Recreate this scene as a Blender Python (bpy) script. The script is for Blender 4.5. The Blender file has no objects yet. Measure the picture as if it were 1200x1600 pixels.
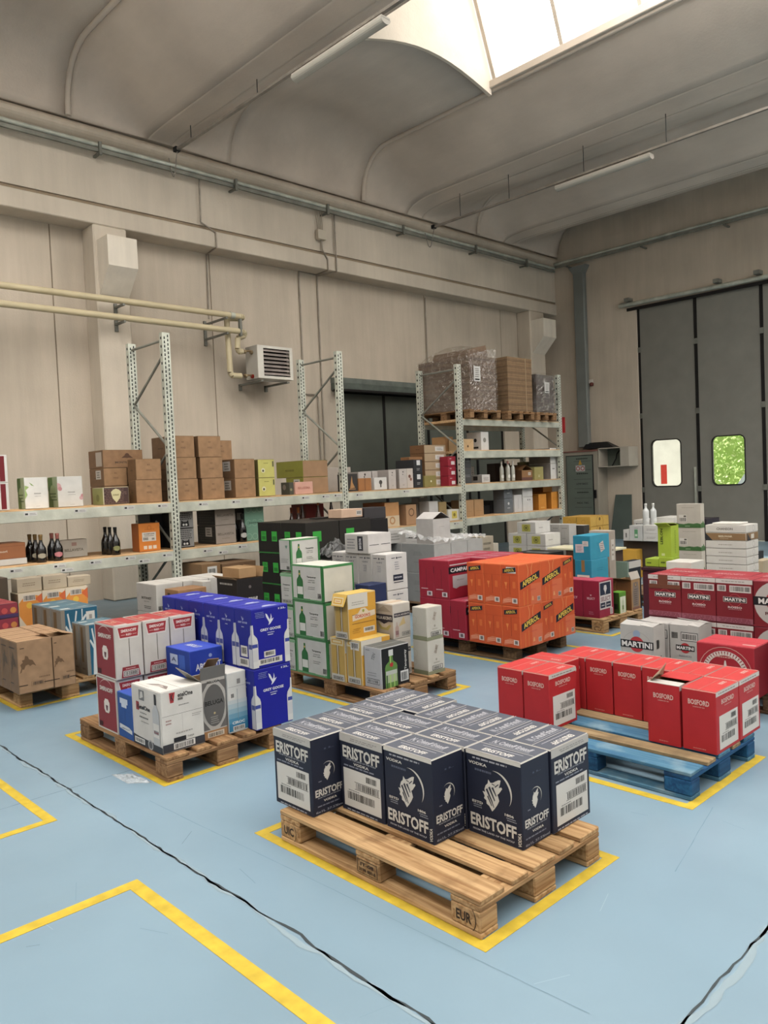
import bpy, math, random
from mathutils import Matrix, Vector
SC = bpy.context.scene
COL = SC.collection
RND = random.Random(7)

# ------------------------------------------------------------------ camera
cam_data = bpy.data.cameras.new('camera')
cam = bpy.data.objects.new('camera', cam_data)
COL.objects.link(cam)
cam.matrix_world = Matrix(((0.721087, 0.059536, -0.690282, 0.0),
                           (-0.691479, -0.000684, -0.722396, 0.0),
                           (-0.043481, 0.998226, 0.040674, 1.66),
                           (0, 0, 0, 1)))
cam_data.sensor_fit = 'VERTICAL'
cam_data.sensor_height = 36.0
cam_data.lens = 36.0 * 1224.77 / 1600.0
cam_data.clip_start = 0.05
cam_data.clip_end = 200
SC.camera = cam

# ------------------------------------------------------------------ light and exposure
SC.view_settings.view_transform = 'Standard'
SC.view_settings.look = 'None'
SC.view_settings.gamma = 1.0
SC.view_settings.use_curve_mapping = False
SC.view_settings.exposure = 0.0
world = bpy.data.worlds.new('daylight')
SC.world = world
world.use_nodes = True
wn = world.node_tree.nodes
wn['Background'].inputs['Color'].default_value = (1.0, 0.94, 0.86, 1)
wn['Background'].inputs['Strength'].default_value = 1.1
SKYLIGHT_STRENGTH = 4.0
sun_d = bpy.data.lights.new('sun', 'SUN')
sun_d.energy = 10.0
sun_d.angle = math.radians(3)
sun_d.color = (1.0, 0.95, 0.86)
sun = bpy.data.objects.new('sun', sun_d)
COL.objects.link(sun)
sun.rotation_euler = (math.radians(38), math.radians(-12), 0)   # shines on the yard outside the big door
sun.location = (25, 0, 20)

# ------------------------------------------------------------------ materials
def lin(h):
    c = [int(h[i:i+2], 16) / 255 for i in (0, 2, 4)]
    return tuple(x / 12.92 if x <= 0.04045 else ((x + 0.055) / 1.055) ** 2.4 for x in c)

MATS = {}
def mat(hexcol, rough=0.55, kind='card', metal=0.0, spec=0.3):
    key = (hexcol, rough, kind, metal)
    if key in MATS:
        return MATS[key]
    m = bpy.data.materials.new(kind + '_' + hexcol)
    m.use_nodes = True
    nt = m.node_tree
    b = nt.nodes['Principled BSDF']
    c = lin(hexcol)
    if kind in ('card', 'ink', 'kraft', 'tape'):      # swatches read off lit surfaces: one even cut, shading between faces stays
        g_ = .3 * c[0] + .6 * c[1] + .1 * c[2]
        c = tuple(.64 * (.92 * q + .08 * g_) for q in c)
    b.inputs['Base Color'].default_value = (*c, 1)
    b.inputs['Roughness'].default_value = rough
    b.inputs['Metallic'].default_value = metal
    b.inputs['Specular IOR Level'].default_value = spec
    if kind in ('card', 'paint', 'wall', 'metal', 'floor', 'kraft', 'roof', 'worn'):
        tc = nt.nodes.new('ShaderNodeTexCoord')
        n = nt.nodes.new('ShaderNodeTexNoise')
        n.inputs['Scale'].default_value = {'card': 9, 'paint': 2.5, 'wall': 0.9, 'metal': 5, 'floor': 0.8, 'kraft': 14, 'roof': 0.7, 'worn': 16}[kind]
        n.inputs['Detail'].default_value = 6
        amp = {'card': 0.06, 'paint': 0.08, 'wall': 0.10, 'metal': 0.22, 'floor': 0.10, 'kraft': 0.12, 'roof': 0.13, 'worn': 0.17}[kind]
        geo = kind in ('wall', 'floor', 'roof')
        if geo:
            g = nt.nodes.new('ShaderNodeNewGeometry')
            nt.links.new(g.outputs['Position'], n.inputs['Vector'])
        else:
            nt.links.new(tc.outputs['Object'], n.inputs['Vector'])
        mr = nt.nodes.new('ShaderNodeMapRange')
        mr.inputs['From Min'].default_value = 0.3
        mr.inputs['From Max'].default_value = 0.7
        mr.inputs['To Min'].default_value = 1 - amp
        mr.inputs['To Max'].default_value = 1 + amp
        nt.links.new(n.outputs['Fac'], mr.inputs['Value'])
        mx = nt.nodes.new('ShaderNodeVectorMath')
        mx.operation = 'SCALE'
        mx.inputs[0].default_value = c
        nt.links.new(mr.outputs['Result'], mx.inputs['Scale'])
        nt.links.new(mx.outputs['Vector'], b.inputs['Base Color'])
        if kind in ('wall', 'roof'):            # faint vertical weathering streaks and grime
            mp = nt.nodes.new('ShaderNodeMapping')
            mp.inputs['Scale'].default_value = (3.2, 3.2, 0.28) if kind == 'wall' else (1.2, .35, 1.2)
            nt.links.new(g.outputs['Position'], mp.inputs['Vector'])
            ns = nt.nodes.new('ShaderNodeTexNoise')
            ns.inputs['Scale'].default_value = 1.6
            ns.inputs['Detail'].default_value = 7
            ns.inputs['Roughness'].default_value = 0.65
            nt.links.new(mp.outputs['Vector'], ns.inputs['Vector'])
            ms = nt.nodes.new('ShaderNodeMapRange')
            ms.inputs['From Min'].default_value = 0.35
            ms.inputs['From Max'].default_value = 0.75
            ms.inputs['To Min'].default_value = 1.05
            ms.inputs['To Max'].default_value = 0.91
            nt.links.new(ns.outputs['Fac'], ms.inputs['Value'])
            mm = nt.nodes.new('ShaderNodeVectorMath')
            mm.operation = 'SCALE'
            nt.links.new(mx.outputs['Vector'], mm.inputs[0])
            nt.links.new(ms.outputs['Result'], mm.inputs['Scale'])
            nt.links.new(mm.outputs['Vector'], b.inputs['Base Color'])
        if kind in ('floor', 'wall', 'roof', 'metal'):
            n2 = nt.nodes.new('ShaderNodeTexNoise')
            n2.inputs['Scale'].default_value = {'floor': 3.0, 'wall': 40, 'roof': 30, 'metal': 20}[kind]
            n2.inputs['Detail'].default_value = 8
            nt.links.new((g.outputs['Position'] if geo else tc.outputs['Object']), n2.inputs['Vector'])
            bp = nt.nodes.new('ShaderNodeBump')
            bp.inputs['Strength'].default_value = {'floor': 0.04, 'wall': 0.12, 'roof': 0.12, 'metal': 0.1}[kind]
            bp.inputs['Distance'].default_value = 0.02
            nt.links.new(n2.outputs['Fac'], bp.inputs['Height'])
            nt.links.new(bp.outputs['Normal'], b.inputs['Normal'])
            if kind == 'floor':
                r2 = nt.nodes.new('ShaderNodeMapRange')
                r2.inputs['To Min'].default_value = rough - 0.10
                r2.inputs['To Max'].default_value = rough + 0.12
                nt.links.new(n2.outputs['Fac'], r2.inputs['Value'])
                nt.links.new(r2.outputs['Result'], b.inputs['Roughness'])
    MATS[key] = m
    return m

def wood_mat(name, c1, c2, stain, axis):
    m = bpy.data.materials.new(name)
    m.use_nodes = True
    nt = m.node_tree
    b = nt.nodes['Principled BSDF']
    b.inputs['Roughness'].default_value = 0.75
    b.inputs['Specular IOR Level'].default_value = 0.2
    tc = nt.nodes.new('ShaderNodeTexCoord')
    mp = nt.nodes.new('ShaderNodeMapping')
    s = [45, 45, 45]
    s[axis] = 2.2
    mp.inputs['Scale'].default_value = s
    oi = nt.nodes.new('ShaderNodeObjectInfo')
    ad = nt.nodes.new('ShaderNodeVectorMath')
    ad.operation = 'ADD'
    sc2 = nt.nodes.new('ShaderNodeVectorMath')
    sc2.operation = 'SCALE'
    sc2.inputs[0].default_value = (5, 7, 9)
    nt.links.new(oi.outputs['Random'], sc2.inputs['Scale'])
    nt.links.new(tc.outputs['Object'], ad.inputs[0])
    nt.links.new(sc2.outputs['Vector'], ad.inputs[1])
    nt.links.new(ad.outputs['Vector'], mp.inputs['Vector'])
    n = nt.nodes.new('ShaderNodeTexNoise')
    n.inputs['Scale'].default_value = 1.0
    n.inputs['Detail'].default_value = 8
    n.inputs['Distortion'].default_value = 0.6
    nt.links.new(mp.outputs['Vector'], n.inputs['Vector'])
    cr = nt.nodes.new('ShaderNodeValToRGB')
    cr.color_ramp.elements[0].position = 0.33
    cr.color_ramp.elements[0].color = (*lin(c2), 1)
    cr.color_ramp.elements[1].position = 0.62
    cr.color_ramp.elements[1].color = (*lin(c1), 1)
    nt.links.new(n.outputs['Fac'], cr.inputs['Fac'])
    n3 = nt.nodes.new('ShaderNodeTexNoise')
    n3.inputs['Scale'].default_value = 5
    n3.inputs['Detail'].default_value = 4
    nt.links.new(ad.outputs['Vector'], n3.inputs['Vector'])
    r3 = nt.nodes.new('ShaderNodeValToRGB')
    r3.color_ramp.elements[0].position = 0.55
    r3.color_ramp.elements[0].color = (0, 0, 0, 1)
    r3.color_ramp.elements[1].position = 0.8
    r3.color_ramp.elements[1].color = (1, 1, 1, 1)
    nt.links.new(n3.outputs['Fac'], r3.inputs['Fac'])
    mx = nt.nodes.new('ShaderNodeMix')
    mx.data_type = 'RGBA'
    nt.links.new(r3.outputs['Color'], mx.inputs['Factor'])
    nt.links.new(cr.outputs['Color'], mx.inputs[6])
    mx.inputs[7].default_value = (*lin(stain), 1)
    # per-board brightness
    br = nt.nodes.new('ShaderNodeMapRange')
    br.inputs['To Min'].default_value = 0.78
    br.inputs['To Max'].default_value = 1.15
    nt.links.new(oi.outputs['Random'], br.inputs['Value'])
    vm = nt.nodes.new('ShaderNodeVectorMath')
    vm.operation = 'SCALE'
    nt.links.new(mx.outputs[2], vm.inputs[0])
    nt.links.new(br.outputs['Result'], vm.inputs['Scale'])
    nt.links.new(vm.outputs['Vector'], b.inputs['Base Color'])
    bp = nt.nodes.new('ShaderNodeBump')
    bp.inputs['Strength'].default_value = 0.25
    bp.inputs['Distance'].default_value = 0.004
    nt.links.new(n.outputs['Fac'], bp.inputs['Height'])
    nt.links.new(bp.outputs['Normal'], b.inputs['Normal'])
    return m

def emit_mat(name, color, strength):
    m = bpy.data.materials.new(name)
    m.use_nodes = True
    nt = m.node_tree
    nt.nodes.remove(nt.nodes['Principled BSDF'])
    e = nt.nodes.new('ShaderNodeEmission')
    e.inputs['Color'].default_value = (*color, 1)
    e.inputs['Strength'].default_value = strength
    nt.links.new(e.outputs['Emission'], nt.nodes['Material Output'].inputs['Surface'])
    return m

def clear_mat(name, tint, rough, fac, alpha_noise=False):
    """thin clear sheet: mostly see-through, with glossy highlights"""
    m = bpy.data.materials.new(name)
    m.use_nodes = True
    nt = m.node_tree
    nt.nodes.remove(nt.nodes['Principled BSDF'])
    t = nt.nodes.new('ShaderNodeBsdfTransparent')
    t.inputs['Color'].default_value = (*tint, 1)
    g = nt.nodes.new('ShaderNodeBsdfGlossy')
    g.inputs['Roughness'].default_value = rough
    g.inputs['Color'].default_value = (1, 1, 1, 1)
    mx = nt.nodes.new('ShaderNodeMixShader')
    mx.inputs['Fac'].default_value = fac
    nt.links.new(t.outputs['BSDF'], mx.inputs[1])
    nt.links.new(g.outputs['BSDF'], mx.inputs[2])
    if alpha_noise:
        tc = nt.nodes.new('ShaderNodeTexCoord')
        n = nt.nodes.new('ShaderNodeTexNoise')
        n.inputs['Scale'].default_value = 9
        n.inputs['Detail'].default_value = 6
        n.inputs['Distortion'].default_value = 2.5
        nt.links.new(tc.outputs['Object'], n.inputs['Vector'])
        bp = nt.nodes.new('ShaderNodeBump')
        bp.inputs['Strength'].default_value = 1.0
        bp.inputs['Distance'].default_value = 0.05
        nt.links.new(n.outputs['Fac'], bp.inputs['Height'])
        nt.links.new(bp.outputs['Normal'], g.inputs['Normal'])
    nt.links.new(mx.outputs['Shader'], nt.nodes['Material Output'].inputs['Surface'])
    return m

# ------------------------------------------------------------------ mesh builder
class MB:
    """collects faces of one mesh"""
    def __init__(self):
        self.v = []; self.f = []; self.mi = []; self.mats = []; self.sm = []
    def m(self, material):
        if material not in self.mats:
            self.mats.append(material)
        return self.mats.index(material)
    def face(self, pts, material, smooth=False):
        k = len(self.v)
        self.v += [tuple(p) for p in pts]
        self.f.append(tuple(range(k, k + len(pts))))
        self.mi.append(self.m(material)); self.sm.append(smooth)
    def faces(self, verts, faces, material, smooth=False):
        k = len(self.v)
        self.v += [tuple(p) for p in verts]
        i = self.m(material)
        for f in faces:
            self.f.append(tuple(k + a for a in f)); self.mi.append(i); self.sm.append(smooth)
    def hexa(self, p, material):
        """p: 8 corners, bottom four (counter-clockwise from above) then top four"""
        self.faces(p, [(3, 2, 1, 0), (4, 5, 6, 7), (0, 1, 5, 4), (1, 2, 6, 5), (2, 3, 7, 6), (3, 0, 4, 7)], material)
    def box(self, x0, y0, z0, x1, y1, z1, material, c=0.0):
        if x1 < x0: x0, x1 = x1, x0
        if y1 < y0: y0, y1 = y1, y0
        if z1 < z0: z0, z1 = z1, z0
        if c <= 0:
            self.hexa([(x0, y0, z0), (x1, y0, z0), (x1, y1, z0), (x0, y1, z0),
                       (x0, y0, z1), (x1, y0, z1), (x1, y1, z1), (x0, y1, z1)], material)
        else:
            self.cbox(x0, y0, z0, x1, y1, z1, c, {k: material for k in 'LRTBEWX'})
    def cbox(self, x0, y0, z0, x1, y1, z1, c, ms):
        """box with chamfered edges; ms: material per face (L -x, R -y, E +x, W +y, T, B, X edges)"""
        lo = (x0, y0, z0); hi = (x1, y1, z1)
        def P(sx, sy, sz, a):
            r = []
            for i, s in enumerate((sx, sy, sz)):
                q = lo[i] if s < 0 else hi[i]
                if i != a:
                    q += c if s < 0 else -c
                r.append(q)
            return tuple(r)
        ctr = Vector([(lo[i] + hi[i]) / 2 for i in range(3)])
        def add(pts, mt):
            a, b2, c2 = Vector(pts[0]), Vector(pts[1]), Vector(pts[2])
            n = (b2 - a).cross(c2 - a)
            mid = sum((Vector(p) for p in pts), Vector()) / len(pts)
            if n.dot(mid - ctr) < 0:
                pts = pts[::-1]
            self.face(pts, mt)
        for a, s, k in ((0, -1, 'L'), (0, 1, 'E'), (1, -1, 'R'), (1, 1, 'W'), (2, -1, 'B'), (2, 1, 'T')):
            o = [i for i in range(3) if i != a]
            q = []
            for u, w in ((-1, -1), (1, -1), (1, 1), (-1, 1)):
                t = [0, 0, 0]; t[a] = s; t[o[0]] = u; t[o[1]] = w
                q.append(P(*t, a))
            add(q, ms[k])
        for a in range(3):
            o = [i for i in range(3) if i != a]
            for u in (-1, 1):
                for w in (-1, 1):
                    q = []
                    for s, face_ax in ((-1, o[0]), (1, o[0]), (1, o[1]), (-1, o[1])):
                        t = [0, 0, 0]; t[a] = s; t[o[0]] = u; t[o[1]] = w
                        q.append(P(*t, face_ax))
                    add(q, ms['X'] if a != 2 else ms.get('V', ms['X']))
        for sx in (-1, 1):
            for sy in (-1, 1):
                for sz in (-1, 1):
                    add([P(sx, sy, sz, 0), P(sx, sy, sz, 1), P(sx, sy, sz, 2)], ms['X'])
    def tube(self, a, b, r, material, n=12, r2=None, caps=True):
        a = Vector(a); b = Vector(b); d = (b - a).normalized()
        up = Vector((0, 0, 1)) if abs(d.z) < 0.95 else Vector((1, 0, 0))
        u = d.cross(up).normalized(); w = u.cross(d)
        r2 = r if r2 is None else r2
        vs = []
        for k in range(n):
            t = 2 * math.pi * k / n
            o = u * math.cos(t) + w * math.sin(t)
            vs.append(a + o * r); vs.append(b + o * r2)
        fs = [(2 * k, 2 * k + 1, (2 * k + 3) % (2 * n), (2 * k + 2) % (2 * n)) for k in range(n)]
        self.faces(vs, fs, material, True)
        if caps:
            self.faces(vs, [tuple(2 * k for k in range(n)), tuple(2 * k + 1 for k in range(n))][::1], material)
    def path(self, pts, r, material, n=10):
        for i in range(len(pts) - 1):
            self.tube(pts[i], pts[i + 1], r, material, n)
    def lathe(self, prof, material, n=18, c=(0, 0), matz=None):
        k0 = len(self.v)
        for r, z in prof:
            for k in range(n):
                t = 2 * math.pi * k / n
                self.v.append((c[0] + r * math.cos(t), c[1] + r * math.sin(t), z))
        for i in range(len(prof) - 1):
            zm = (prof[i][1] + prof[i + 1][1]) / 2
            mt = matz(zm) if matz else material
            mi = self.m(mt)
            for k in range(n):
                self.f.append((k0 + i * n + k, k0 + i * n + (k + 1) % n, k0 + (i + 1) * n + (k + 1) % n, k0 + (i + 1) * n + k))
                self.mi.append(mi); self.sm.append(True)
    def mesh(self, name):
        me = bpy.data.meshes.new(name)
        me.from_pydata([tuple(map(float, p)) for p in self.v], [], self.f)
        for mt in self.mats:
            me.materials.append(mt)
        me.polygons.foreach_set('material_index', self.mi)
        me.polygons.foreach_set('use_smooth', self.sm)
        me.update()
        return me
    def build(self, name, parent=None, loc=(0, 0, 0), rz=0.0):
        o = bpy.data.objects.new(name, self.mesh(name))
        COL.objects.link(o)
        o.location = loc; o.rotation_euler = (0, 0, rz)
        if parent is not None:
            o.parent = parent
        return o

def link(name, me, parent=None, loc=(0, 0, 0), rz=0.0):
    o = bpy.data.objects.new(name, me)
    COL.objects.link(o)
    o.location = loc; o.rotation_euler = (0, 0, rz)
    if parent is not None:
        o.parent = parent
    return o
def empty(name, loc, rz=0.0):
    return link(name, None, None, loc, rz)
def tag(o, label, cat, group=None, kind=None):
    o['label'] = label; o['category'] = cat
    if group: o['group'] = group
    if kind: o['kind'] = kind
    return o
def struct(o):
    o['kind'] = 'structure'
    return o

# ------------------------------------------------------------------ lettering
_TXT = {}
def text_shape(s, bold=0.012):
    key = (s, bold)
    if key not in _TXT:
        cu = bpy.data.curves.new('lettering', 'FONT')
        cu.body = s; cu.size = 1.0; cu.offset = bold; cu.resolution_u = 2
        o = bpy.data.objects.new('lettering', cu)
        COL.objects.link(o)
        dg = bpy.context.evaluated_depsgraph_get()
        me = o.evaluated_get(dg).to_mesh()
        vs = [(v.co.x, v.co.y) for v in me.vertices]
        fs = [tuple(p.vertices) for p in me.polygons]
        o.evaluated_get(dg).to_mesh_clear()
        bpy.data.objects.remove(o); bpy.data.curves.remove(cu)
        xs = [v[0] for v in vs]; ys = [v[1] for v in vs]
        x0, x1, y0, y1 = min(xs), max(xs), min(ys), max(ys)
        _TXT[key] = ([((x - x0) / (x1 - x0), (y - y0) / (y1 - y0)) for x, y in vs], fs, (x1 - x0) / (y1 - y0))
    return _TXT[key]

# ------------------------------------------------------------------ printed cartons
WOLF = [(.44,0),(.56,.10),(.70,.24),(.80,.38),(.76,.48),(.72,.55),(.80,.60),(.96,.76),(.92,.80),(.80,.76),(.86,.88),(.90,1),(.80,.99),(.66,.93),(.52,.86),(.40,.84),(.30,.92),(.27,.80),(.16,.72),(.10,.60),(.13,.52),(.0,.52),(.10,.40),(.06,.32),(.17,.28),(.18,.18),(.30,.14)]
BIRD = [(0,1),(.2,.9),(.42,.55),(.5,.42),(.62,.62),(.66,.95),(.74,.66),(.72,.46),(1,.55),(.8,.32),(.55,.12),(.3,0),(.42,.22),(.3,.4),(.08,.7)]
EAGLE = [(.05,0),(.15,.3),(.1,.5),(.25,.62),(.2,.75),(.35,.78),(.4,1),(.55,.93),(.6,.75),(.8,.68),(1,.30),(.8,.42),(.65,.35),(.55,.45),(.4,.42),(.3,.2),(.2,.22),(.15,.05)]
BOTTLE = [(0,0),(1,0),(1,.60),(.93,.68),(.66,.78),(.62,.99),(.38,.99),(.34,.78),(.07,.68),(0,.60)]
HEART = [(.5,0),(.1,.5),(0,.78),(.2,1),(.5,.8),(.8,1),(1,.78),(.9,.5)]

class Face:
    """frame of a carton face: origin, unit u, unit v, width, height, outward normal"""
    def __init__(self, o, u, v, w, h):
        self.o = Vector(o); self.u = Vector(u); self.v = Vector(v); self.w = w; self.h = h
        self.n = self.u.cross(self.v)
    def p(self, a, b, d):
        return self.o + self.u * (a * self.w) + self.v * (b * self.h) + self.n * d

def clip_poly(pts):
    """keeps the part of a printed shape that lies on the face"""
    for ax, lim, sg in ((0, 0.0, 1), (0, 1.0, -1), (1, 0.0, 1), (1, 1.0, -1)):
        out = []
        for i in range(len(pts)):
            a, b = pts[i - 1], pts[i]
            da, db = (a[ax] - lim) * sg, (b[ax] - lim) * sg
            if (da >= 0) != (db >= 0):
                t = da / (da - db)
                out.append((a[0] + (b[0] - a[0]) * t, a[1] + (b[1] - a[1]) * t))
            if db >= 0:
                out.append(b)
        pts = out
        if len(pts) < 3:
            return []
    return pts

def bars(mb, fr, u0, v0, u1, v1, d, seed, col='1b1b1b'):
    r = random.Random(seed); k = mat(col, 0.6, 'ink')
    u = u0
    step = (u1 - u0) / 34
    while u < u1 - step:
        w = step * r.choice((.5, .5, 1, 1.5))
        mb.face([fr.p(u, v0, d), fr.p(min(u + w, u1), v0, d), fr.p(min(u + w, u1), v1, d), fr.p(u, v1, d)], k)
        u += w + step * r.choice((.4, .6, 1))

def draw(mb, fr, els, d0=0.0006, seed=1):
    """prints flat elements on a carton face; each later one lies a hair further out"""
    d = d0
    for e in els:
        t = e[0]; d += 0.00018
        ink = lambda c: mat(c, 0.5, 'ink')
        if t == 'r':
            _, a, b, c, g, col = e
            mb.face([fr.p(a, b, d), fr.p(c, b, d), fr.p(c, g, d), fr.p(a, g, d)], ink(col))
        elif t == 't':
            u, v, w, s, col = e[1:6]
            h = e[6] if len(e) > 6 else None
            rot = e[7] if len(e) > 7 else 0
            vs, fs, asp = text_shape(s, 0.030)
            W = w * (fr.h if rot in (90, -90) else fr.w); H = h * (fr.w if rot in (90, -90) else fr.h) if h else W / asp
            cu, cv = u * fr.w, v * fr.h
            cs, sn = math.cos(math.radians(rot)), math.sin(math.radians(rot))
            out = []
            for x, y in vs:
                X = (x - .5) * W; Yq = (y - .5) * H
                a = cu + X * cs - Yq * sn; b = cv + X * sn + Yq * cs
                out.append(fr.p(a / fr.w, b / fr.h, d))
            mb.faces(out, fs, ink(col))
        elif t in ('o', 'O', 'a'):
            if t == 'o': u, v, r1, col = e[1:]; r0 = 0; a0, a1 = 0, 360
            elif t == 'O': u, v, r0, r1, col = e[1:]; a0, a1 = 0, 360
            else: u, v, r0, r1, a0, a1, col = e[1:]
            n = 28; q = fr.w / fr.h; mt = ink(col)
            for k in range(n):
                t0 = math.radians(a0 + (a1 - a0) * k / n); t1 = math.radians(a0 + (a1 - a0) * (k + 1) / n)
                tap = lambda kk: 1.0 if t != 'a' else max(0.05, math.sin(math.pi * kk / n))
                ra, rb = r1 - (r1 - r0) * tap(k), r1 - (r1 - r0) * tap(k + 1)
                if t == 'o':
                    pts = [(0, t0), (r1, t0), (r1, t1)]
                else:
                    pts = [(ra, t0), (r1, t0), (r1, t1), (rb, t1)]
                pts = clip_poly([(u + rr * math.cos(tt), v + rr * math.sin(tt) * q) for rr, tt in pts])
                if pts: mb.face([fr.p(a, b, d) for a, b in pts], mt)
        elif t == 'p':
            _, pts, col = e
            pts = clip_poly(pts)
            if pts: mb.face([fr.p(a, b, d) for a, b in pts], ink(col))
        elif t == 's':                      # named shape: s, shape, u0, v0, w, h(in face widths), col
            _, sh, u, v, w, h, col = e
            q = fr.w / fr.h
            mb.face([fr.p(u + a * w, v + b * h * q, d) for a, b in sh], ink(col))
        elif t == 'l':
            _, a, b, c, g, n, col = e
            r = random.Random(seed + int(a * 100) + n); mt = ink(col)
            lh = (g - b) / n
            for i in range(n):
                y0 = b + lh * i + lh * .25; y1 = y0 + lh * .42
                u = a + (c - a) * r.uniform(0, .12)
                end = c - (c - a) * r.uniform(0, .2)
                while u < end:
                    w = (c - a) * r.uniform(.06, .16)
                    mb.face([fr.p(u, y0, d), fr.p(min(u + w, end), y0, d), fr.p(min(u + w, end), y1, d), fr.p(u, y1, d)], mt)
                    u += w + (c - a) * .025
        elif t == 'n':
            _, a, b, c, g = e
            bars(mb, fr, a, b, c, g, d, seed)
        elif t == 'bt':
            _, u, v, w, h, col, band = e
            for k_, (shape, cc) in enumerate(((BOTTLE, col), (((.06, .15), (.94, .15), (.94, .42), (.06, .42)), band))):
                q_ = clip_poly([(u + (a - .5) * w, v + b * h) for a, b in shape])
                if q_: mb.face([fr.p(a, b, d + .0001 * k_) for a, b in q_], ink(cc))

def barcode_panel(fr, e, parent, seed, d0=0.0012):
    """white sticker with bar code, its own part"""
    _, a, b, c, g = e[:5]
    mb = MB(); wht = mat('d9d6d0', 0.55, 'ink')
    P = fr.p
    q = [P(a, b, d0 - .0008), P(c, b, d0 - .0008), P(c, g, d0 - .0008), P(a, g, d0 - .0008)]
    t = [P(a, b, d0), P(c, b, d0), P(c, g, d0), P(a, g, d0)]
    mb.hexa(q + t, wht)
    W, H = c - a, g - b
    if len(e) > 5:      # tall panel with three codes
        bars(mb, fr, a + W * .62, b + H * .78, a + W * .90, b + H * .93, d0 + .0002, seed)
        bars(mb, fr, a + W * .34, b + H * .52, a + W * .94, b + H * .68, d0 + .0002, seed + 1)
        for vv in (.50, .69):
            draw(mb, fr, [('r', a + W * .30, b + H * vv, a + W * .97, b + H * (vv + .012), '1b1b1b')], d0 + .0001)
        bars(mb, fr, a + W * .10, b + H * .20, a + W * .84, b + H * .40, d0 + .0002, seed + 2)
        draw(mb, fr, [('l', a + W * .1, b + H * .42, a + W * .5, b + H * .47, 1, '777777')], d0 + .0001)
    else:
        bars(mb, fr, a + W * .1, b + H * .25, c - W * .1, g - H * .15, d0 + .0002, seed)
    return mb.build('barcode_label', parent)

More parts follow.
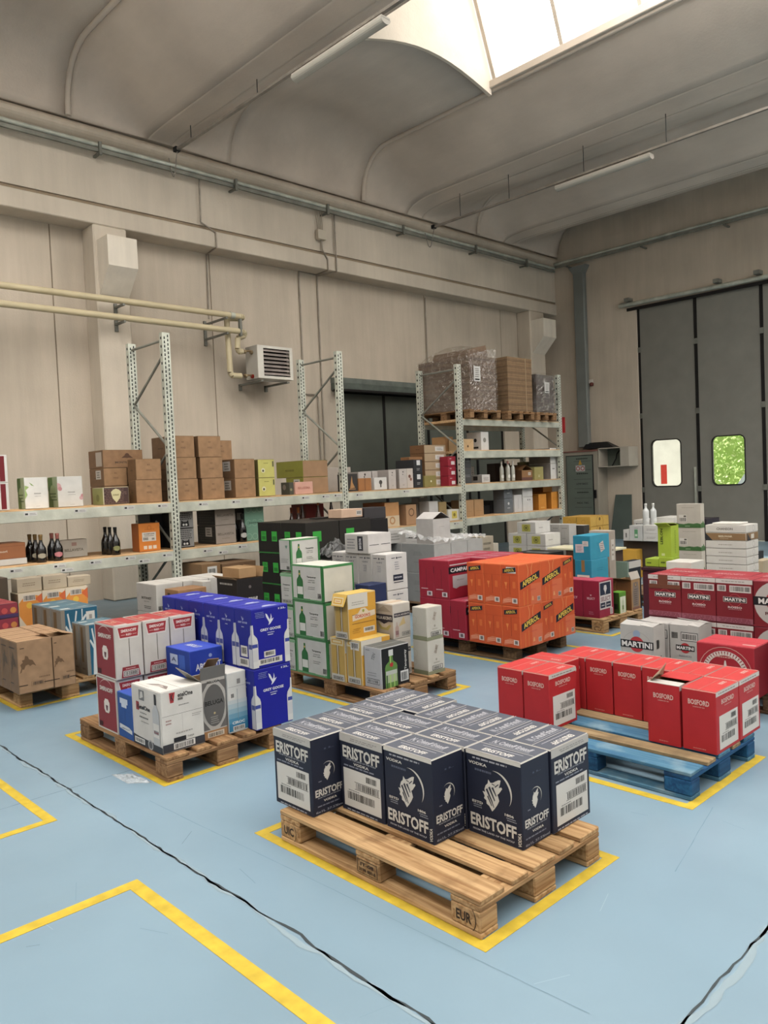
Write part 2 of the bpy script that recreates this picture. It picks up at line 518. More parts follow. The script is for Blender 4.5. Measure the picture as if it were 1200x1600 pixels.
NV, WH = '20263a', 'd8d4cc'
def small_wolf(u, v, s, col=WH):
    return [('s', WOLF, u, v, s, s * 1.5, col), ('a', u + s * .55, v + s * .5, s * .72, s * .80, -40, 130, col)]
ART = {  # left faces often darker, tops lighter: shading kept in the face colours
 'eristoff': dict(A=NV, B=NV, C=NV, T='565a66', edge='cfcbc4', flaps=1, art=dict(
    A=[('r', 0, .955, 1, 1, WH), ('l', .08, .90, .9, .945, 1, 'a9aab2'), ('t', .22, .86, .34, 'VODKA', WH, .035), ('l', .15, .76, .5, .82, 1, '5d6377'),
       ('a', .55, .60, .25, .285, -35, 100, WH), ('s', WOLF, .30, .34, .38, .50, WH), ('p', [(.36,.58),(.47,.44),(.485,.45),(.39,.60)], NV), ('p', [(.41,.61),(.515,.47),(.53,.48),(.44,.63)], NV), ('p', [(.385,.50),(.46,.40),(.47,.41),(.40,.52)], NV), ('p', [(.47,.62),(.55,.53),(.56,.54),(.50,.635)], NV), ('p', [(.475,.665),(.53,.655),(.535,.665),(.48,.675)], NV), ('p', [(.44,.49),(.50,.39),(.51,.40),(.455,.50)], NV), ('p', [(.53,.645),(.60,.69),(.605,.68),(.54,.635)], NV),
       ('t', .20, .40, .2, 'ESTD', WH, .03), ('l', .12, .33, .30, .38, 2, '9a9dab'), ('t', .78, .36, .16, '1806', WH, .03), ('l', .72, .29, .92, .34, 2, '9a9dab'),
       ('t', .48, .185, .84, 'ERISTOFF', WH, .15), ('t', .48, .07, .76, 'FROM THE LAND OF THE WOLF', 'b5b5bb', .022), ('t', .955, .12, .16, 'VODKA', WH, .06, 90)],
    B=[('r', 0, .90, 1, 1, 'bfbcb7'), ('l', .2, .925, .9, .97, 2, '8e8c8a'), ('t', .5, .775, .86, 'ERISTOFF', WH, .155), ('t', .5, .685, .7, 'FROM THE LAND OF THE WOLF', 'a5a7b0', .02), ('t', .5, .64, .36, 'VODKA', WH, .035),
       ('l', .08, .58, .92, .62, 1, '8e91a0'), ('l', .1, .012, .92, .05, 1, 'a9abb5')],
    C=[('t', .55, .835, .3, '1L', '4d5368', .02), ('r', .3, .80, .62, .804, '0e1222')] + small_wolf(.34, .42, .26) +
      [('l', .18, .42, .3, .45, 1, '8e91a0'), ('t', .5, .29, .84, 'ERISTOFF', WH, .095), ('t', .5, .225, .7, 'FROM THE LAND OF THE WOLF', 'a5a7b0', .016), ('t', .52, .175, .4, 'VODKA', WH, .03),
       ('l', .08, .10, .92, .14, 1, '777b8c'), ('t', .5, .05, .86, '6x1L 37.5%vol', '8e91a0', .03)]),
    Tn=[('t', .5, .27, .66, 'ERISTOFF', 'dad6ce', .17), ('t', .5, .74, .72, 'N.Eristoff Eristoff', 'b9b9bd', .14), ('r', .12, .42, .88, .435, 'b9b9bd')]),
 'bosford': dict(A='bd1c24', B='bd1c24', C='bd1c24', T='cc3534', edge='d2867c', flaps=1, art=dict(
    C=[('t', .5, .80, .62, 'BOSFORD', 'e2b9ae', .085), ('t', .5, .725, .34, 'LONDON DRY GIN', 'dfa79d', .018), ('l', .3, .04, .7, .07, 1, 'd98a80')],
    B=[('r', 0, .925, 1, 1, 'd3cdc6'), ('l', .1, .94, .9, .985, 1, '8f8a86'), ('t', .5, .815, .55, 'BOSFORD', 'e2b9ae', .08), ('t', .5, .74, .3, 'LONDON DRY GIN', 'dfa79d', .018)]),
    Tn=[('t', .66, .50, .30, 'BOSFORD', 'eec3b8', .16)]),
 'smirnoff': dict(A='8c2530', B='c9c5be', T='b13a3c', edge='cfcac3', flaps=1, art=dict(
    A=[('r', 0, 0, .04, 1, 'c9c5be'), ('r', .96, 0, 1, 1, 'c9c5be'), ('r', 0, .97, 1, 1, 'c9c5be'), ('r', 0, 0, 1, .03, 'c9c5be'), ('a', .5, .62, .40, .42, 40, 140, 'd4b9b2'), ('t', .5, .785, .66, 'SMIRNOFF', 'e0d8d0', .085),
       ('p', [(.36,.55),(.64,.55),(.64,.40),(.58,.34),(.42,.34),(.36,.40)], 'e0d8d0'), ('p', [(.42,.60),(.58,.60),(.62,.55),(.38,.55)], 'e0d8d0'), ('p', [(.44,.48),(.56,.48),(.53,.38),(.47,.38)], '5d3540'), ('n', .06, .05, .26, .14)],
    B=[('p', [(.08,.97),(.92,.97),(.86,.74),(.16,.74)], 'dcd7cf'), ('p', [(.12,.955),(.88,.955),(.83,.765),(.19,.765)], 'a52c33'), ('t', .51, .89, .56, 'SMIRNOFF', 'ecd9d2', .055), ('t', .51, .815, .2, 'RED', 'ecd9d2', .035), ('r', .23, .812, .38, .818, 'ecd9d2'), ('r', .64, .812, .79, .818, 'ecd9d2'),
       ('r', .495, .24, .515, .74, '55504a'), ('p', [(.17,.02),(.87,.02),(.80,.22),(.22,.22)], '8e2430'), ('l', .3, .165, .7, .20, 1, 'd9a9a4'), ('r', .24, .04, .80, .15, 'e2ded6'), ('r', .26, .05, .78, .14, '2a2624'), ('r', .28, .06, .76, .13, 'e2ded6'), ('n', .30, .065, .74, .125)]),
    Tn=[('r', .0, .0, .07, 1, 'd3cdc6'), ('r', .93, 0, 1, 1, 'd3cdc6'), ('t', .5, .30, .55, 'SMIRNOFF', 'e6c9a5', .14), ('r', .42, .55, .5, .8, 'e6c9a5'), ('r', .55, .6, .6, .8, 'e6c9a5')]),
 'ketel': dict(A='cfccc8', B='d8d5cf', T='ddd9d2', edge='cfccc6', flaps=1, art=dict(
    A=[('p', [(0,0),(1,0),(1,.11),(.85,.12),(.7,.135),(.45,.14),(.2,.15),(0,.17)], '34353b'), ('r', .05, .035, .40, .125, 'e2dfda'), ('n', .08, .05, .37, .11), ('o', .60, .08, .085, 'a9a9aa'), ('o', .60, .08, .06, '55565a'),
       ('r', .27, .78, .45, .95, '77787c'), ('p', [(.3,.80),(.42,.84),(.40,.93),(.33,.92)], 'c9c7c4'), ('r', .16, .60, .26, .74, '9a2b33'), ('t', .42, .665, .44, 'KetelOne', '2c2c30', .075), ('t', .4, .57, .24, 'VODKA', '555555', .02),
       ('l', .25, .47, .6, .53, 1, '777777'), ('l', .3, .41, .6, .44, 1, '999999'), ('bt', .83, .12, .22, .84, 'b9bcc0', 'd7d4cf'), ('r', .80, .78, .865, .955, '2b2b30'), ('r', .75, .30, .91, .36, '8c8e93'), ('t', .83, .33, .14, 'Ketel', '8a2530', .03)],
    B=[('r', .02, .60, .98, .604, '4b4b4d'), ('p', [(.20,.965),(.34,.965),(.30,.80),(.22,.80)], 'b4333a'), ('t', .27, .89, .07, 'K', '2c2c30', .12), ('t', .58, .905, .36, 'etelOne', '2c2c30', .075), ('r', .40, .82, .52, .86, '77736e'), ('l', .4, .72, .7, .76, 1, '9a9894'), ('l', .08, .45, .24, .55, 2, 'b08a86'), ('l', .7, .5, .95, .56, 2, 'a9a6a1'), ('r', .48, .3, .485, .6, 'a9a6a1'),
       ('l', .3, .27, .75, .32, 1, 'a9a6a1'), ('r', .26, .155, .55, .225, '26262a'), ('t', .66, .20, .16, 'TH024', '8a8884', .03), ('r', .0, .02, 1, .15, '3a3b41'), ('r', .25, .04, .76, .14, 'e2dfda'), ('n', .28, .05, .73, .125)]),
    Tn=[('p', [(.25,.35),(.6,.5),(.9,.45),(.75,.75),(.45,.7)], '8d817a'), ('p', [(.4,.45),(.75,.55),(.6,.68)], 'c4b8b0'), ('l', .1, .1, .6, .2, 1, 'b5b1aa')]),
 'absolut_s': dict(A='1d4f9a', B='1d4f9a', T='3a5cc0', edge='2a5cae', art=dict(A=[('r', .18, .76, .72, .88, 'c9d3e6'), ('r', .28, .68, .64, .76, 'c9d3e6'), ('r', .5, .3, .515, .7, '123a78'), ('p', [(.1,.30),(.75,.27),(.95,.22),(.95,.14),(.1,.2)], 'd3d6da'), ('t', .5, .215, .6, 'ABSOLUT', '3a4a66', .03)])),
 'absolut': dict(A='183f9c', B='1a3aa8', T='3c55c8', edge='2244ac', art=dict(A=[('r', .18, .62, .5, .86, 'b9c6e0'), ('r', .55, .55, .8, .88, '3a63bf'), ('t', .34, .74, .2, 'A', '4a5a7a', .1)],
    B=[('o', .62, .83, .05, '8fa3dd'), ('t', .55, .60, .78, 'ABSOLUT', 'd5dbe8', .16), ('t', .58, .40, .60, 'VODKA', 'd5dbe8', .15)]), Tn=[('t', .5, .5, .5, 'ABSOLUT', 'd5dbe8', .2)]),
 'beluga': dict(A='8d8b88', B='b9b5af', T='77736e', edge='8b8783', open='beluga', art=dict(
    A=[('r', .1, .2, .9, .8, '6f6d6a')], B=[('r', 0, 0, 1, .14, 'a97b4d'), ('p', [(0,.95),(.3,.95),(.06,.8),(0,.7)], '6b6866'), ('p', [(1,.95),(.7,.95),(.94,.8),(1,.7)], '6b6866'), ('p', [(0,.16),(.3,.16),(.08,.3),(0,.4)], '6b6866'), ('p', [(1,.16),(.7,.16),(.92,.3),(1,.4)], '6b6866'),
       ('O', .5, .545, .44, .475, 'a9a5a0'), ('p', [(.5+.43*math.cos(k*math.pi/14), .55+.35*math.sin(k*math.pi/14)) for k in range(28)], '63615f'), ('t', .5, .60, .74, 'BELUGA', '1f1d1c', .075), ('t', .5, .945, .5, 'BELUGA', '2b2928', .04), ('o', .5, .42, .04, 'b9a87a'), ('l', .32, .24, .68, .38, 4, '9a9792'), ('r', .18, .03, .85, .115, 'd6cbb8'), ('n', .24, .04, .8, .1)])),
 'ciroc': dict(A='c9cdd0', B='d4d4d0', T='d6d3cc', edge='cfcfcb', flaps=0, art=dict(
    B=[('r', 0, .48, 1, .54, 'c3cdd1'), ('r', 0, .40, 1, .48, 'aec3cc'), ('r', 0, .32, 1, .40, '93b6c6'), ('r', 0, .24, 1, .32, '6fa3bd'), ('r', 0, .16, 1, .24, '4b90b3'), ('r', 0, .03, 1, .16, '2d7ea8'), ('r', .49, .22, .51, .72, '7f929a'), ('r', .04, .76, .96, .765, '8d8f90'), ('r', .06, .56, .36, .66, 'dddbd6'), ('r', .16, .585, .32, .65, '7c7a78'), ('r', .5, .80, .68, .88, '8a8886'),
       ('t', .5, .165, .66, 'CIROC', 'e6eef2', .045), ('r', .2, .035, .82, .11, 'e6e6e2'), ('n', .23, .045, .79, .1)])),
 'goose': dict(A='14228c', B='0b1298', T='2c33a6', edge='2028a0', flaps=1, art=dict(
    A=[('s', BIRD, .42, .80, .14, .16, 'aab3dc'), ('t', .48, .775, .56, 'GREY GOOSE', 'aab3dc', .032), ('t', .48, .70, .16, 'VODKA', 'd5d9ea', .014), ('bt', 1.0, .02, .44, .73, 'c3c6cf', 'c3c6cf'), ('bt', .0, .02, .44, .73, 'c3c6cf', 'c3c6cf'), ('r', .80, .34, .99, .42, '4a5596'), ('r', .01, .34, .20, .42, '4a5596')],
    B=[('bt', .0, .02, .30, .73, 'd2d2d0', 'c9c9cc'), ('bt', 1.0, .02, .28, .73, 'd2d2d0', 'c9c9cc'), ('r', .0, .36, .14, .42, '3a4aa0'), ('r', .88, .36, 1, .42, '3a4aa0'), ('s', BIRD, .38, .70, .22, .27, 'dfe2ee'), ('t', .5, .635, .55, 'GREY GOOSE', 'e4e6f0', .045), ('t', .5, .575, .2, 'VODKA', 'c9cde4', .018), ('r', .42, .535, .56, .545, 'e4e6f0'),
       ('l', .10, .84, .36, .95, 4, '7d87c8'), ('t', .83, .955, .2, '12L', 'd5d9ea', .03)]),
    Tn=[('p', [(.35,.25),(.75,.2),(.8,.6),(.45,.7)], '8f96cc'), ('p', [(.45,.62),(.7,.6),(.68,.8),(.5,.8)], 'c9cbe2')]),
 'tree': dict(flaps=1, A='8d8579', B='1c5f7d', T='4f7686', edge='8d9aa0', art=dict(A=[('r', .25, .25, .55, .95, '7a5f3c'), ('l', .2, .08, .8, .16, 1, '5d564c')],
    B=[('r', 0, 0, .10, 1, '8d8579'), ('p', [(.16,0),(.30,0),(.33,.45),(.46,.62),(.70,.86),(.66,.88),(.42,.68),(.36,.62),(.44,.95),(.40,.96),(.33,.66),(.26,.64),(.20,.93),(.16,.92),(.22,.60),(.12,.72),(.10,.68),(.20,.52)], 'd3d7d6'), ('p', [(.34,.48),(.74,.66),(.76,.63),(.36,.43)], 'd3d7d6'), ('p', [(.55,.73),(.56,.98),(.59,.98),(.58,.74)], 'd3d7d6'), ('p', [(.50,.58),(.84,.78),(.85,.75),(.52,.55)], 'd3d7d6'), ('t', .75, .50, .3, 'ELIT', 'dfe4e6', .05), ('l', .6, .3, .95, .36, 2, '9ab3bf'), ('r', .25, 0, 1, .03, 'd3d7d6')]), Tn=[('r', .05, .2, .3, .8, 'c9cdca'), ('p', [(.4,.2),(.7,.5),(.5,.8),(.9,.7),(.6,.3)], 'b9c4c6')]),
 'eagle': dict(A='7d6147', B='a17f5e', T='b58f6a', edge='8d6f50', flaps=1, art=dict(
    A=[('s', EAGLE, .15, .35, .7, 1.0, '57442f'), ('r', .05, .86, .7, .885, '3a2d20'), ('r', .05, .17, .4, .19, '2b2118')],
    B=[('s', EAGLE, .02, .40, .50, .5, '6b5137'), ('r', .08, .865, .2, .88, '3a2d20'), ('l', .55, .24, .95, .30, 1, '7d6145'), ('r', .35, .12, .75, .21, '7d6145'), ('r', .36, .125, .74, .205, 'a17f5e'), ('n', .39, .135, .71, .195), ('r', .0, .15, .25, .165, '2b2118'), ('r', .72, .15, 1, .165, '2b2118')])),
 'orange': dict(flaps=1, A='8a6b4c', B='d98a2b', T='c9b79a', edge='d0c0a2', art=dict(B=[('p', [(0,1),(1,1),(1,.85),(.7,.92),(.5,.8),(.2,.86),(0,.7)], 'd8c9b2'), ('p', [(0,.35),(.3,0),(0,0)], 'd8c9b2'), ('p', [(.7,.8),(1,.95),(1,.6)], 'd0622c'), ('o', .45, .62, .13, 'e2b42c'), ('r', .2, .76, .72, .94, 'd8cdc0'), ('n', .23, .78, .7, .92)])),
 'fruit': dict(A='8a2a38', B='8d3040', T='a8464a', edge='5a2a3c', art=dict(A=[('o', .3, .5, .2, 'c24a4a'), ('r', 0, 0, 1, .2, '4a3560'), ('o', .7, .5, .2, 'c9843c'), ('l', .1, .6, .9, .8, 1, 'd8c0b0')], B=[('o', .3, .5, .16, 'c24a4a'), ('r', 0, 0, 1, .25, '4a3560'), ('o', .75, .5, .16, 'c9843c')])),
 'botan': dict(A='bdb9b3', B='c9c5be', T='d6d1c9', edge='c9c5be', flaps=1, art=dict(A=[('t', .5, .5, .5, 'BOTANIST', '2b2a2a', .09), ('t', .5, .38, .25, 'ISLAY GIN', '6b6a68', .03), ('l', .35, .12, .75, .24, 2, '4b4a48')], B=[('n', .05, .1, .3, .25)])),
 'brock': dict(A='26211f', B='1d1818', T='2b2523', edge='3a3230', open='brock', art=dict(A=[('l', .15, .88, .8, .95, 1, 'b5b0a8'), ('l', .1, .2, .8, .3, 1, '8d8984')], B=[('t', .5, .64, .56, 'BROCKMANS', 'd8d4cc', .10), ('t', .72, .55, .15, 'GIN', 'd8d4cc', .03), ('s', HEART, .42, .30, .24, .35, '9a1628'), ('o', .5, .86, .05, '6b6462')])),
 'green': dict(flaps=1, A='1a1918', B='26231f', T='24221f', edge='2a2825', art=dict(A=[('r', .14, .40, .36, .72, '2fae3a'), ('r', .60, .40, .82, .72, '2fae3a'), ('r', .17, .44, .33, .56, '1d7a28'), ('r', .63, .44, .79, .56, '1d7a28'), ('r', 0, .0, 1, .045, '2d7a36'), ('l', .17, .6, .33, .7, 2, '176a20')], B=[('r', 0, 0, 1, .045, '2d7a36'), ('r', .2, .4, .45, .72, '2fae3a')])),
 'tanq': dict(A='c9c8c2', B='d5d2c4', C='c0bfba', D='b9b8b4', T='dcd9cd', edge='2a7a3a', ec=.007, art=dict(
    A=[('r', 0, 0, 1, .06, '5d9a64'), ('r', 0, .95, 1, 1, '5d9a64'), ('r', 0, 0, .05, 1, '5d9a64'), ('r', .93, 0, 1, 1, '2f7a3c'), ('l', .55, .04, .92, .10, 2, 'd5d8cc'), ('bt', .27, .05, .20, .80, '2a7038', 'dcdcd4'), ('o', .27, .74, .022, 'c9b04a'), ('t', .64, .67, .28, 'Tanqueray', '2b2f2c', .06), ('t', .64, .585, .2, 'LONDON', '5a5e5a', .025), ('t', .64, .53, .22, 'DRY GIN', '5a5e5a', .025), ('l', .52, .32, .76, .42, 2, '8a8d88'), ('n', .82, .10, .92, .24)],
    B=[('r', 0, .93, 1, 1, '3f8a4c'), ('r', .95, 0, 1, 1, '3f8a4c'), ('l', .3, .08, .75, .28, 4, '7f9474')],
    C=[('r', 0, .88, 1, .96, '7fae84'), ('r', 0, 0, 1, .03, '3f8a4c'), ('t', .5, .62, .6, 'Tanqueray', '2b2f2c', .05), ('l', .25, .42, .75, .54, 2, '8a8d88'), ('l', .3, .26, .7, .32, 1, '8a8d88'), ('r', .08, .06, .92, .16, '55585a'), ('r', .1, .07, .9, .15, 'c9c8c2'), ('n', .14, .08, .86, .14)],
    D=[('r', .9, 0, 1, 1, '2f7a3c'), ('s', HEART, .55, .7, .18, .2, '5f8a7a'), ('l', .15, .25, .8, .4, 3, '8a8d88'), ('n', .6, .05, .85, .15)])),
 'gordon': dict(A='c4a04c', B='d9a022', T='d8b450', edge='cdb98a', flaps=1, art=dict(
    A=[('p', [(0,1),(.94,1),(.90,.84),(.06,.84)], 'd6c9a2'), ('r', .12, .88, .84, .97, 'cf9c2c'), ('r', .2, .9, .76, .95, 'e0cfa0'), ('r', .0, .16, .1, .84, 'b9a67c'), ('r', .44, .16, .47, .84, '3a3428'), ('r', .49, .16, .55, .84, 'd6cdb8'), ('r', .57, .16, .59, .84, '3a3428'), ('p', [(.04,.02),(.92,.02),(.90,.17),(.06,.17)], 'c9c4ba'), ('r', .14, .045, .82, .12, '2b2a3a'), ('r', .17, .055, .79, .11, 'c9c4ba'), ('n', .2, .06, .76, .105)],
    B=[('r', .0, .68, .70, 1, 'd9d4c8'), ('l', .1, .74, .6, .84, 2, 'a5a29a'), ('p', [(.14,.40),(.96,.46),(.95,.58),(.72,.57),(.6,.66),(.45,.66),(.34,.56),(.14,.53)], 'e0cdb0'), ('t', .50, .49, .55, "GORDON'S", 'c2452c', .075), ('r', .12, .335, .92, .345, '7d5a2a'), ('r', .12, .53, .33, .54, '7d5a2a'), ('l', .12, .12, .42, .24, 3, 'b07f1c'), ('o', .53, .6, .04, '9aa03c')])),
 'tanq10': dict(A='b9b9bb', B='16171a', T='5a5c58', edge='b5b5b5', flaps=1, art=dict(
    A=[('l', .1, .9, .4, .95, 1, '66686c'), ('t', .55, .78, .30, 'TEN', '77797c', .1, 70), ('l', .15, .28, .75, .40, 2, '8f9093'), ('r', .14, .10, .86, .23, '3a3b3e'), ('r', .16, .115, .84, .215, 'c5c5c5'), ('n', .2, .13, .8, .2)],
    B=[('bt', .34, .0, .44, .84, '5f8a3c', 'a9b58f'), ('r', .26, .78, .42, .93, 'd0d2cf'), ('r', .16, .0, .20, .34, '2f5a26'), ('r', .28, .0, .31, .34, 'a9cf6a'), ('r', .42, .0, .45, .34, 'a9cf6a'), ('r', .14, .32, .54, .42, 'b9bdb4'), ('o', .35, .56, .06, 'b02a26'), ('r', .30, .60, .33, .78, 'a9cf6a'), ('t', .86, .60, .50, 'Tanqueray', 'c9c9c5', .10, 90), ('r', .66, .08, .95, .34, 'd8d8d6'), ('n', .69, .1, .92, .3)])),
 'villa': dict(A='b9aa98', B='c4bdb2', T='cfc3b2', edge='c9c1b4', flaps=1, tape=1, art=dict(
    A=[('p', [(.08,.78),(.5,.95),(.92,.78)], 'a39480'), ('p', [(.1,.46),(.9,.40),(.7,.24),(.3,.26)], 'b0a05c'), ('p', [(.2,.46),(.8,.42),(.6,.32),(.38,.33)], 'cbb9a4'), ('r', .02, .50, .98, .70, '37323a'), ('t', .5, .60, .84, 'VILLA ASCENTI', 'd8d0c4', .09), ('p', [(.25,.50),(.75,.50),(.5,.42)], '37323a'), ('l', .3, .12, .8, .17, 1, '8a7d6e')],
    B=[('r', .06, .62, .96, .74, '2f2b38'), ('t', .5, .68, .84, 'VILLA ASCENTI', 'c9c0b8', .055), ('bt', .2, .05, .2, .44, 'b59a90', '8d6a6a'), ('p', [(.3,.35),(.6,.62),(.7,.4)], 'c9b07a'), ('r', .48, .06, .95, .17, '33323a'), ('r', .5, .07, .93, .16, 'cbc6bd'), ('n', .53, .08, .9, .15)])),
 'olive': dict(A='b5b3a9', B='c9c5ba', T='d0c8b8', edge='c4c0b4', flaps=1, art=dict(
    A=[('r', 0, 0, 1, .13, '7d8266'), ('O', .1, .6, .2, .22, 'a5a498'), ('O', .1, .35, .14, .16, 'a5a498')],
    B=[('r', 0, 0, 1, .10, '8a8d70'), ('t', .50, .72, .35, 'GIN MARE', '9a8a7c', .12, 68), ('o', .5, .42, .05, 'a09c90'), ('l', .3, .3, .7, .36, 1, 'a09c90'), ('r', .24, .11, .86, .25, '3a3a38'), ('r', .27, .13, .83, .235, 'd2cfc6'), ('n', .31, .14, .79, .22)])),
 'navylab': dict(flaps=1, A='b5b2af', B='d2cecb', T='d8d4cf', edge='c9c5c1', art=dict(
    A=[('r', .1, .88, .35, .9, '3a3c48'), ('r', .62, .88, .88, .9, '3a3c48'), ('o', .5, .885, .05, '3a3c48'), ('t', .5, .78, .4, 'GIN', '6a6b75', .04), ('l', .35, .5, .65, .7, 4, '8a8b92'), ('r', .1, .05, .9, .15, '44454e'), ('r', .13, .06, .87, .14, 'b9b6b3'), ('n', .17, .07, .83, .13)],
    B=[('r', .25, .88, .42, .9, '3a3c48'), ('r', .55, .88, .75, .9, '3a3c48'), ('o', .5, .885, .035, '3a3c48'), ('l', .38, .55, .62, .80, 4, '9a9ba2'), ('r', .30, .25, .78, .42, '1d2238'), ('t', .54, .34, .36, 'BARCELONA', 'c9c9d0', .05), ('r', .32, .19, .78, .215, '3a3c48')])),
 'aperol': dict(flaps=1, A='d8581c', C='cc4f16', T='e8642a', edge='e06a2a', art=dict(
    A=[('a', .12, .82, .30, .32, -60, 60, 'eda060'), ('a', .88, .82, .30, .32, 120, 240, 'eda060'), ('r', .52, 0, 1, .5, 'de6c40'), ('p', [(.06,.40),(.94,.62),(.94,.80),(.06,.58)], '1d2030'), ('t', .50, .60, .72, 'APEROL', 'e9c63a', .13, 14), ('t', .6, .36, .3, 'APERITIVO', 'c9503a', .03), ('p', [(.55,.1),(.65,.1),(.62,.2),(.58,.2)], 'eda060'), ('r', .2, .0, .215, .36, 'e9903a'), ('r', .36, .0, .375, .4, 'e9903a'), ('r', .80, .06, .94, .17, 'e0cfc4'), ('n', .81, .07, .93, .16)],
    C=[('r', .49, .28, .51, .74, '8a2f10'), ('r', 0, .745, 1, .752, 'b8400f'), ('p', [(.2,.58),(.36,.58),(.30,.48),(.30,.42),(.27,.42),(.27,.48)], 'e8843a'), ('p', [(.66,.60),(.82,.60),(.82,.44),(.66,.44)], 'de6a26'), ('p', [(.05,.05),(.5,.1),(.92,.06),(.8,.2),(.4,.22),(.1,.16)], 'db7a52'), ('l', .1, .1, .6, .18, 2, 'e8a082'), ('r', .62, .08, .90, .20, 'e0cfc4'), ('r', .68, .10, .84, .18, '77706c')],
    ), Tn=[('t', .3, .5, .4, 'APEROL', 'b59a4a', .2), ('r', .1, .2, .6, .24, 'e8884a')]),
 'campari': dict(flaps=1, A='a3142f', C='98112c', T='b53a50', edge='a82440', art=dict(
    A=[('r', .05, .875, .95, .90, 'd8d0d0'), ('r', .0, .66, .98, .84, '17141c'), ('t', .5, .75, .84, 'CAMPARI', 'e6e2e2', .10), ('r', .16, .30, .84, .60, 'b9b5b6'), ('t', .5, .48, .3, 'MILANO', '8d898a', .03), ('p', [(.16,.30),(.3,.26),(.45,.30)], 'b9b5b6')],
    C=[('r', .49, .28, .51, .78, '5a0a1c'), ('l', .1, .22, .6, .27, 1, 'd8b5bc'), ('r', .52, .06, .86, .18, 'd8ccd0'), ('r', .6, .08, .78, .16, '6a5a60')]), Tn=[('r', .05, .1, .9, .3, 'd3a5ae'), ('l', .1, .4, .9, .9, 3, 'd8b5bc')]),
 'select': dict(A='8e1230', B='a32444', T='c04058', edge='b03050', flaps=1, art=dict(
    A=[('t', .5, .52, .5, 'SELECT', 'd5a9b0', .06), ('s', HEART, .45, .58, .10, .10, 'd5a9b0'), ('l', .35, .08, .65, .18, 2, 'b5687c'), ('r', .0, .0, .004, 1, '5d0a1c')],
    B=[('r', .04, .22, .84, .96, 'dcd6d4'), ('r', .08, .60, .78, .93, '1f2a44'), ('p', [(.36,.86),(.50,.86),(.54,.76),(.45,.66),(.45,.62),(.41,.62),(.41,.66),(.32,.76)], 'dcd6d4'), ('t', .44, .495, .66, 'SELECT', '8f6a70', .12), ('r', .08, .26, .40, .40, '1f2a44'), ('r', .46, .26, .78, .40, '1f2a44'), ('l', .12, .3, .36, .36, 1, 'dcd6d4'), ('l', .5, .3, .74, .36, 1, 'dcd6d4'), ('r', .72, .04, .90, .22, 'dcd6d4'), ('l', .75, .05, .88, .2, 5, '4a4a55')])),
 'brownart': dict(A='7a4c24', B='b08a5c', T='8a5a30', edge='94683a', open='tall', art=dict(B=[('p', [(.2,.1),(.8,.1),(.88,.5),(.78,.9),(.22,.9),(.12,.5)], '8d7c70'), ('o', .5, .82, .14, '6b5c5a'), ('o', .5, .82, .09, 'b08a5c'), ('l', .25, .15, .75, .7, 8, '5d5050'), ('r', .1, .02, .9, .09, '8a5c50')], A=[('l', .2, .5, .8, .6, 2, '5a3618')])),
 'teal': dict(flaps=1, A='127f9c', B='2a9ab8', T='2c9cba', edge='2290b0', art=dict(A=[], B=[('l', .3, .55, .7, .7, 2, '1a86a4')])),
 'tall': dict(flaps=1, A='b8ada0', B='a99d90', T='c9beb2', edge='b5aa9d', art=dict(A=[], B=[('r', .3, .66, .8, .9, 'd2cabf'), ('l', .38, .7, .72, .86, 3, '8d8478'), ('r', .25, .05, .8, .3, 'd2cabf'), ('l', .3, .08, .72, .26, 3, '6a6258')])),
 'yellab': dict(flaps=1, A='b9b6b1', B='d2d0cb', T='d3d0cb', edge='c9c6c1', art=dict(A=[('r', .27, .18, .73, .82, 'a9a545'), ('O', .5, .5, .09, .13, '77742c'), ('o', .5, .5, .06, '5a5826')], B=[('l', .2, .4, .5, .6, 1, 'a09d98')])),
 'slim': dict(flaps=1, A='aeaba6', B='bdbab5', T='c4c1bc', edge='b5b2ad', art=dict(A=[('l', .2, .78, .8, .84, 1, '6b6966'), ('r', .49, .05, .51, .7, '97948f'), ('l', .2, .25, .6, .32, 1, '8a8783')], B=[])),
 'yellow': dict(flaps=1, A='c9992c', B='d3aa4a', T='c99c38', edge='c49a38', art=dict(A=[('O', .5, .5, .12, .14, 'a67c22')], B=[('o', .5, .72, .05, '7d5c1a'), ('O', .5, .4, .18, .2, 'a67c22')])),
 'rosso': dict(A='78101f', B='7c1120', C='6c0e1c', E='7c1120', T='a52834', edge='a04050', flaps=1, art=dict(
    B=[('r', 0, .90, 1, 1, 'c9c2bd'), ('l', .1, .93, .8, .97, 1, '8f8985'), ('r', .04, .72, .28, .86, 'd2cbc6'), ('n', .07, .735, .25, .845), ('r', .38, .71, .96, .86, 'd2cbc6'), ('n', .41, .735, .93, .84), ('O', .52, .53, .165, .175, 'c9484c'), ('r', .20, .485, .84, .60, 'd8d0cc'), ('r', .21, .49, .83, .595, '17141a'), ('t', .52, .543, .56, 'MARTINI', 'e2dcd8', .07), ('t', .52, .37, .38, 'ROSSO', 'd8c4c4', .045), ('l', .32, .31, .72, .34, 1, 'b98088'), ('r', 0, .02, 1, .14, '955060'), ('l', .05, .03, .95, .13, 3, '6f1c2c')],
    C=[('l', .2, .4, .8, .6, 3, 'a04a58')],
    E=[('o', .62, .52, .60, 'b9b2ae'), ('o', .62, .57, .30, 'b02830'), ('r', .0, .47, 1, .66, '141218'), ('t', .56, .565, .86, 'MARTINI', 'e2dcd8', .125), ('t', .6, .30, .60, 'ROSSO', '5a2a30', .07), ('l', .4, .17, .9, .22, 1, '8d7a78'), ('r', -.02, .0, 1.0, .03, '8a1a2b')]), Tn=[('l', .1, .2, .9, .5, 1, 'e0b5b5'), ('t', .5, .7, .6, 'MARTINI', 'd99a9c', .2)]),
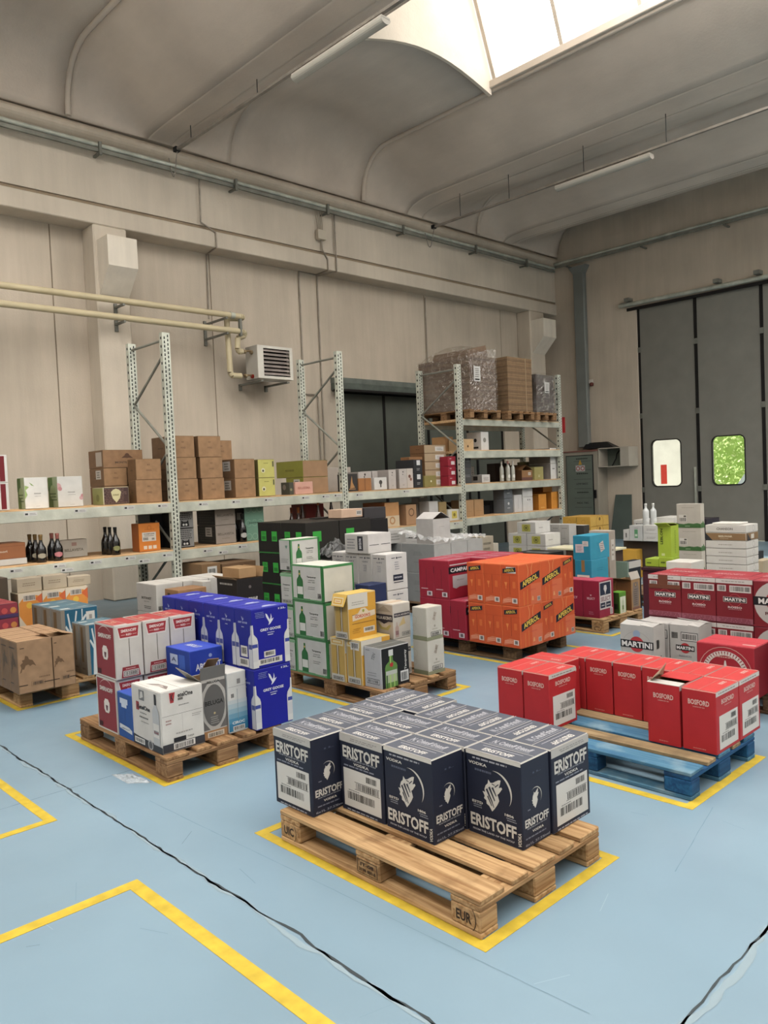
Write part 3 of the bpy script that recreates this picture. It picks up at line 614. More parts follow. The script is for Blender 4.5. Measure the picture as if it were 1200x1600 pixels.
 'bianco': dict(flaps=1, A='b3b0ac', B='b5b2ae', C='c9c5c0', T='c4c0bb', edge='c0bcb7', art=dict(
    A=[('O', .5, .5, .46, .47, '9a9895'), ('o', .5, .82, .11, '8fa0b8'), ('o', .5, .59, .22, 'b02830'), ('r', .0, .50, 1, .67, '16151a'), ('t', .5, .585, .92, 'MARTINI', 'e2dedb', .125), ('l', .25, .12, .75, .2, 1, '8a8783')],
    B=[('n', .06, .70, .28, .84), ('r', .38, .66, .96, .86, '3a3a3e'), ('r', .40, .675, .94, .845, 'c9c5c0'), ('n', .43, .70, .91, .82), ('o', .52, .50, .17, 'b02830'), ('r', .20, .44, .84, .56, '1a191d'), ('t', .52, .50, .58, 'MARTINI', 'e2dedb', .075), ('t', .52, .32, .44, 'BIANCO', '8a8c94', .045)],
    C=[('r', .25, .5, .45, .7, '55524e'), ('n', .3, .52, .5, .68), ('o', .6, .3, .06, '55524e')])),
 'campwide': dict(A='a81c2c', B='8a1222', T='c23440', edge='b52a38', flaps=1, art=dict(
    A=[('O', .5, .44, .46, .47, 'd3a59c'), ('O', .5, .44, .32, .40, 'dcd4cb')] + [('a', .5, .44, .325, .39, 8 * k, 8 * k + 3.2, '8f1824') for k in range(2, 22)] +
      [('p', [(.48,.56),(.54,.56),(.52,.70),(.5,.70)], 'dcd4cb'), ('l', .3, .74, .7, .79, 1, 'd3a59c'), ('t', .5, .46, .5, 'CAMPARI', 'e6ded6', .10), ('l', .15, .1, .85, .16, 1, 'd3a59c')]), Tn=[('r', .75, .35, .98, .5, 'd9b5ac')]),
 'case': dict(A='cdc8c0', B='d5d0c8', T='d5d0c8', edge='b5b0a8', art=dict(A=[('l', .3, .35, .7, .65, 1, 'a39e96')], B=[('O', .6, .5, .08, .1, 'a39e96')])),
 'lime': dict(A='9fb81c', B='a9c224', T='b2c92c', edge='a0ba20', open='lime', art=dict(A=[('t', .28, .66, .50, 'LEBLON', '24300c', .20, 90), ('r', .25, .04, .5, .12, 'c9d08a')], B=[('l', .45, .1, .6, .85, 14, '5f7a14')])),
 'lime2': dict(flaps=1, A='9cb51c', B='a2bc22', T='aac62c', edge='9ab41e', art=dict(A=[('l', .1, .3, .5, .7, 1, '3a4a10')], B=[('l', .2, .3, .8, .7, 1, '3a4a10')])),
 'mount': dict(flaps=1, A='bdb5a8', B='c4bcae', T='cdc6ba', edge='bdb5a8', art=dict(A=[('p', [(0,.0),(1,0),(1,.16),(.85,.20),(.7,.17),(.5,.19),(.3,.15),(.1,.17),(0,.2)], '3f6a34'), ('t', .45, .07, .2, 'LEVICO', 'c9d0b8', .03), ('r', .1, .25, .42, .55, 'd3ccc2'), ('n', .12, .27, .4, .42), ('r', .3, .45, .4, .52, '5a554c'), ('l', .2, .82, .8, .88, 1, 'a39b8e')],
    B=[('p', [(0,.0),(1,0),(1,.14),(.8,.2),(.6,.30),(.4,.2),(.2,.22),(0,.16)], '3f6a34')])),
 'greenlab': dict(flaps=1, A='c4c4c0', B='c9c9c5', T='cfcfcb', edge='bdbdb9', art=dict(A=[('r', .38, .2, .64, .75, '5a9a6a'), ('r', .42, .3, .6, .45, 'c9d8c4'), ('l', .35, .8, .7, .88, 1, '8a8a86')], B=[])),
 'greyc': dict(flaps=1, A='8f908e', B='b5b3b0', T='b9b7b4', edge='a5a4a1', art=dict(A=[('l', .35, .6, .65, .75, 3, '777876'), ('l', .35, .35, .65, .4, 1, '777876')], B=[('l', .3, .45, .7, .52, 1, '8d8b88')])),
 'peak': dict(A='b5b0ac', B='c4bfbb', T='cdc8c4', edge='bdb8b4', open='peak', art=dict(A=[], B=[('l', .35, .66, .7, .69, 1, '9a9592')])),
 'floral': dict(A='6a8a3a', B='dbd9d3', T='cfcdc6', edge='c9c9be', art=dict(A=[('r', 0, .55, .5, .95, '4f7a2c'), ('r', .5, .0, 1, 1, 'b5c49a'), ('o', .5, .5, .3, 'a9bf84'), ('l', .1, .2, .9, .5, 3, '4a6a2a')],
    B=[('t', .55, .48, .3, 'PERRIER', '8a8a84', .04), ('l', .38, .38, .72, .42, 1, 'a5a5a0'), ('l', .45, .06, .65, .09, 1, 'a5a5a0'), ('p', [(.0,.3),(.12,.45),(.05,.6),(.2,.7),(.02,.75)], '9ab56a'), ('p', [(.2,.85),(.3,.75),(.42,.72),(.3,.8)], '7fa04a')])),
 'plaque': dict(A='a9ad6a', B='4a3430', T='cfc8b0', edge='cfc8a8', art=dict(B=[('l', .02, .05, .98, .95, 9, '7d6258'), ('r', .0, .0, .03, 1, 'cfc8a8'), ('p', [(.3,.72),(.38,.85),(.5,.92),(.62,.85),(.7,.72),(.64,.35),(.5,.1),(.36,.35)], 'd8d0a0'), ('t', .5, .55, .24, 'RUINART', '6a6234', .1)], A=[('o', .5, .4, .15, '8a8e50')])),
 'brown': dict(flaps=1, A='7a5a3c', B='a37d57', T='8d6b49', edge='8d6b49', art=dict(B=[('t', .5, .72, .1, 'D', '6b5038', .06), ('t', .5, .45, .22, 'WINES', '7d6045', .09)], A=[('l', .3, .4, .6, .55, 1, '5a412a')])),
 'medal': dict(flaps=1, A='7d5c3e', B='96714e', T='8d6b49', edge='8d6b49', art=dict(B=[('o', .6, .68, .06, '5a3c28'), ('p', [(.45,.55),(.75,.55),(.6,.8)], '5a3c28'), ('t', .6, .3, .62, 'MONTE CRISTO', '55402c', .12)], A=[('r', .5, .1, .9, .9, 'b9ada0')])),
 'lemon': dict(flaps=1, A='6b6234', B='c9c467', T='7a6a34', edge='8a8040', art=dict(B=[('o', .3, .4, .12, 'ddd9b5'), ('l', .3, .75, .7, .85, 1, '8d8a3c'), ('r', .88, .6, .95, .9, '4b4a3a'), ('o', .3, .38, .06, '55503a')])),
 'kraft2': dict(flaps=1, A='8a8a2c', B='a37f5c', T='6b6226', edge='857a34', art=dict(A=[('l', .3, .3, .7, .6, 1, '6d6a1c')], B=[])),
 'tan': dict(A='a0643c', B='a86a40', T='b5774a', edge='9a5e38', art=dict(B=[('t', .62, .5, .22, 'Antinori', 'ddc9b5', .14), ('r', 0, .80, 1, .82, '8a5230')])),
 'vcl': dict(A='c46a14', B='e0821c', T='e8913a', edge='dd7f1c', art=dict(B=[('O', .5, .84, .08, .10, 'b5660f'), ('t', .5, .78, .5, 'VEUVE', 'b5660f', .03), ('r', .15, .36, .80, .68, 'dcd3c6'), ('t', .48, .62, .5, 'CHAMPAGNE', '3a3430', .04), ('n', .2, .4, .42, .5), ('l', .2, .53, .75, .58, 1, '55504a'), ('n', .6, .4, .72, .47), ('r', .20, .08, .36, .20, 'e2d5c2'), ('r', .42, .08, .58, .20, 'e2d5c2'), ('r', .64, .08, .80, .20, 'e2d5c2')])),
 'mask': dict(A='1a191c', B='8d8c8a', T='2b2a2c', edge='2b2a2c', art=dict(B=[('l', .05, .45, .95, .95, 5, '2b2a2c'), ('p', [(.25,.1),(.75,.1),(.7,.45),(.6,.35),(.4,.35),(.3,.45)], '141316'), ('o', .42, .2, .06, 'd8d6d2'), ('o', .58, .2, .06, 'd8d6d2'), ('r', 0, .0, 1, .04, '141316')])),
 'taupe': dict(A='2b2a28', B='9c9186', T='8d8378', edge='857b70', art=dict(A=[('l', .05, .1, .95, .9, 6, '3f4038')], B=[('t', .5, .52, .8, 'BELLAVISTA', '6b6258', .13), ('l', .3, .25, .7, .32, 1, '7d7468')])),
 'mint': dict(A='15161a', B='6f9a84', T='7fa892', edge='6f9a84', art=dict(B=[('O', .2 + .3 * (k % 3), .12 + .38 * (k // 3), .12, .14, '93b8a2') for k in range(9)] + [('r', .15, .46, .85, .56, '6f9a84'), ('l', .2, .47, .8, .54, 1, '3a5a48')], A=[('r', .4, .6, .8, .8, 'b5b5b0')])),
 'wdots': dict(A='a9a09a', B='c0b8b2', T='c9c2bc', edge='bdb5af', art=dict(B=[('o', .5, .85, .07, '4b4442'), ('o', .45, .72, .05, '4b4442'), ('l', .4, .15, .65, .22, 2, '77706c'), ('r', .3, .5, .6, .505, '8d8580')])),
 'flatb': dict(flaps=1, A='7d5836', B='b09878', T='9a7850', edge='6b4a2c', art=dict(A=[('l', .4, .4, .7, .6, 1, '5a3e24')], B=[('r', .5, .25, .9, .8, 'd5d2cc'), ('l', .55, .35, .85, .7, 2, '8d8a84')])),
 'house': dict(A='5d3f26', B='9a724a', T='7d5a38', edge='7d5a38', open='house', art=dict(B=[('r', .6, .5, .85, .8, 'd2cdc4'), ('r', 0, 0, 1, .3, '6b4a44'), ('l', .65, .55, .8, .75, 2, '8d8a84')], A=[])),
}

MESHES = {}
def carton(row, idx):
    kind, x, y, z, dx, dy, dz, name, label, group, o = row
    art = ART.get(kind)
    seed = idx * 13 + 5
    if art is None:
        col = o['c']; colL = o.get('cl', col)
        art = dict(A=colL, B=col, T=o.get('ct', col), edge=col, art={'A': [(e[0],) + tuple(e[2:]) for e in o.get('e', []) if e[1] == 'L' and e[0] != 'b'],
                                                                'B': [(e[0],) + tuple(e[2:]) for e in o.get('e', []) if e[1] == 'R' and e[0] != 'b']},
                   Tn=[(e[0],) + tuple(e[2:]) for e in o.get('e', []) if e[1] == 'T'])
    fl, fr_ = o.get('L', 'A'), o.get('R', 'B')
    if fl not in art: fl = 'A'
    if fr_ not in art: fr_ = 'B' if 'B' in art else 'A'
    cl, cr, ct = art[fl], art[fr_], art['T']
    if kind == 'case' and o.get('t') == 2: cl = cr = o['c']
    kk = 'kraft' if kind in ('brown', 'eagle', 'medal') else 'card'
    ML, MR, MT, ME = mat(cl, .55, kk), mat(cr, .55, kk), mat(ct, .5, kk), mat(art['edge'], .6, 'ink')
    is_open = o.get('open') or art.get('open')
    hx, hy = dx / 2, dy / 2
    FL = Face((-hx, hy, 0), (0, -1, 0), (0, 0, 1), dy, dz)
    FR = Face((-hx, -hy, 0), (1, 0, 0), (0, 0, 1), dx, dz)
    FT = Face((-hx, hy, dz), (0, -1, 0), (1, 0, 0), dy, dx)
    key = (kind, name, round(dx, 3), round(dy, 3), round(dz, 3), fl, fr_, str(sorted((k, str(v)) for k, v in o.items() if k in ('c', 'cl', 'e', 'top', 't', 'f', 'side'))), bool(is_open))
    c = min(art.get('ec', .0035), dx * .05, dy * .05, dz * .1)
    if key not in MESHES:
        mb = MB()
        if not is_open:
            mb.cbox(-hx, -hy, 0, hx, hy, dz, c, dict(L=ML, R=MR, E=ML, W=MR, T=MT, B=MT, X=ME, **({'V': ML} if kind in ('eristoff', 'bosford', 'select', 'rosso', 'campwide', 'goose') else {})))
        else:
            inn = mat('8a6a48', .7, 'kraft'); t = .005
            mb.box(-hx, -hy, 0, -hx + t, hy, dz, ML); mb.box(hx - t, -hy, 0, hx, hy, dz, ML)
            mb.box(-hx + t, -hy, 0, hx - t, -hy + t, dz, MR); mb.box(-hx + t, hy - t, 0, hx - t, hy, dz, MR)
            mb.box(-hx + t, -hy + t, 0, hx - t, hy - t, t, inn)
            mb.box(-hx + t, -hy + t, t, hx - t, -hy + t + .001, dz - .002, inn); mb.box(-hx + t, hy - t - .001, t, hx - t, hy - t, dz - .002, inn)
            mb.box(hx - t - .001, -hy + t, t, hx - t, hy - t, dz - .002, inn); mb.box(-hx + t, -hy + t, t, -hx + t + .001, hy - t, dz - .002, inn)
        elsA = list(art['art'].get(fl, [])); elsB = list(art['art'].get(fr_, []))
        if kind == 'aperol' and fl == 'C' and o.get('top') in (0, 2, None):
            if o.get('top') == 2 or (o.get('top') == 0 and z < .3):
                elsA += [('p', [(.12, .79), (.86, .84), (.86, .95), (.12, .90)], '1d2030'), ('t', .49, .87, .56, 'APEROL', 'd9b636', .07, 8)]
        if kind == 'aperol' and fr_ == 'C':
            elsB += [('p', [(.12, .79), (.86, .88), (.86, .98), (.12, .89)], '1d2030'), ('t', .49, .885, .56, 'APEROL', 'd9b636', .06, 12)]
        if kind == 'navylab' and o.get('side'):
            elsA = [('r', .55, .15, .78, .9, '22242e'), ('t', .66, .52, .55, 'BARCELONA', 'c9c9d0', .10, 90), ('l', .08, .2, .45, .8, 4, '77787e')]
            elsB = [('r', .05, .42, .45, .45, '2b2c34'), ('r', .55, .42, .95, .45, '2b2c34')]
        if kind == 'floral' and o.get('f') == 1:
            elsB = [e for e in elsB if e[0] != 'p'] + [('o', .02, .68, .13, 'd3a5a5'), ('o', .1, .6, .08, 'c98d90'), ('o', .93, .28, .08, 'd3a5a5'), ('o', .97, .36, .06, 'c98d90')]
        if kind == 'case' and o.get('t') == 1: elsA = [('t', .48, .5, .40, 'CHANSON', '6b665e', .32)]
        if kind == 'case' and o.get('t') == 2: elsA = [('t', .5, .55, .34, 'BEEUWAR', 'd3c3a5', .24), ('l', .36, .2, .62, .32, 1, 'b5a585'), ('p', [(0, 0), (.18, 0), (0, 1)], '2b2b30')]; elsB = [('r', .4, .2, .65, .8, 'd3ccc0'), ('p', [(.1, 0), (.4, 0), (.1, 1)], '2b2b30')]
        draw(mb, FL, elsA, seed=seed); draw(mb, FR, elsB, seed=seed + 3)
        if not is_open and not art.get('flaps'):
            draw(mb, FT, art.get('Tn', []), seed=seed + 5)
        MESHES[key] = mb.mesh(name)
    rz = math.radians(RND.uniform(-.35, .35))
    ob = link(name, MESHES[key], None, (x + hx, y + hy, z), rz)
    tag(ob, label, 'box', group)
    # ---- parts
    if art.get('flaps') and not is_open:
        along_y = dy >= dx
        t = .0025
        for s in (-1, 1):
            fk = (key, 'flap', s)
            if fk not in MESHES:
                mb = MB()
                if along_y:
                    a = (-hx + .002, -hy + .002, dz, -.0015, hy - .002, dz + t) if s < 0 else (.0015, -hy + .002, dz, hx - .002, hy - .002, dz + t)
                    fT = Face((a[0], hy - .004, dz + t), (0, -1, 0), (1, 0, 0), dy - .008, a[3] - a[0])
                else:
                    a = (-hx + .002, -hy + .002, dz, hx - .002, -.0015, dz + t) if s < 0 else (-hx + .002, .0015, dz, hx - .002, hy - .002, dz + t)
                    fT = Face((a[0], a[1], dz + t), (1, 0, 0), (0, 1, 0), dx - .004, a[4] - a[1])
                mb.cbox(*a[:3], *a[3:], .0008, dict(L=ME, R=ME, E=ME, W=ME, T=MT, B=MT, X=ME))
                if kind == 'eristoff':
                    if s < 0: draw(mb, fT, [('r', 0, 0, 1, .03, 'd8d4cc'), ('t', .5, .38, .55, 'ERISTOFF', 'dad6ce', .34, 180 if not along_y else 0), ('r', .12, .72, .88, .76, 'b9b9bd')])
                    else: draw(mb, fT, [('t', .5, .45, .72, 'N. Cristoff Eristoff', 'b9b9bd', .42), ('r', .12, .12, .88, .15, 'b9b9bd'), ('r', 0, .965, 1, 1, 'd8d4cc')])
                elif kind == 'bosford':
                    draw(mb, fT, [('r', .97 if not along_y else 0, 0, 1 if not along_y else 1, 1 if not along_y else .03, 'd9a79e')] + ([('t', .72, .55, .26, 'BOSFORD', 'eec3b8', .28)] if s < 0 else []))
                elif s < 0 and art.get('Tn'):
                    draw(mb, fT, art['Tn'], seed=seed)
                MESHES[fk] = mb.mesh('top_flap')
            link('top_flap', MESHES[fk], ob)
    if kind == 'eristoff':
        if fl == 'B': barcode_panel(FL, ('b', .07, .07, .93, .56, 1), ob, seed)
        if fr_ == 'B': barcode_panel(FR, ('b', .10, .07, .93, .56, 1), ob, seed)
    if kind == 'bosford':
        if fl == 'B': barcode_panel(FL, ('b', .1, .06, .93, .62, 1), ob, seed)
        if fr_ == 'B': barcode_panel(FR, ('b', .12, .06, .93, .60, 1), ob, seed)
    if kind == 'goose':
        barcode_panel(FR, ('b', .13, .05, .78, .15), ob, seed) if z > .3 else None
        if o.get('tag'):
            barcode_panel(FR, ('b', .30, .17, .60, .27), ob, seed + 2); barcode_panel(FL, ('b', .2, .03, .75, .17), ob, seed + 1); barcode_panel(FL, ('b', .3, .2, .7, .38), ob, seed + 4)
    if kind == 'tree' and o.get('tag'):
        mb = MB(); mb.hexa([FR.p(a, b, .0004) for a, b in ((.68, .72), (.92, .72), (.92, .92), (.68, .92))] + [FR.p(a, b, .0014) for a, b in ((.68, .72), (.92, .72), (.92, .92), (.68, .92))], mat('d6d3cc', .5, 'ink'))
        draw(mb, FR, [('r', .76, .78, .84, .86, '9a9590')], .0016); mb.build('sticker', ob)
    if kind == 'gordon':
        barcode_panel(FR, ('b', .52, .10, .92, .22), ob, seed)
        if o.get('tag'): barcode_panel(FL, ('b', .3, .78, .85, .96), ob, seed + 1)
        if o.get('flap'):
            mb = MB(); y0, y1 = hy, -hy
            A0, A1 = Vector((-hx, hy, dz)), Vector((-hx, -hy, dz)); out = Vector((-.035, 0, -.085))
            pts = [A0, A1, A1 + out + Vector((0, .01, 0)), A0 + out - Vector((0, .01, 0))]
            n = Vector((-.003, 0, .001))
            mb.hexa([p for p in pts] + [p + n for p in pts], mat('d9b04a', .5, 'card'))
            ff = Face(pts[3] + n * 1.1, (0, -1, 0), (A0 - pts[3]).normalized(), dy - .02, (A0 - pts[3]).length)
            draw(mb, ff, [('r', .08, .1, .92, .75, 'd9cfae'), ('r', .14, .18, .86, .66, 'cf9c2c'), ('r', .25, .3, .75, .55, 'e0cfa0'), ('l', .3, .35, .7, .5, 1, 'b5452c')], .0006); mb.build('open_flap', ob)
    if kind == 'aperol' and fl == 'C' and o.get('top') == 0 and z > .3: barcode_panel(FL, ('b', .32, .80, .86, .95), ob, seed)
    if kind == 'teal':
        def stk(fr, cx, cy, w, h, rot, cc='cfc8c2'):
            mb = MB(); cs, sn = math.cos(rot), math.sin(rot); q = []
            for a, b in ((-.5, -.5), (.5, -.5), (.5, .5), (-.5, .5)):
                X_, Y_ = a * w * cs - b * h * sn, a * w * sn + b * h * cs
                q.append((cx + X_ / fr.w, cy + Y_ / fr.h))
            mb.hexa([fr.p(a, b, .0004) for a, b in q] + [fr.p(a, b, .0014) for a, b in q], mat(cc, .5, 'ink'))
            s2 = [(cx + (a - cx) * .7, cy + (b - cy) * .7) for a, b in q]
            draw(mb, fr, [('l', min(a for a, b in s2), min(b for a, b in s2), max(a for a, b in s2), max(b for a, b in s2), 4, '8a7480')], .0016)
            mb.build('sticker', ob)
        if o.get('tag'): stk(FL, .38, .48, .10, .09, .03, 'c9b9bd'); stk(FL, .72, .68, .07, .055, .0); stk(FR, .60, .5, .085, .10, .35)
        else: stk(FL, .5, .25, .15, .10, 0, 'd6cdc0'); mb = MB(); mb.box(-hx - .0012, -.02, dz * .55, -hx - .0002, .02, dz, mat('8a6a3c', .4, 'tape')); mb.build('tape', ob)
    if art.get('tape'):
        mb = MB(); mb.box(-hx * .9, -.025, dz + .003, hx, .025, dz + .004, mat('c4a987', .35, 'tape')); mb.build('tape', ob)
    if o.get('tape'):
        tm = mat('6f3f2c', .35, 'tape')
        mb = MB(); mb.box(-hx - .0030, -.03, dz * .72, -hx - .0020, .05, dz + .001, tm); mb.box(-hx - .0040, -hy, dz * .68, -hx - .0030, hy * .95, dz * .78, tm); mb.build('tape', ob)
    if o.get('st'):
        mb = MB(); mb.hexa([FL.p(a, b, .0004) for a, b in ((.45, .4), (.8, .4), (.8, .9), (.45, .9))] + [FL.p(a, b, .0014) for a, b in ((.45, .4), (.8, .4), (.8, .9), (.45, .9))], mat('c9c4bc', .5, 'ink'))
        draw(mb, FL, [('l', .5, .45, .75, .85, 3, '5a5650')], .0016); mb.build('sticker', ob)
    for e in o.get('e', []):
        if e[0] == 'b': barcode_panel(FL if e[1] == 'L' else FR, ('b',) + tuple(e[2:]), ob, seed)
    # ---- standing flaps of open cartons
    def slab(name_, pts, th, mt, els=None):
        """flap from 4 points (hinge a, hinge b, outer b, outer a)"""
        a, b, c_, d_ = [Vector(p) for p in pts]
        n = (b - a).cross(d_ - a).normalized() * th
        mb = MB(); mb.hexa([a, b, c_, d_, a + n, b + n, c_ + n, d_ + n], mt)
        return mb.build(name_, ob)
    if is_open:
        kd = is_open
        if kd == 'beluga':
            F1 = mat('6f6d6b', .5, 'card')
            slab('top_flap', [(-hx, hy, dz), (-hx, -hy, dz), (-hx - .07, -hy + .02, dz + .06), (-hx - .08, hy - .02, dz + .08)], .004, mat('7d7a70', .5, 'card'))
            slab('top_flap', [(-hx, -hy + .003, dz), (hx, -hy + .003, dz), (hx, -hy - .004, dz + .075), (-hx, -hy - .004, dz + .075)], .004, F1)
            slab('top_flap', [(0, hy, dz), (hx, hy, dz), (hx, -hy + .06, dz + .10), (0, -hy + .05, dz + .11)], .004, mat('8a6a4c', .6, 'kraft'))
        elif kd == 'brock':
            km = mat('b08a5e', .6, 'kraft')
            slab('top_flap', [(-hx, hy, dz), (-hx, -hy, dz), (-hx - .05, -hy, dz + .03), (-hx - .05, hy, dz + .03)], .004, km)
            slab('top_flap', [(hx, -hy, dz), (hx, hy, dz), (hx + .02, hy, dz + .10), (hx + .02, -hy, dz + .10)], .004, km)
        elif kd == 'lime':
            slab('top_flap', [(-hx, hy, dz), (-hx, -hy, dz), (-hx * .2, -hy, dz + .055), (-hx * .2, hy, dz + .055)], .004, mat('4a3428', .6, 'kraft'))
            slab('top_flap', [(hx, -hy, dz), (hx, hy, dz), (0, hy, dz + .06), (0, -hy, dz + .06)], .004, mat('b2cc2c', .5, 'card'))
        elif kd == 'peak':
            slab('top_flap', [(-hx, hy, dz), (-hx, -hy, dz), (-.01, -hy, dz + .075), (-.01, hy, dz + .075)], .004, mat('d0cbc8', .5, 'card'))
            slab('top_flap', [(hx, -hy, dz), (hx, hy, dz), (.01, hy, dz + .075), (.01, -hy, dz + .075)], .004, mat('d6d2cf', .5, 'card'))
        elif kd == 'house':
            slab('top_flap', [(-hx, hy, dz), (-hx, -hy, dz), (-.02, -hy, dz + .09), (-.02, hy, dz + .09)], .004, mat('7d5a38', .6, 'kraft'))
            slab('top_flap', [(hx, -hy, dz), (hx, hy, dz), (.0, hy, dz + .09), (.0, -hy, dz + .09)], .004, mat('8a6540', .6, 'kraft'))
        elif kd == 'tall':
            slab('top_flap', [(-hx, -hy, dz), (hx, -hy, dz), (hx, -hy + .03, dz + .08), (-hx, -hy + .03, dz + .08)], .004, mat('b9b0a5', .5, 'card'))
            slab('top_flap', [(-hx, hy, dz), (-hx, -hy, dz), (-hx - .06, -hy, dz + .02), (-hx - .06, hy, dz + .02)], .004, mat('8a5a30', .6, 'kraft'))
        elif kd == 2:
            slab('top_flap', [(-hx, -hy, dz), (hx, -hy, dz), (hx, -.02, dz + .012), (-hx, -.03, dz + .008)], .004, MT)
            slab('top_flap', [(-hx, hy, dz), (-hx, -hy, dz), (hx * .1, -hy, dz + .012), (hx * .1, hy, dz + .02)], .004, mat('b9b5b0', .5, 'card'))
            slab('top_flap', [(hx, -hy, dz), (hx, hy, dz), (.02, hy, dz + .03), (.02, -hy, dz + .012)], .004, MT)
        elif kind == 'bosford':
            slab('top_flap', [(-hx, hy, dz), (-hx, -hy, dz), (-hx * .55, -hy, dz + .004), (-hx * .55, hy, dz + .004)], .003, mat('c9c2ba', .5, 'card'))
            slab('top_flap', [(0, -hy, dz), (hx, -hy, dz), (hx, hy, dz), (0, hy, dz)], .003, MT)
            slab('top_flap', [(-hx * .9, hy, dz), (hx * .3, hy, dz), (hx * .3, hy - .02, dz + .075), (-hx * .9, hy - .06, dz + .05)], .003, mat('a58a70', .6, 'kraft'))
        else:
            slab('top_flap', [(hx, -hy, dz), (hx, hy, dz), (0, hy, dz + .02), (0, -hy, dz + .02)], .004, MT)
            slab('top_flap', [(-hx, hy, dz), (-hx, -hy, dz), (-hx - .05, -hy + .02, dz + .035), (-hx - .07, hy, dz + .03)], .004, MT)
    return ob

# ------------------------------------------------------------------ the hall
WALL = mat('b3a797', .8, 'wall'); WALL2 = mat('bdb2a2', .8, 'wall'); ROOF = mat('bfb2a4', .85, 'roof')
FLOOR = mat('6c818e', .32, 'floor', spec=.45)
GALV = mat('aeb0a4', .45, 'metal', .3); GALV_D = mat('77776e', .5, 'metal', .15); STEEL = mat('6e6e66', .5, 'metal', .15)
DARK = mat('15161a', .5, 'ink'); HOLE = mat('1f2224', .8, 'ink'); YEL = mat('a8902e', .5, 'worn')
DOORG = mat('74726a', .5, 'paint'); SEAM = mat('161210', .6, 'ink')
JOINT = mat('7d7060', .8, 'wall')
XB, YL = 17.3, 11.8
LOWW = 4.6        # height of the unseen right wall, chosen for the fill light entering above

mb = MB(); mb.box(-6, -8, -.1, XB + .1, YL + .3, 0, FLOOR); struct(mb.build('floor'))
# left wall with dark sliding door opening
mb = MB()
for a, b in ((-6, 1.93), (1.95, 4.67), (4.69, 7.37), (7.39, 10.1), (10.1, 12.75), (12.77, 15.45), (15.47, XB + .3)):
    z0 = 3.55 if a >= 10.1 and b < 15.6 else 0
    mb.box(a, YL, z0, b, YL + .2, 5.9, WALL)
mb.box(-6, YL + .01, 3.6, XB, YL + .2, 5.9, JOINT)
struct(mb.build('wall_left'))
mb = MB()                                   # grooves read as dark joints between the precast panels
mb.box(-6, YL + .01, 0, 10.1, YL + .1, 3.6, JOINT); struct(mb.build('trim_1'))
# longitudinal beam on top of the columns
mb = MB()
mb.box(-6, 11.4, 5.66, XB, YL + .2, 5.93, WALL2, .012); mb.box(-6, 11.46, 5.93, XB, YL + .2, 5.99, mat('8f7f6a', .8, 'wall')); mb.box(-6, 11.43, 5.99, XB, YL + .2, 6.85, WALL2)
struct(mb.build('trim_2'))
mb = MB()                                   # rounded gutter beam along the top of the left wall
n = 10; prof = [(11.46 - .17 * math.sin(math.pi * k / n), 6.83 + .30 * k / n) for k in range(n + 1)]
for k in range(n):
    (y0, z0), (y1, z1) = prof[k], prof[k + 1]
    mb.face([(-6, y0, z0), (XB, y0, z0), (XB, y1, z1), (-6, y1, z1)], WALL, True)
mb.box(-6, 11.44, 6.8, XB, YL + .2, 7.13, WALL); mb.box(-6, 11.33, 7.11, XB, YL + .2, 8.3, WALL)
struct(mb.build('trim_3'))
def column(x0, x1, nm):
    mb = MB(); mb.box(x0, 11.4, 0, x1, YL, 5.66, WALL2, .02)
    # chamfered corbel box near the top
    a, b = x0 + .05, x1 - .02
    F = mat('d0c7b8', .75, 'wall')
    mb.hexa([(a, 11.39, 4.62), (b, 11.39, 4.62), (b, 11.4, 4.62), (a, 11.4, 4.62), (a, 11.05, 4.98), (b, 11.05, 4.98), (b, 11.4, 4.98), (a, 11.4, 4.98)], F)
    mb.box(a, 11.05, 4.98, b, 11.4, 5.42, F)
    return struct(mb.build(nm))
column(5.17, 5.70, 'trim_4'); column(16.12, 16.72, 'trim_5')
column(-.6, -.07, 'trim_6')
# back wall with the big sliding door opening
mb = MB()
mb.box(XB, 9.23, 0, XB + .25, YL + .3, 8.2, WALL); mb.box(XB, -8, 5.42, XB + .25, 9.23, 8.2, WALL)
mb.box(XB, -8, 0, XB + .25, 2.0, 5.42, WALL)
struct(mb.build('wall_back'))
mb = MB(); mb.box(-6.2, -8, 0, -6, YL + .3, 3.0, WALL); struct(mb.build('wall_near'))  # unseen, kept low so fill light comes in above it
mb = MB(); mb.box(-6.2, -8.2, 0, XB + .25, -8, LOWW, WALL); struct(mb.build('wall_right'))


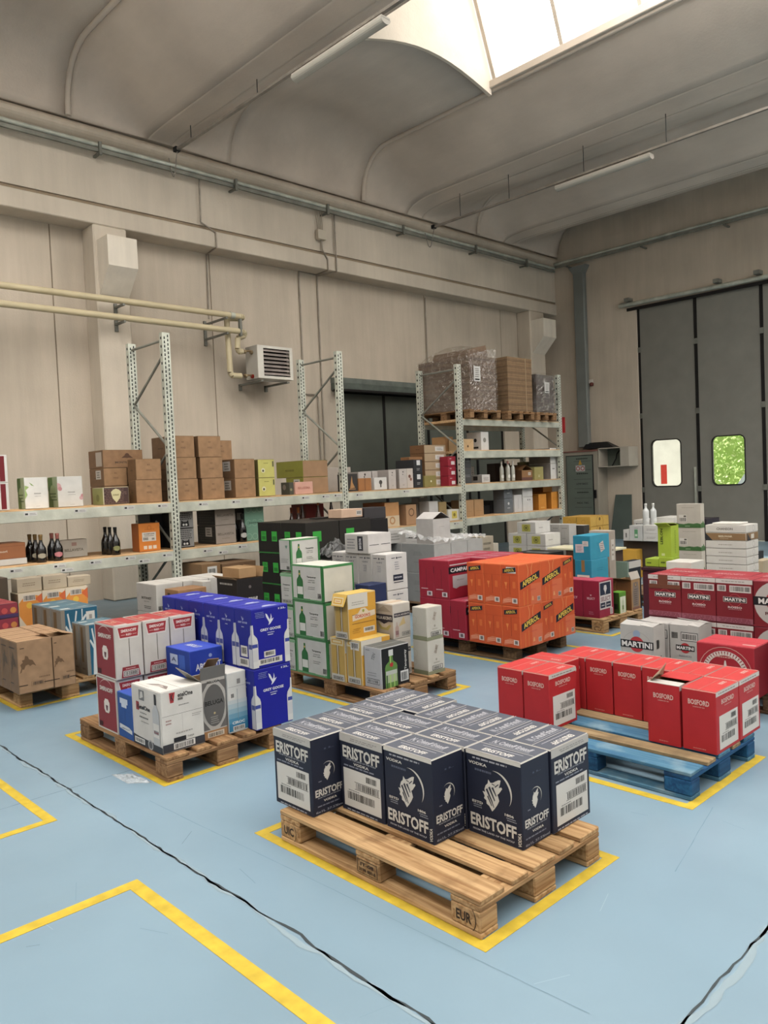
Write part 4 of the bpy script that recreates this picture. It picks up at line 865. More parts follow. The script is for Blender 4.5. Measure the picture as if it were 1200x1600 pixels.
# ---- roof: precast gull-wing beams, vaults and shed skylights
def lerp(pts, x):
    for (x0, z0), (x1, z1) in zip(pts, pts[1:]):
        if x0 <= x <= x1:
            t = (x - x0) / (x1 - x0); return z0 + (z1 - z0) * t
    return pts[-1][1]
def wing(pts):
    out = []
    for (x0, z0), (x1, z1), sag in pts:
        n = 8
        for k in range(n):
            t = k / n
            out.append((x0 + (x1 - x0) * t, z0 + (z1 - z0) * t + sag * math.sin(math.pi * t)))
    out.append(pts[-1][1])
    return out
B0, T0 = 7.13, 7.88
PROF = wing([((-6, T0), (-4.4, T0), .5), ((-4.4, T0), (-3.9, B0), -.05), ((-3.9, B0), (-3.5, B0), 0), ((-3.5, B0), (.55, T0), .6), ((.55, T0), (1.0, B0 + .3), 0)]) if False else None
SEGS = [((-6, 7.6), (-5.3, 7.2), 0), ((-5.3, 7.2), (-4.9, 7.2), 0), ((-4.9, 7.2), (-3.9, 7.85), -.08), ((-3.9, 7.85), (-.95, 7.95), .30), ((-.95, 7.95), (.2, 7.15), -.06),
        ((.2, 7.15), (.6, 7.15), 0), ((.6, 7.15), (1.75, 7.85), -.08), ((1.75, 7.85), (4.85, 7.95), .30),
        ((4.85, 7.95), (6.1, 7.15), -.06), ((6.1, 7.15), (6.5, 7.15), 0), ((6.5, 7.15), (7.6, 7.85), -.08), ((7.6, 7.85), (10.6, 7.98), .28),
        ((10.6, 7.98), (11.85, 7.32), -.04), ((11.85, 7.32), (12.3, 7.26), 0), ((12.3, 7.26), (14.1, 7.88), -.10),
        ((14.1, 7.88), (15.1, 7.22), -.05), ((15.1, 7.22), (15.4, 7.16), 0), ((15.4, 7.16), (XB + .05, 7.95), -.12)]
VAULTS = {(-3.9, -.95), (1.75, 4.85), (7.6, 10.6)}
ci = 0
for (x0, z0), (x1, z1), sag in SEGS:
    vault = (x0, x1) in VAULTS
    cut = x0 > 12.25 and x0 < 15.05  # spans cut short to open the roof for the added glowing panel
    ys = [11.32, 11.315, 11.25, 11.15, 11.0, 10.85, 10.7, 10.5, 8.08] + ([] if vault else [4, 2.6] if cut else [4, 0, -4, -8])
    def blend(y):
        t = min(1, (11.32 - y) / .8) if y < 11.32 else 0
        return math.sqrt(max(0, 1 - (1 - t) ** 2.2))
    n = 10; rows = []
    for y in ys:
        f = blend(y)
        rows.append([(x0 + (x1 - x0) * k / n, y, 7.1 + ((z0 + (z1 - z0) * k / n + sag * math.sin(math.pi * k / n)) - 7.1) * f) for k in range(n + 1)])
    mb = MB()
    for a, b in zip(rows, rows[1:]):
        for k in range(n):
            mb.face([a[k], b[k], b[k + 1], a[k + 1]], ROOF, True)
    bm_mesh = mb.build('ceiling')
    import bmesh
    bm = bmesh.new(); bm.from_mesh(bm_mesh.data); bmesh.ops.remove_doubles(bm, verts=bm.verts, dist=.0005)
    bmesh.ops.recalc_face_normals(bm, faces=bm.faces); bm.to_mesh(bm_mesh.data); bm.free()
    md = bm_mesh.modifiers.new('thick', 'SOLIDIFY'); md.thickness = .08; md.offset = 1 if bm_mesh.data.polygons[20].normal.z > 0 else -1
    struct(bm_mesh)
# joint ribs on the wing tips
for x, z in ((4.85, 7.95), (10.6, 7.98), (14.1, 7.88), (-.95, 7.95)):
    mb = MB(); H_ = z - 7.12; mb.path([(x, 11.29, 7.10)] + [(x, 10.52 + .77 * math.cos(math.pi / 2 * k / 8), 7.12 + H_ * math.sin(math.pi / 2 * k / 8) ** .8) for k in range(1, 9)] + [(x, -8 if x < 14 else 2.6, z)], .042, ROOF, 12); struct(mb.build('trim_7'))
GLASS_E = emit_mat('skylight_glazing', (1.0, .985, .95), SKYLIGHT_STRENGTH)
GLASS_FILL = emit_mat('boosted_glazing', (1.0, .97, .92), SKYLIGHT_STRENGTH * 2.75)  # stronger glow given to unseen panes to brighten the hall
FRAME = mat('bcb0a2', .6, 'paint')
def shed(x1, nm, both=True):
    x0 = x1 - 3.05
    tx, tz = x1 - 1.0, 10.6
    # sloping back of the shed and end wall
    mb = MB()
    mb.box(tx - .05, -8, tz, tx + .15, 8.1, tz + .1, ROOF)
    if not both: mb.hexa([(x0 + .3, -8, 8.2), (x0 + .45, -8, 8.2), (x0 + .45, 8.1, 8.2), (x0 + .3, 8.1, 8.2), (tx - .1, -8, tz), (tx + .05, -8, tz), (tx + .05, 8.1, tz), (tx - .1, 8.1, tz)], ROOF)
    mb.hexa([(x0, -8, 7.85), (x0 + .1, -8, 7.85), (x0 + .1, 8.1, 7.85), (x0, 8.1, 7.85), (x0 + .3, -8, 8.25), (x0 + .4, -8, 8.25), (x0 + .4, 8.1, 8.25), (x0 + .3, 8.1, 8.25)], ROOF)
    n = 12; arc = [(x0 + 3.0 * k / n, 7.85 + .13 * k / n + .28 * math.sin(math.pi * k / n)) for k in range(n + 1)]
    E = mat('d3c8b8', .8, 'roof')
    for k in range(n):
        (a, za), (b, zb) = arc[k], arc[k + 1]
        ta = min(tz, 7.85 + (a - x0) * (tz - 7.85) / (tx - x0)) if a < tx else tz - (a - tx) * (tz - 7.98) / (x1 - tx)
        tb = min(tz, 7.85 + (b - x0) * (tz - 7.85) / (tx - x0)) if b < tx else tz - (b - tx) * (tz - 7.98) / (x1 - tx)
        ta = max(ta, za - .05); tb = max(tb, zb - .05)
        mb.hexa([(a, 8.06, za - .1), (b, 8.06, zb - .1), (b, 8.12, zb - .1), (a, 8.12, za - .1), (a, 8.06, ta + .02), (b, 8.06, tb + .02), (b, 8.12, tb + .02), (a, 8.12, ta + .02)], E)
    struct(mb.build('ceiling'))
    mb = MB(); mb.hexa([(x1 - .03, -8, 8.10), (x1, -8, 8.10), (x1, 8.03, 8.10), (x1 - .03, 8.03, 8.10), (tx, -8, tz), (tx + .03, -8, tz), (tx + .03, 8.03, tz), (tx, 8.03, tz)], GLASS_E if x1 > 10 else GLASS_FILL)
    ye = 5.4 if x1 > 10 else 8.03
    mb.hexa([(x0 + .35, -8, 8.25), (x0 + .38, -8, 8.25), (x0 + .38, ye, 8.25), (x0 + .35, ye, 8.25), (tx - .05, -8, tz), (tx - .02, -8, tz), (tx - .02, ye, tz), (tx - .05, ye, tz)], GLASS_FILL)  # left slope glow added to light the hall, out of view
    if ye < 8: mb.hexa([(x0 + .35, ye, 8.25), (x0 + .38, ye, 8.25), (x0 + .38, 8.06, 8.25), (x0 + .35, 8.06, 8.25), (tx - .05, ye, tz), (tx - .02, ye, tz), (tx - .02, 8.06, tz), (tx - .05, 8.06, tz)], ROOF)  # blank strip added so the end wall catches less glow
    g = struct(mb.build(nm))
    mb = MB()
    mb.box(x1 - .10, -8, 7.98, x1 + .08, 8.08, 8.10, FRAME, .01)
    for y in (7.98, 6.70, 5.42, 4.14, 2.86, 1.58, .3, -.98, -2.3, -3.6, -4.9):
        mb.hexa([(x1 - .06, y - .03, 8.08), (x1 - .02, y - .03, 8.08), (x1 - .02, y + .03, 8.08), (x1 - .06, y + .03, 8.08), (tx - .04, y - .03, tz), (tx, y - .03, tz), (tx, y + .03, tz), (tx - .04, y + .03, tz)], FRAME)
    mb.build('window_frame', g)
def build_fill_panel():
    """glowing panel added between the last two beams, out of view"""
    mb = MB(); mb.box(12.9, -8, 7.72, 15.0, 2.6, 7.76, GLASS_FILL); struct(mb.build('fill_panel_1'))  # unseen, added to brighten the back wall, door and far beam
shed(10.6, 'window_1'); shed(4.85, 'window_2'); shed(-.95, 'window_3')
build_fill_panel()

# ---- floor joints and cracks
def crack(pts, w, nm, col='3a4246', seed=3):
    r = random.Random(seed); mb = MB(); mt = mat(col, .9, 'ink')
    P = []
    for (x0, y0), (x1, y1) in zip(pts, pts[1:]):
        L = math.hypot(x1 - x0, y1 - y0); n = max(2, int(L / .05))
        for k in range(n):
            t = k / n; P.append((x0 + (x1 - x0) * t, y0 + (y1 - y0) * t))
    P.append(pts[-1]); d = (P[-1][0] - P[0][0], P[-1][1] - P[0][1]); L = math.hypot(*d); nx, ny = -d[1] / L, d[0] / L
    prev = None; off = 0
    for x, y in P:
        off = off * .7 + r.uniform(-.5, .5) * w * .9; ww = w * r.uniform(.35, 1.0) / 2
        a = (x + nx * (off + ww), y + ny * (off + ww), .0012); b = (x + nx * (off - ww), y + ny * (off - ww), .0012)
        if prev: mb.face([prev[0], a, b, prev[1]], mt)
        prev = (a, b)
    return struct(mb.build(nm))
crack([(1.665, 7.5), (1.672, 4.4), (1.660, 3.2), (1.668, 2.3), (1.655, .8)], .016, 'trim_8')
crack([(1.668, 7.5), (1.66, .8)], .026, 'trim_9', '8ea2ac', 9)
crack([(-1, 4.43), (2.05, 4.42)], .004, 'trim_10', '54666f', 5)
crack([(1.9, 1.08), (3.2, 1.075)], .012, 'trim_11', '3f484c', 6)
crack([(1.9, 1.078), (3.2, 1.072)], .035, 'trim_12', '8ea2ac', 8)
crack([(3.7, 1.65), (3.0, 1.5)], .003, 'trim_13', '7593a4', 11)
crack([(1.9, 3.9), (2.02, 1.3)], .003, 'trim_14', '7b98a8', 12)
RS = random.Random(21)
mb = MB()
for i in range(70):                       # scuffs in the floor paint
    x, y = RS.uniform(.6, 3.6), RS.uniform(.7, 5.5); a = RS.uniform(0, math.pi); L = RS.uniform(.02, .16); w = RS.uniform(.0008, .002)
    dx, dy = math.cos(a) * L / 2, math.sin(a) * L / 2; nx, ny = -math.sin(a) * w / 2, math.cos(a) * w / 2
    mb.face([(x - dx - nx, y - dy - ny, .0009), (x + dx - nx, y + dy - ny, .0009), (x + dx + nx, y + dy + ny, .0009), (x - dx + nx, y - dy + ny, .0009)], mat(RS.choice(['a3bccb', '7491a1', 'b3c9d3', '5f7380']), .6, 'ink'))
struct(mb.build('trim_15'))

# ---- yellow tape bays
def bay(x0, y0, x1, y1, label, w=.052):
    mb = MB(); z = .0018
    mb.box(x0, y0, .0002, x1, y0 + w, z, YEL); mb.box(x0, y1 - w, .0002, x1, y1, z, YEL)
    mb.box(x0, y0 + w, .0002, x0 + w, y1 - w, z, YEL); mb.box(x1 - w, y0 + w, .0002, x1, y1 - w, z, YEL)
    tag(mb.build('floor_tape'), label, 'floor marking', 'yellow tape bays on the blue floor')
bay(2.05, 1.73, 2.96, 3.14, 'yellow tape rectangle around the navy vodka pallet, nearest to the viewer')
bay(2.05, 4.02, 2.96, 5.43, 'yellow tape rectangle around the mixed vodka pallet with royal blue cartons')
bay(2.05, 6.34, 2.96, 7.73, 'yellow tape rectangle around the brown carton pallet at the far left')
bay(3.61, 1.71, 4.54, 3.12, 'yellow tape rectangle around the blue pallet of red cartons')
bay(3.72, 4.00, 4.69, 5.43, 'yellow tape rectangle around the gin carton pallet in the middle')
bay(5.45, 4.02, 6.40, 5.43, 'yellow tape rectangle around the orange and crimson carton pallet')
bay(6.98, 4.08, 7.95, 5.5, 'yellow tape rectangle around the pallet with the goblet panel carton')
bay(.30, 1.70, 1.46, 3.155, 'empty yellow tape rectangle in the left foreground', .06)
bay(.30, 4.04, 1.465, 5.45, 'empty yellow tape rectangle at the left frame edge, its corner pointing right')
bay(3.7, 6.34, 4.66, 7.73, 'yellow tape rectangle around the black open carton pallet')

# ------------------------------------------------------------------ pallets
WOODN = [wood_mat('pallet_wood_y', 'a88a64', '7f5f3e', '5c4128', 1), wood_mat('pallet_wood_x', 'a38560', '79593a', '583e27', 0)]
WOODO = [wood_mat('old_wood_y', '6f5a44', '4d3a29', '3a2b1e', 1), wood_mat('old_wood_x', '6a543f', '483626', '36281b', 0)]
WOODM = [wood_mat('dull_wood_y', '8a6c4c', '63472e', '4a3422', 1), wood_mat('dull_wood_x', '84674a', '5e432c', '463020', 0)]
BLUEW = [wood_mat('blue_wood_y', '44687c', '274f6c', '74878d', 1), wood_mat('blue_wood_x', '1d4c70', '12365a', '0e2742', 0)]
RAW = wood_mat('raw_plank', '8d7a5c', '6e5a40', '4f4434', 1)
PM = {}
def pbox(key, dims, m, c=.004):
    if key not in PM:
        mb = MB(); mb.box(-dims[0] / 2, -dims[1] / 2, 0, dims[0] / 2, dims[1] / 2, dims[2], m, c); PM[key] = mb.mesh(key[1])
    return PM[key]
def pallet(x, y, label, mats=WOODN, kind='n', stamps=(), rz=0, z=0, raw=(), name='wooden_pallet', swap=False, group=None):
    t = tag(empty(name, (x, y, z), rz), label, 'pallet', group)
    my, mx = mats
    xs = [(.0725, .145), (.2425, .10), (.4, .145), (.5575, .10), (.7275, .145)]
    for i, (cx, w) in enumerate(xs):
        m = RAW if i in raw else my
        link('top_board', pbox((kind + str(i in raw), 'top_board', w), (w, 1.2, .022), m), t, (cx, .6, .122))
    for cy in (.0725, .6, 1.1275):
        link('cross_board', pbox((kind, 'cross_board'), (.8, .145, .022), mx), t, (.4, cy, .1))
    for cx, w in ((.05, .10), (.4, .145), (.75, .10)):
        link('bottom_board', pbox((kind, 'bottom_board', w), (w, 1.2, .022), my), t, (cx, .6, 0))
        for j, cy in enumerate((.0725, .6, 1.1275)):
            b = link('block', pbox((kind, 'block', w), (w, .145, .078), mx, .006), t, (cx, cy, .022))
            for (sx, sj, txt) in stamps:
                if abs(sx - cx) < .01 and sj == j:
                    mb = MB(); fr = Face((-w / 2, .0725, 0), (0, -1, 0), (0, 0, 1), .145, .078)
                    els = {'EUR': [('t', .45, .5, .5, 'EUR', '2e1c10', .5), ('a', .45, .5, .38, .405, -70, 70, '2e1c10')],
                           'UIC': [('t', .45, .5, .5, 'UIC', '2e1c10', .5), ('a', .45, .5, .36, .385, -70, 70, '2e1c10')],
                           'IPPC': [('r', .08, .15, .92, .18, '3a2415'), ('r', .08, .85, .92, .88, '3a2415'), ('r', .08, .15, .1, .88, '3a2415'), ('r', .9, .15, .92, .88, '3a2415'), ('t', .5, .65, .55, 'IT-08', '3a2415', .2), ('t', .5, .36, .7, '2198 880-8', '3a2415', .18)],
                           'EPAL': [('O', .5, .5, .28, .31, '3a2415'), ('t', .5, .5, .38, 'EPAL', '3a2415', .22)]}[txt]
                    draw(mb, fr, els, .0008); mb.build('stamp', b)
    return t
PG = 'wooden pallets on the floor'
pallet(2.095, 1.785, 'light wooden pallet carrying the navy vodka cartons, in the foreground', stamps=((.05, 0, 'EUR'), (.05, 2, 'UIC'), (.05, 1, 'IPPC')))
pallet(2.09, 4.05, 'wooden pallet carrying the red, white and royal blue vodka cartons', WOODM, 'm')
pallet(2.09, 6.40, 'wooden pallet carrying the brown eagle-print cartons at the far left', WOODN)
pallet(3.70, 1.755, 'blue painted pallet with two bare boards carrying the red gin cartons', BLUEW, 'b', raw=(1, 3), name='blue_pallet')
pallet(3.80, 4.07, 'worn wooden pallet carrying green, yellow and white gin cartons', WOODM, 'm')
pallet(5.55, 4.20, 'dark worn pallet carrying the orange and crimson aperitif cartons', WOODO, 'o')
pallet(7.06, 4.22, 'light wooden pallet under the carton with the goblet panel', WOODN, 'n', stamps=((.05, 0, 'EPAL'),))
pallet(3.74, 6.40, 'wooden pallet under the black open carton and the white script cartons', WOODM, 'm')
pallet(5.31, 6.72, 'wooden pallet under the black cartons with green tags', WOODO, 'o')
pallet(6.88, 6.33, 'wooden pallet under the film-wrapped grey-white cartons', WOODO, 'o')
pallet(5.33, 1.88, 'dark pallet under the vermouth cartons', WOODO, 'o')
pallet(7.25, 2.70, 'pallet under the long white wine cases', WOODO, 'o')
pallet(8.75, 3.9, 'pallet under the green mountain cartons', WOODO, 'o')
pallet(9.0, 6.15, 'pallet under the yellow-label cartons near the rack', WOODO, 'o')

# kind, x, y, z of the near lower corner, size x, y, z (metres), name, label, group, options
ROWS = [
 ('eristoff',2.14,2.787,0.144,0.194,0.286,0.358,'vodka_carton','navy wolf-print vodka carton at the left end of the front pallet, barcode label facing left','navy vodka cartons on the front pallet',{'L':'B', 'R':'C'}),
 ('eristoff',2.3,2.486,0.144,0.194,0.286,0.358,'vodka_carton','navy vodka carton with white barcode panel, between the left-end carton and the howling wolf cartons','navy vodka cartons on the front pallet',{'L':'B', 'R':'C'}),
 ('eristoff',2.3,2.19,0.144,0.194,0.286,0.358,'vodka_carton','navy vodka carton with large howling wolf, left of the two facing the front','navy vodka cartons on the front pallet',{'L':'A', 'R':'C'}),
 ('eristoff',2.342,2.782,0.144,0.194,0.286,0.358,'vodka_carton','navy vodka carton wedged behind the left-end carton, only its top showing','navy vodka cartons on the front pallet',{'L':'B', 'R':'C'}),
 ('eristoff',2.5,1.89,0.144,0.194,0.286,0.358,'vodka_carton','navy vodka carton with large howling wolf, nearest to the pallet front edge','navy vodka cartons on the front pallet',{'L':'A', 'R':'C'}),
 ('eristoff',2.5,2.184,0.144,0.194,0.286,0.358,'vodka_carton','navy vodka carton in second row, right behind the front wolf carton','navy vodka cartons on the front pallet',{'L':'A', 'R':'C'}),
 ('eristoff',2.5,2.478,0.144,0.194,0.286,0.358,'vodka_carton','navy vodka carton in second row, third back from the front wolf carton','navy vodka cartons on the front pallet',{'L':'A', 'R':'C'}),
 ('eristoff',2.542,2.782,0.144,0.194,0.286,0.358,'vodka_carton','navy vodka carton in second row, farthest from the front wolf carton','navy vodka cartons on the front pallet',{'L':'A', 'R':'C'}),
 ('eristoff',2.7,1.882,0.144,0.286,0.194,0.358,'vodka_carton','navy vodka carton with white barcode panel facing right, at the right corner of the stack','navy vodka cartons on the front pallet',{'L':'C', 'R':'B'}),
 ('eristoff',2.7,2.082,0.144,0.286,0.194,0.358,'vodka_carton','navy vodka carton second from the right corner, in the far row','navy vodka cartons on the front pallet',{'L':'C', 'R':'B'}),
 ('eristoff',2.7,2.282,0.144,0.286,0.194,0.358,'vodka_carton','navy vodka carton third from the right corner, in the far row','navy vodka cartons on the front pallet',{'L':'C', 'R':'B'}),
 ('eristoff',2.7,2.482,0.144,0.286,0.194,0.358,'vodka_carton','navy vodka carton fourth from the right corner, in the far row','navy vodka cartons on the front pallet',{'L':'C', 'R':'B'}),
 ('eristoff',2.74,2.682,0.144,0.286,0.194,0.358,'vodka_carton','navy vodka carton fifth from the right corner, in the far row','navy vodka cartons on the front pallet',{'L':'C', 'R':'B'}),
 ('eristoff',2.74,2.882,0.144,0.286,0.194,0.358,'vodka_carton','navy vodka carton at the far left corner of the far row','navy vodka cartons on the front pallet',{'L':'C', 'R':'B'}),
 ('bosford',4.012,1.757,0.144,0.285,0.186,0.332,'gin_carton','red gin carton at the right front corner of the blue pallet, barcode panel facing right','red gin cartons on the blue pallet',{'L':'C', 'R':'B'}),
 ('bosford',4.012,1.955,0.144,0.285,0.186,0.332,'gin_carton','red gin carton with its top flap open and a bottle cap showing inside','red gin cartons on the blue pallet',{'L':'C', 'R':'B', 'open':1}),
 ('bosford',4.305,1.757,0.144,0.285,0.186,0.332,'gin_carton','red gin carton at the far right corner, behind the front corner carton','red gin cartons on the blue pallet',{'L':'C', 'R':'B'}),
 ('bosford',4.305,1.95,0.144,0.285,0.186,0.332,'gin_carton','red gin carton in the far row, directly behind the open carton','red gin cartons on the blue pallet',{'L':'C', 'R':'B'}),
 ('bosford',4.305,2.143,0.144,0.285,0.186,0.332,'gin_carton','red gin carton in the far row, third from the right end','red gin cartons on the blue pallet',{'L':'C', 'R':'B'}),
 ('bosford',4.305,2.336,0.144,0.285,0.186,0.332,'gin_carton','red gin carton in the far row, fourth from the right end','red gin cartons on the blue pallet',{'L':'C', 'R':'B'}),
 ('bosford',4.305,2.529,0.144,0.285,0.186,0.332,'gin_carton','red gin carton in the far row, fifth from the right end','red gin cartons on the blue pallet',{'L':'C', 'R':'B'}),
 ('bosford',4.305,2.722,0.144,0.285,0.186,0.332,'gin_carton','red gin carton at the far left corner of the blue pallet','red gin cartons on the blue pallet',{'L':'C', 'R':'B'}),
 ('bosford',3.8,2.645,0.144,0.285,0.186,0.332,'gin_carton','red gin carton at the left front of the blue pallet, barcode panel facing right','red gin cartons on the blue pallet',{'L':'C', 'R':'B'}),
 ('bosford',3.8,2.838,0.144,0.285,0.186,0.332,'gin_carton','red gin carton at the left end of the blue pallet, beside the barcode one','red gin cartons on the blue pallet',{'L':'C', 'R':'B'}),
 ('bosford',4.1,2.748,0.144,0.186,0.285,0.332,'gin_carton','red gin carton in the left row, between the front pair and the far corner','red gin cartons on the blue pallet',{'L':'B', 'R':'C'}),
 ('smirnoff',2.1,4.68,0.144,0.183,0.285,0.338,'vodka_carton','red and white vodka carton, lower tier, nearest, dark red end showing','red and white vodka cartons in a double stack',{}),
 ('smirnoff',2.29,4.68,0.144,0.183,0.285,0.338,'vodka_carton','red and white vodka carton, lower tier, middle one','red and white vodka cartons in a double stack',{}),
 ('smirnoff',2.48,4.68,0.144,0.183,0.285,0.338,'vodka_carton','red and white vodka carton, lower tier, farthest, beside the blue cartons','red and white vodka cartons in a double stack',{}),
 ('smirnoff',2.1,4.66,0.489,0.183,0.285,0.338,'vodka_carton','red and white vodka carton, upper tier, nearest, dark red end showing','red and white vodka cartons in a double stack',{}),
 ('smirnoff',2.29,4.66,0.489,0.183,0.285,0.338,'vodka_carton','red and white vodka carton, upper tier, middle one','red and white vodka cartons in a double stack',{}),
 ('smirnoff',2.48,4.66,0.489,0.183,0.285,0.338,'vodka_carton','red and white vodka carton, upper tier, farthest, beside the blue cartons','red and white vodka cartons in a double stack',{}),
 ('ketel',2.1,4.11,0.144,0.272,0.36,0.358,'vodka_carton','white vodka carton with dark base band and tall bottle print, at the pallet corner',None,{}),
 ('absolut_s',2.1,4.475,0.144,0.2,0.195,0.28,'vodka_carton','small blue carton between the white bottle-print carton and the red ones',None,{}),
 ('beluga',2.38,4.14,0.144,0.17,0.16,0.365,'vodka_carton','grey vodka carton with dark oval emblem and open standing flaps',None,{}),
 ('ciroc',2.556,4.13,0.144,0.136,0.22,0.375,'vodka_carton','tall white to blue vodka carton between the grey one and the royal blue stack',None,{}),
 ('absolut',2.44,4.36,0.375,0.236,0.3,0.27,'vodka_carton','blue vodka carton raised between the grey open carton and the red and white ones',None,{}),
 ('absolut',2.44,4.36,0.144,0.236,0.29,0.228,'carton','low blue carton hidden under the raised blue vodka carton',None,{}),
 ('goose',2.696,4.045,0.144,0.282,0.182,0.377,'vodka_carton','royal blue bottle-print vodka carton, lower row, at the front end','royal blue vodka cartons in a double row',{}),
 ('goose',2.696,4.232,0.144,0.282,0.182,0.377,'vodka_carton','royal blue bottle-print vodka carton, lower row, second back','royal blue vodka cartons in a double row',{}),
 ('goose',2.696,4.419,0.144,0.282,0.182,0.377,'vodka_carton','royal blue bottle-print vodka carton, lower row, third back','royal blue vodka cartons in a double row',{}),
 ('goose',2.696,4.606,0.144,0.282,0.182,0.377,'vodka_carton','royal blue bottle-print vodka carton, lower row, fourth back','royal blue vodka cartons in a double row',{}),
 ('goose',2.696,4.793,0.144,0.282,0.182,0.377,'vodka_carton','royal blue bottle-print vodka carton, lower row, fifth back','royal blue vodka cartons in a double row',{}),
 ('goose',2.696,4.98,0.144,0.282,0.182,0.377,'vodka_carton','royal blue bottle-print vodka carton, lower row, last at the back','royal blue vodka cartons in a double row',{}),
 ('goose',2.696,4.045,0.525,0.282,0.182,0.372,'vodka_carton','royal blue bottle-print vodka carton, upper row, at the front end','royal blue vodka cartons in a double row',{'tag':1}),
 ('goose',2.696,4.232,0.525,0.282,0.182,0.372,'vodka_carton','royal blue bottle-print vodka carton, upper row, second back','royal blue vodka cartons in a double row',{}),
 ('goose',2.696,4.419,0.525,0.282,0.182,0.372,'vodka_carton','royal blue bottle-print vodka carton, upper row, third back','royal blue vodka cartons in a double row',{}),
 ('goose',2.696,4.606,0.525,0.282,0.182,0.372,'vodka_carton','royal blue bottle-print vodka carton, upper row, fourth back','royal blue vodka cartons in a double row',{}),
 ('goose',2.696,4.793,0.525,0.282,0.182,0.372,'vodka_carton','royal blue bottle-print vodka carton, upper row, fifth back','royal blue vodka cartons in a double row',{}),
 ('goose',2.696,4.98,0.525,0.282,0.182,0.372,'vodka_carton','royal blue bottle-print vodka carton, upper row, last at the back','royal blue vodka cartons in a double row',{}),
 ('eagle',2.04,6.245,0.144,0.262,0.18,0.4,'liqueur_carton','plain brown eagle-print carton, left column, front corner','brown eagle-print cartons on the far left pallet',{}),
 ('eagle',2.307,6.245,0.144,0.168,0.18,0.4,'liqueur_carton','plain brown eagle-print carton, right column, front corner, flaps open','brown eagle-print cartons on the far left pallet',{'open':1}),
 ('eagle',2.04,6.43,0.144,0.262,0.18,0.4,'liqueur_carton','plain brown eagle-print carton, left column, second back','brown eagle-print cartons on the far left pallet',{}),
 ('eagle',2.307,6.43,0.144,0.168,0.18,0.4,'liqueur_carton','plain brown eagle-print carton, right column, second back','brown eagle-print cartons on the far left pallet',{}),
 ('eagle',2.04,6.615,0.144,0.262,0.18,0.4,'liqueur_carton','plain brown eagle-print carton, left column, third back','brown eagle-print cartons on the far left pallet',{}),
 ('eagle',2.307,6.615,0.144,0.168,0.18,0.4,'liqueur_carton','plain brown eagle-print carton, right column, third back','brown eagle-print cartons on the far left pallet',{}),
 ('eagle',2.04,6.8,0.144,0.262,0.18,0.4,'liqueur_carton','plain brown eagle-print carton, left column, farthest back','brown eagle-print cartons on the far left pallet',{}),
 ('eagle',2.307,6.8,0.144,0.168,0.18,0.4,'liqueur_carton','plain brown eagle-print carton, right column, farthest back','brown eagle-print cartons on the far left pallet',{}),
 ('tree',2.641,6.4,0.144,0.29,0.138,0.42,'vodka_carton','teal tree-print carton, front one of the lower pair beside the brown cartons','teal cartons with white tree print',{}),
 ('tree',2.641,6.545,0.144,0.29,0.138,0.42,'vodka_carton','teal tree-print carton, rear one of the lower pair beside the brown cartons','teal cartons with white tree print',{}),
 ('tree',2.66,6.96,0.144,0.33,0.228,0.49,'vodka_carton','teal tree-print carton in the raised back group, front one with white sticker','teal cartons with white tree print',{'tag':1}),
 ('tree',2.66,7.195,0.144,0.33,0.228,0.49,'vodka_carton','teal tree-print carton in the raised back group, middle one','teal cartons with white tree print',{}),
 ('tree',2.66,7.43,0.144,0.33,0.228,0.49,'vodka_carton','teal tree-print carton in the raised back group, rear one','teal cartons with white tree print',{}),
 ('orange',2.69,8.1,0.36,0.23,0.22,0.33,'drinks_carton','orange and cream carton with barcode under the shelf, left one','orange drink cartons under the left shelf',{}),
 ('orange',2.924,8.1,0.36,0.23,0.22,0.33,'drinks_carton','orange and cream carton with barcode under the shelf, middle one','orange drink cartons under the left shelf',{}),
 ('orange',3.158,8.1,0.36,0.23,0.22,0.33,'drinks_carton','orange and cream carton with barcode under the shelf, right one','orange drink cartons under the left shelf',{}),
 ('plain',2.62,7.95,0.0,0.85,0.4,0.354,'flat_carton','low brown flat carton carrying the orange drink cartons',None,{'c':'6a5541'}),
 ('plain',2.7,8.14,0.695,0.24,0.17,0.14,'wine_carton','beige flat carton resting on the orange cartons, left one','beige cartons on top of the orange ones',{'c':'b5a68e', 'e':[('l', 'R', 0.2, 0.4, 0.8, 0.7, 2, '8d7c66')]}),
 ('plain',2.955,8.14,0.695,0.24,0.17,0.14,'wine_carton','beige flat carton resting on the orange cartons, middle one','beige cartons on top of the orange ones',{'c':'b5a68e', 'e':[('l', 'R', 0.2, 0.4, 0.8, 0.7, 2, '8d7c66')]}),
 ('plain',3.205,8.14,0.695,0.24,0.17,0.1,'wine_carton','beige flat carton resting on the orange cartons, right one','beige cartons on top of the orange ones',{'c':'b5a68e', 'e':[('l', 'R', 0.2, 0.4, 0.8, 0.7, 2, '8d7c66')]}),
 ('plain',2.25,8.12,0.0,0.36,0.3,0.864,'carton','dark brown tall carton under the shelf at the left edge',None,{'c':'4f4234', 'e':[('l', 'R', 0.5, 0.4, 0.8, 0.6, 3, '2e251d')]}),
 ('fruit',2.34,7.58,0.414,0.17,0.24,0.13,'drinks_tray','red and violet shrink-wrapped drinks tray, lower tier, front one','shrink-wrapped fruit drink trays at the left edge',{}),
 ('fruit',2.34,7.83,0.414,0.17,0.24,0.13,'drinks_tray','red and violet shrink-wrapped drinks tray, lower tier, rear one','shrink-wrapped fruit drink trays at the left edge',{}),
 ('fruit',2.34,7.58,0.549,0.17,0.24,0.13,'drinks_tray','red and violet shrink-wrapped drinks tray, upper tier, front one','shrink-wrapped fruit drink trays at the left edge',{}),
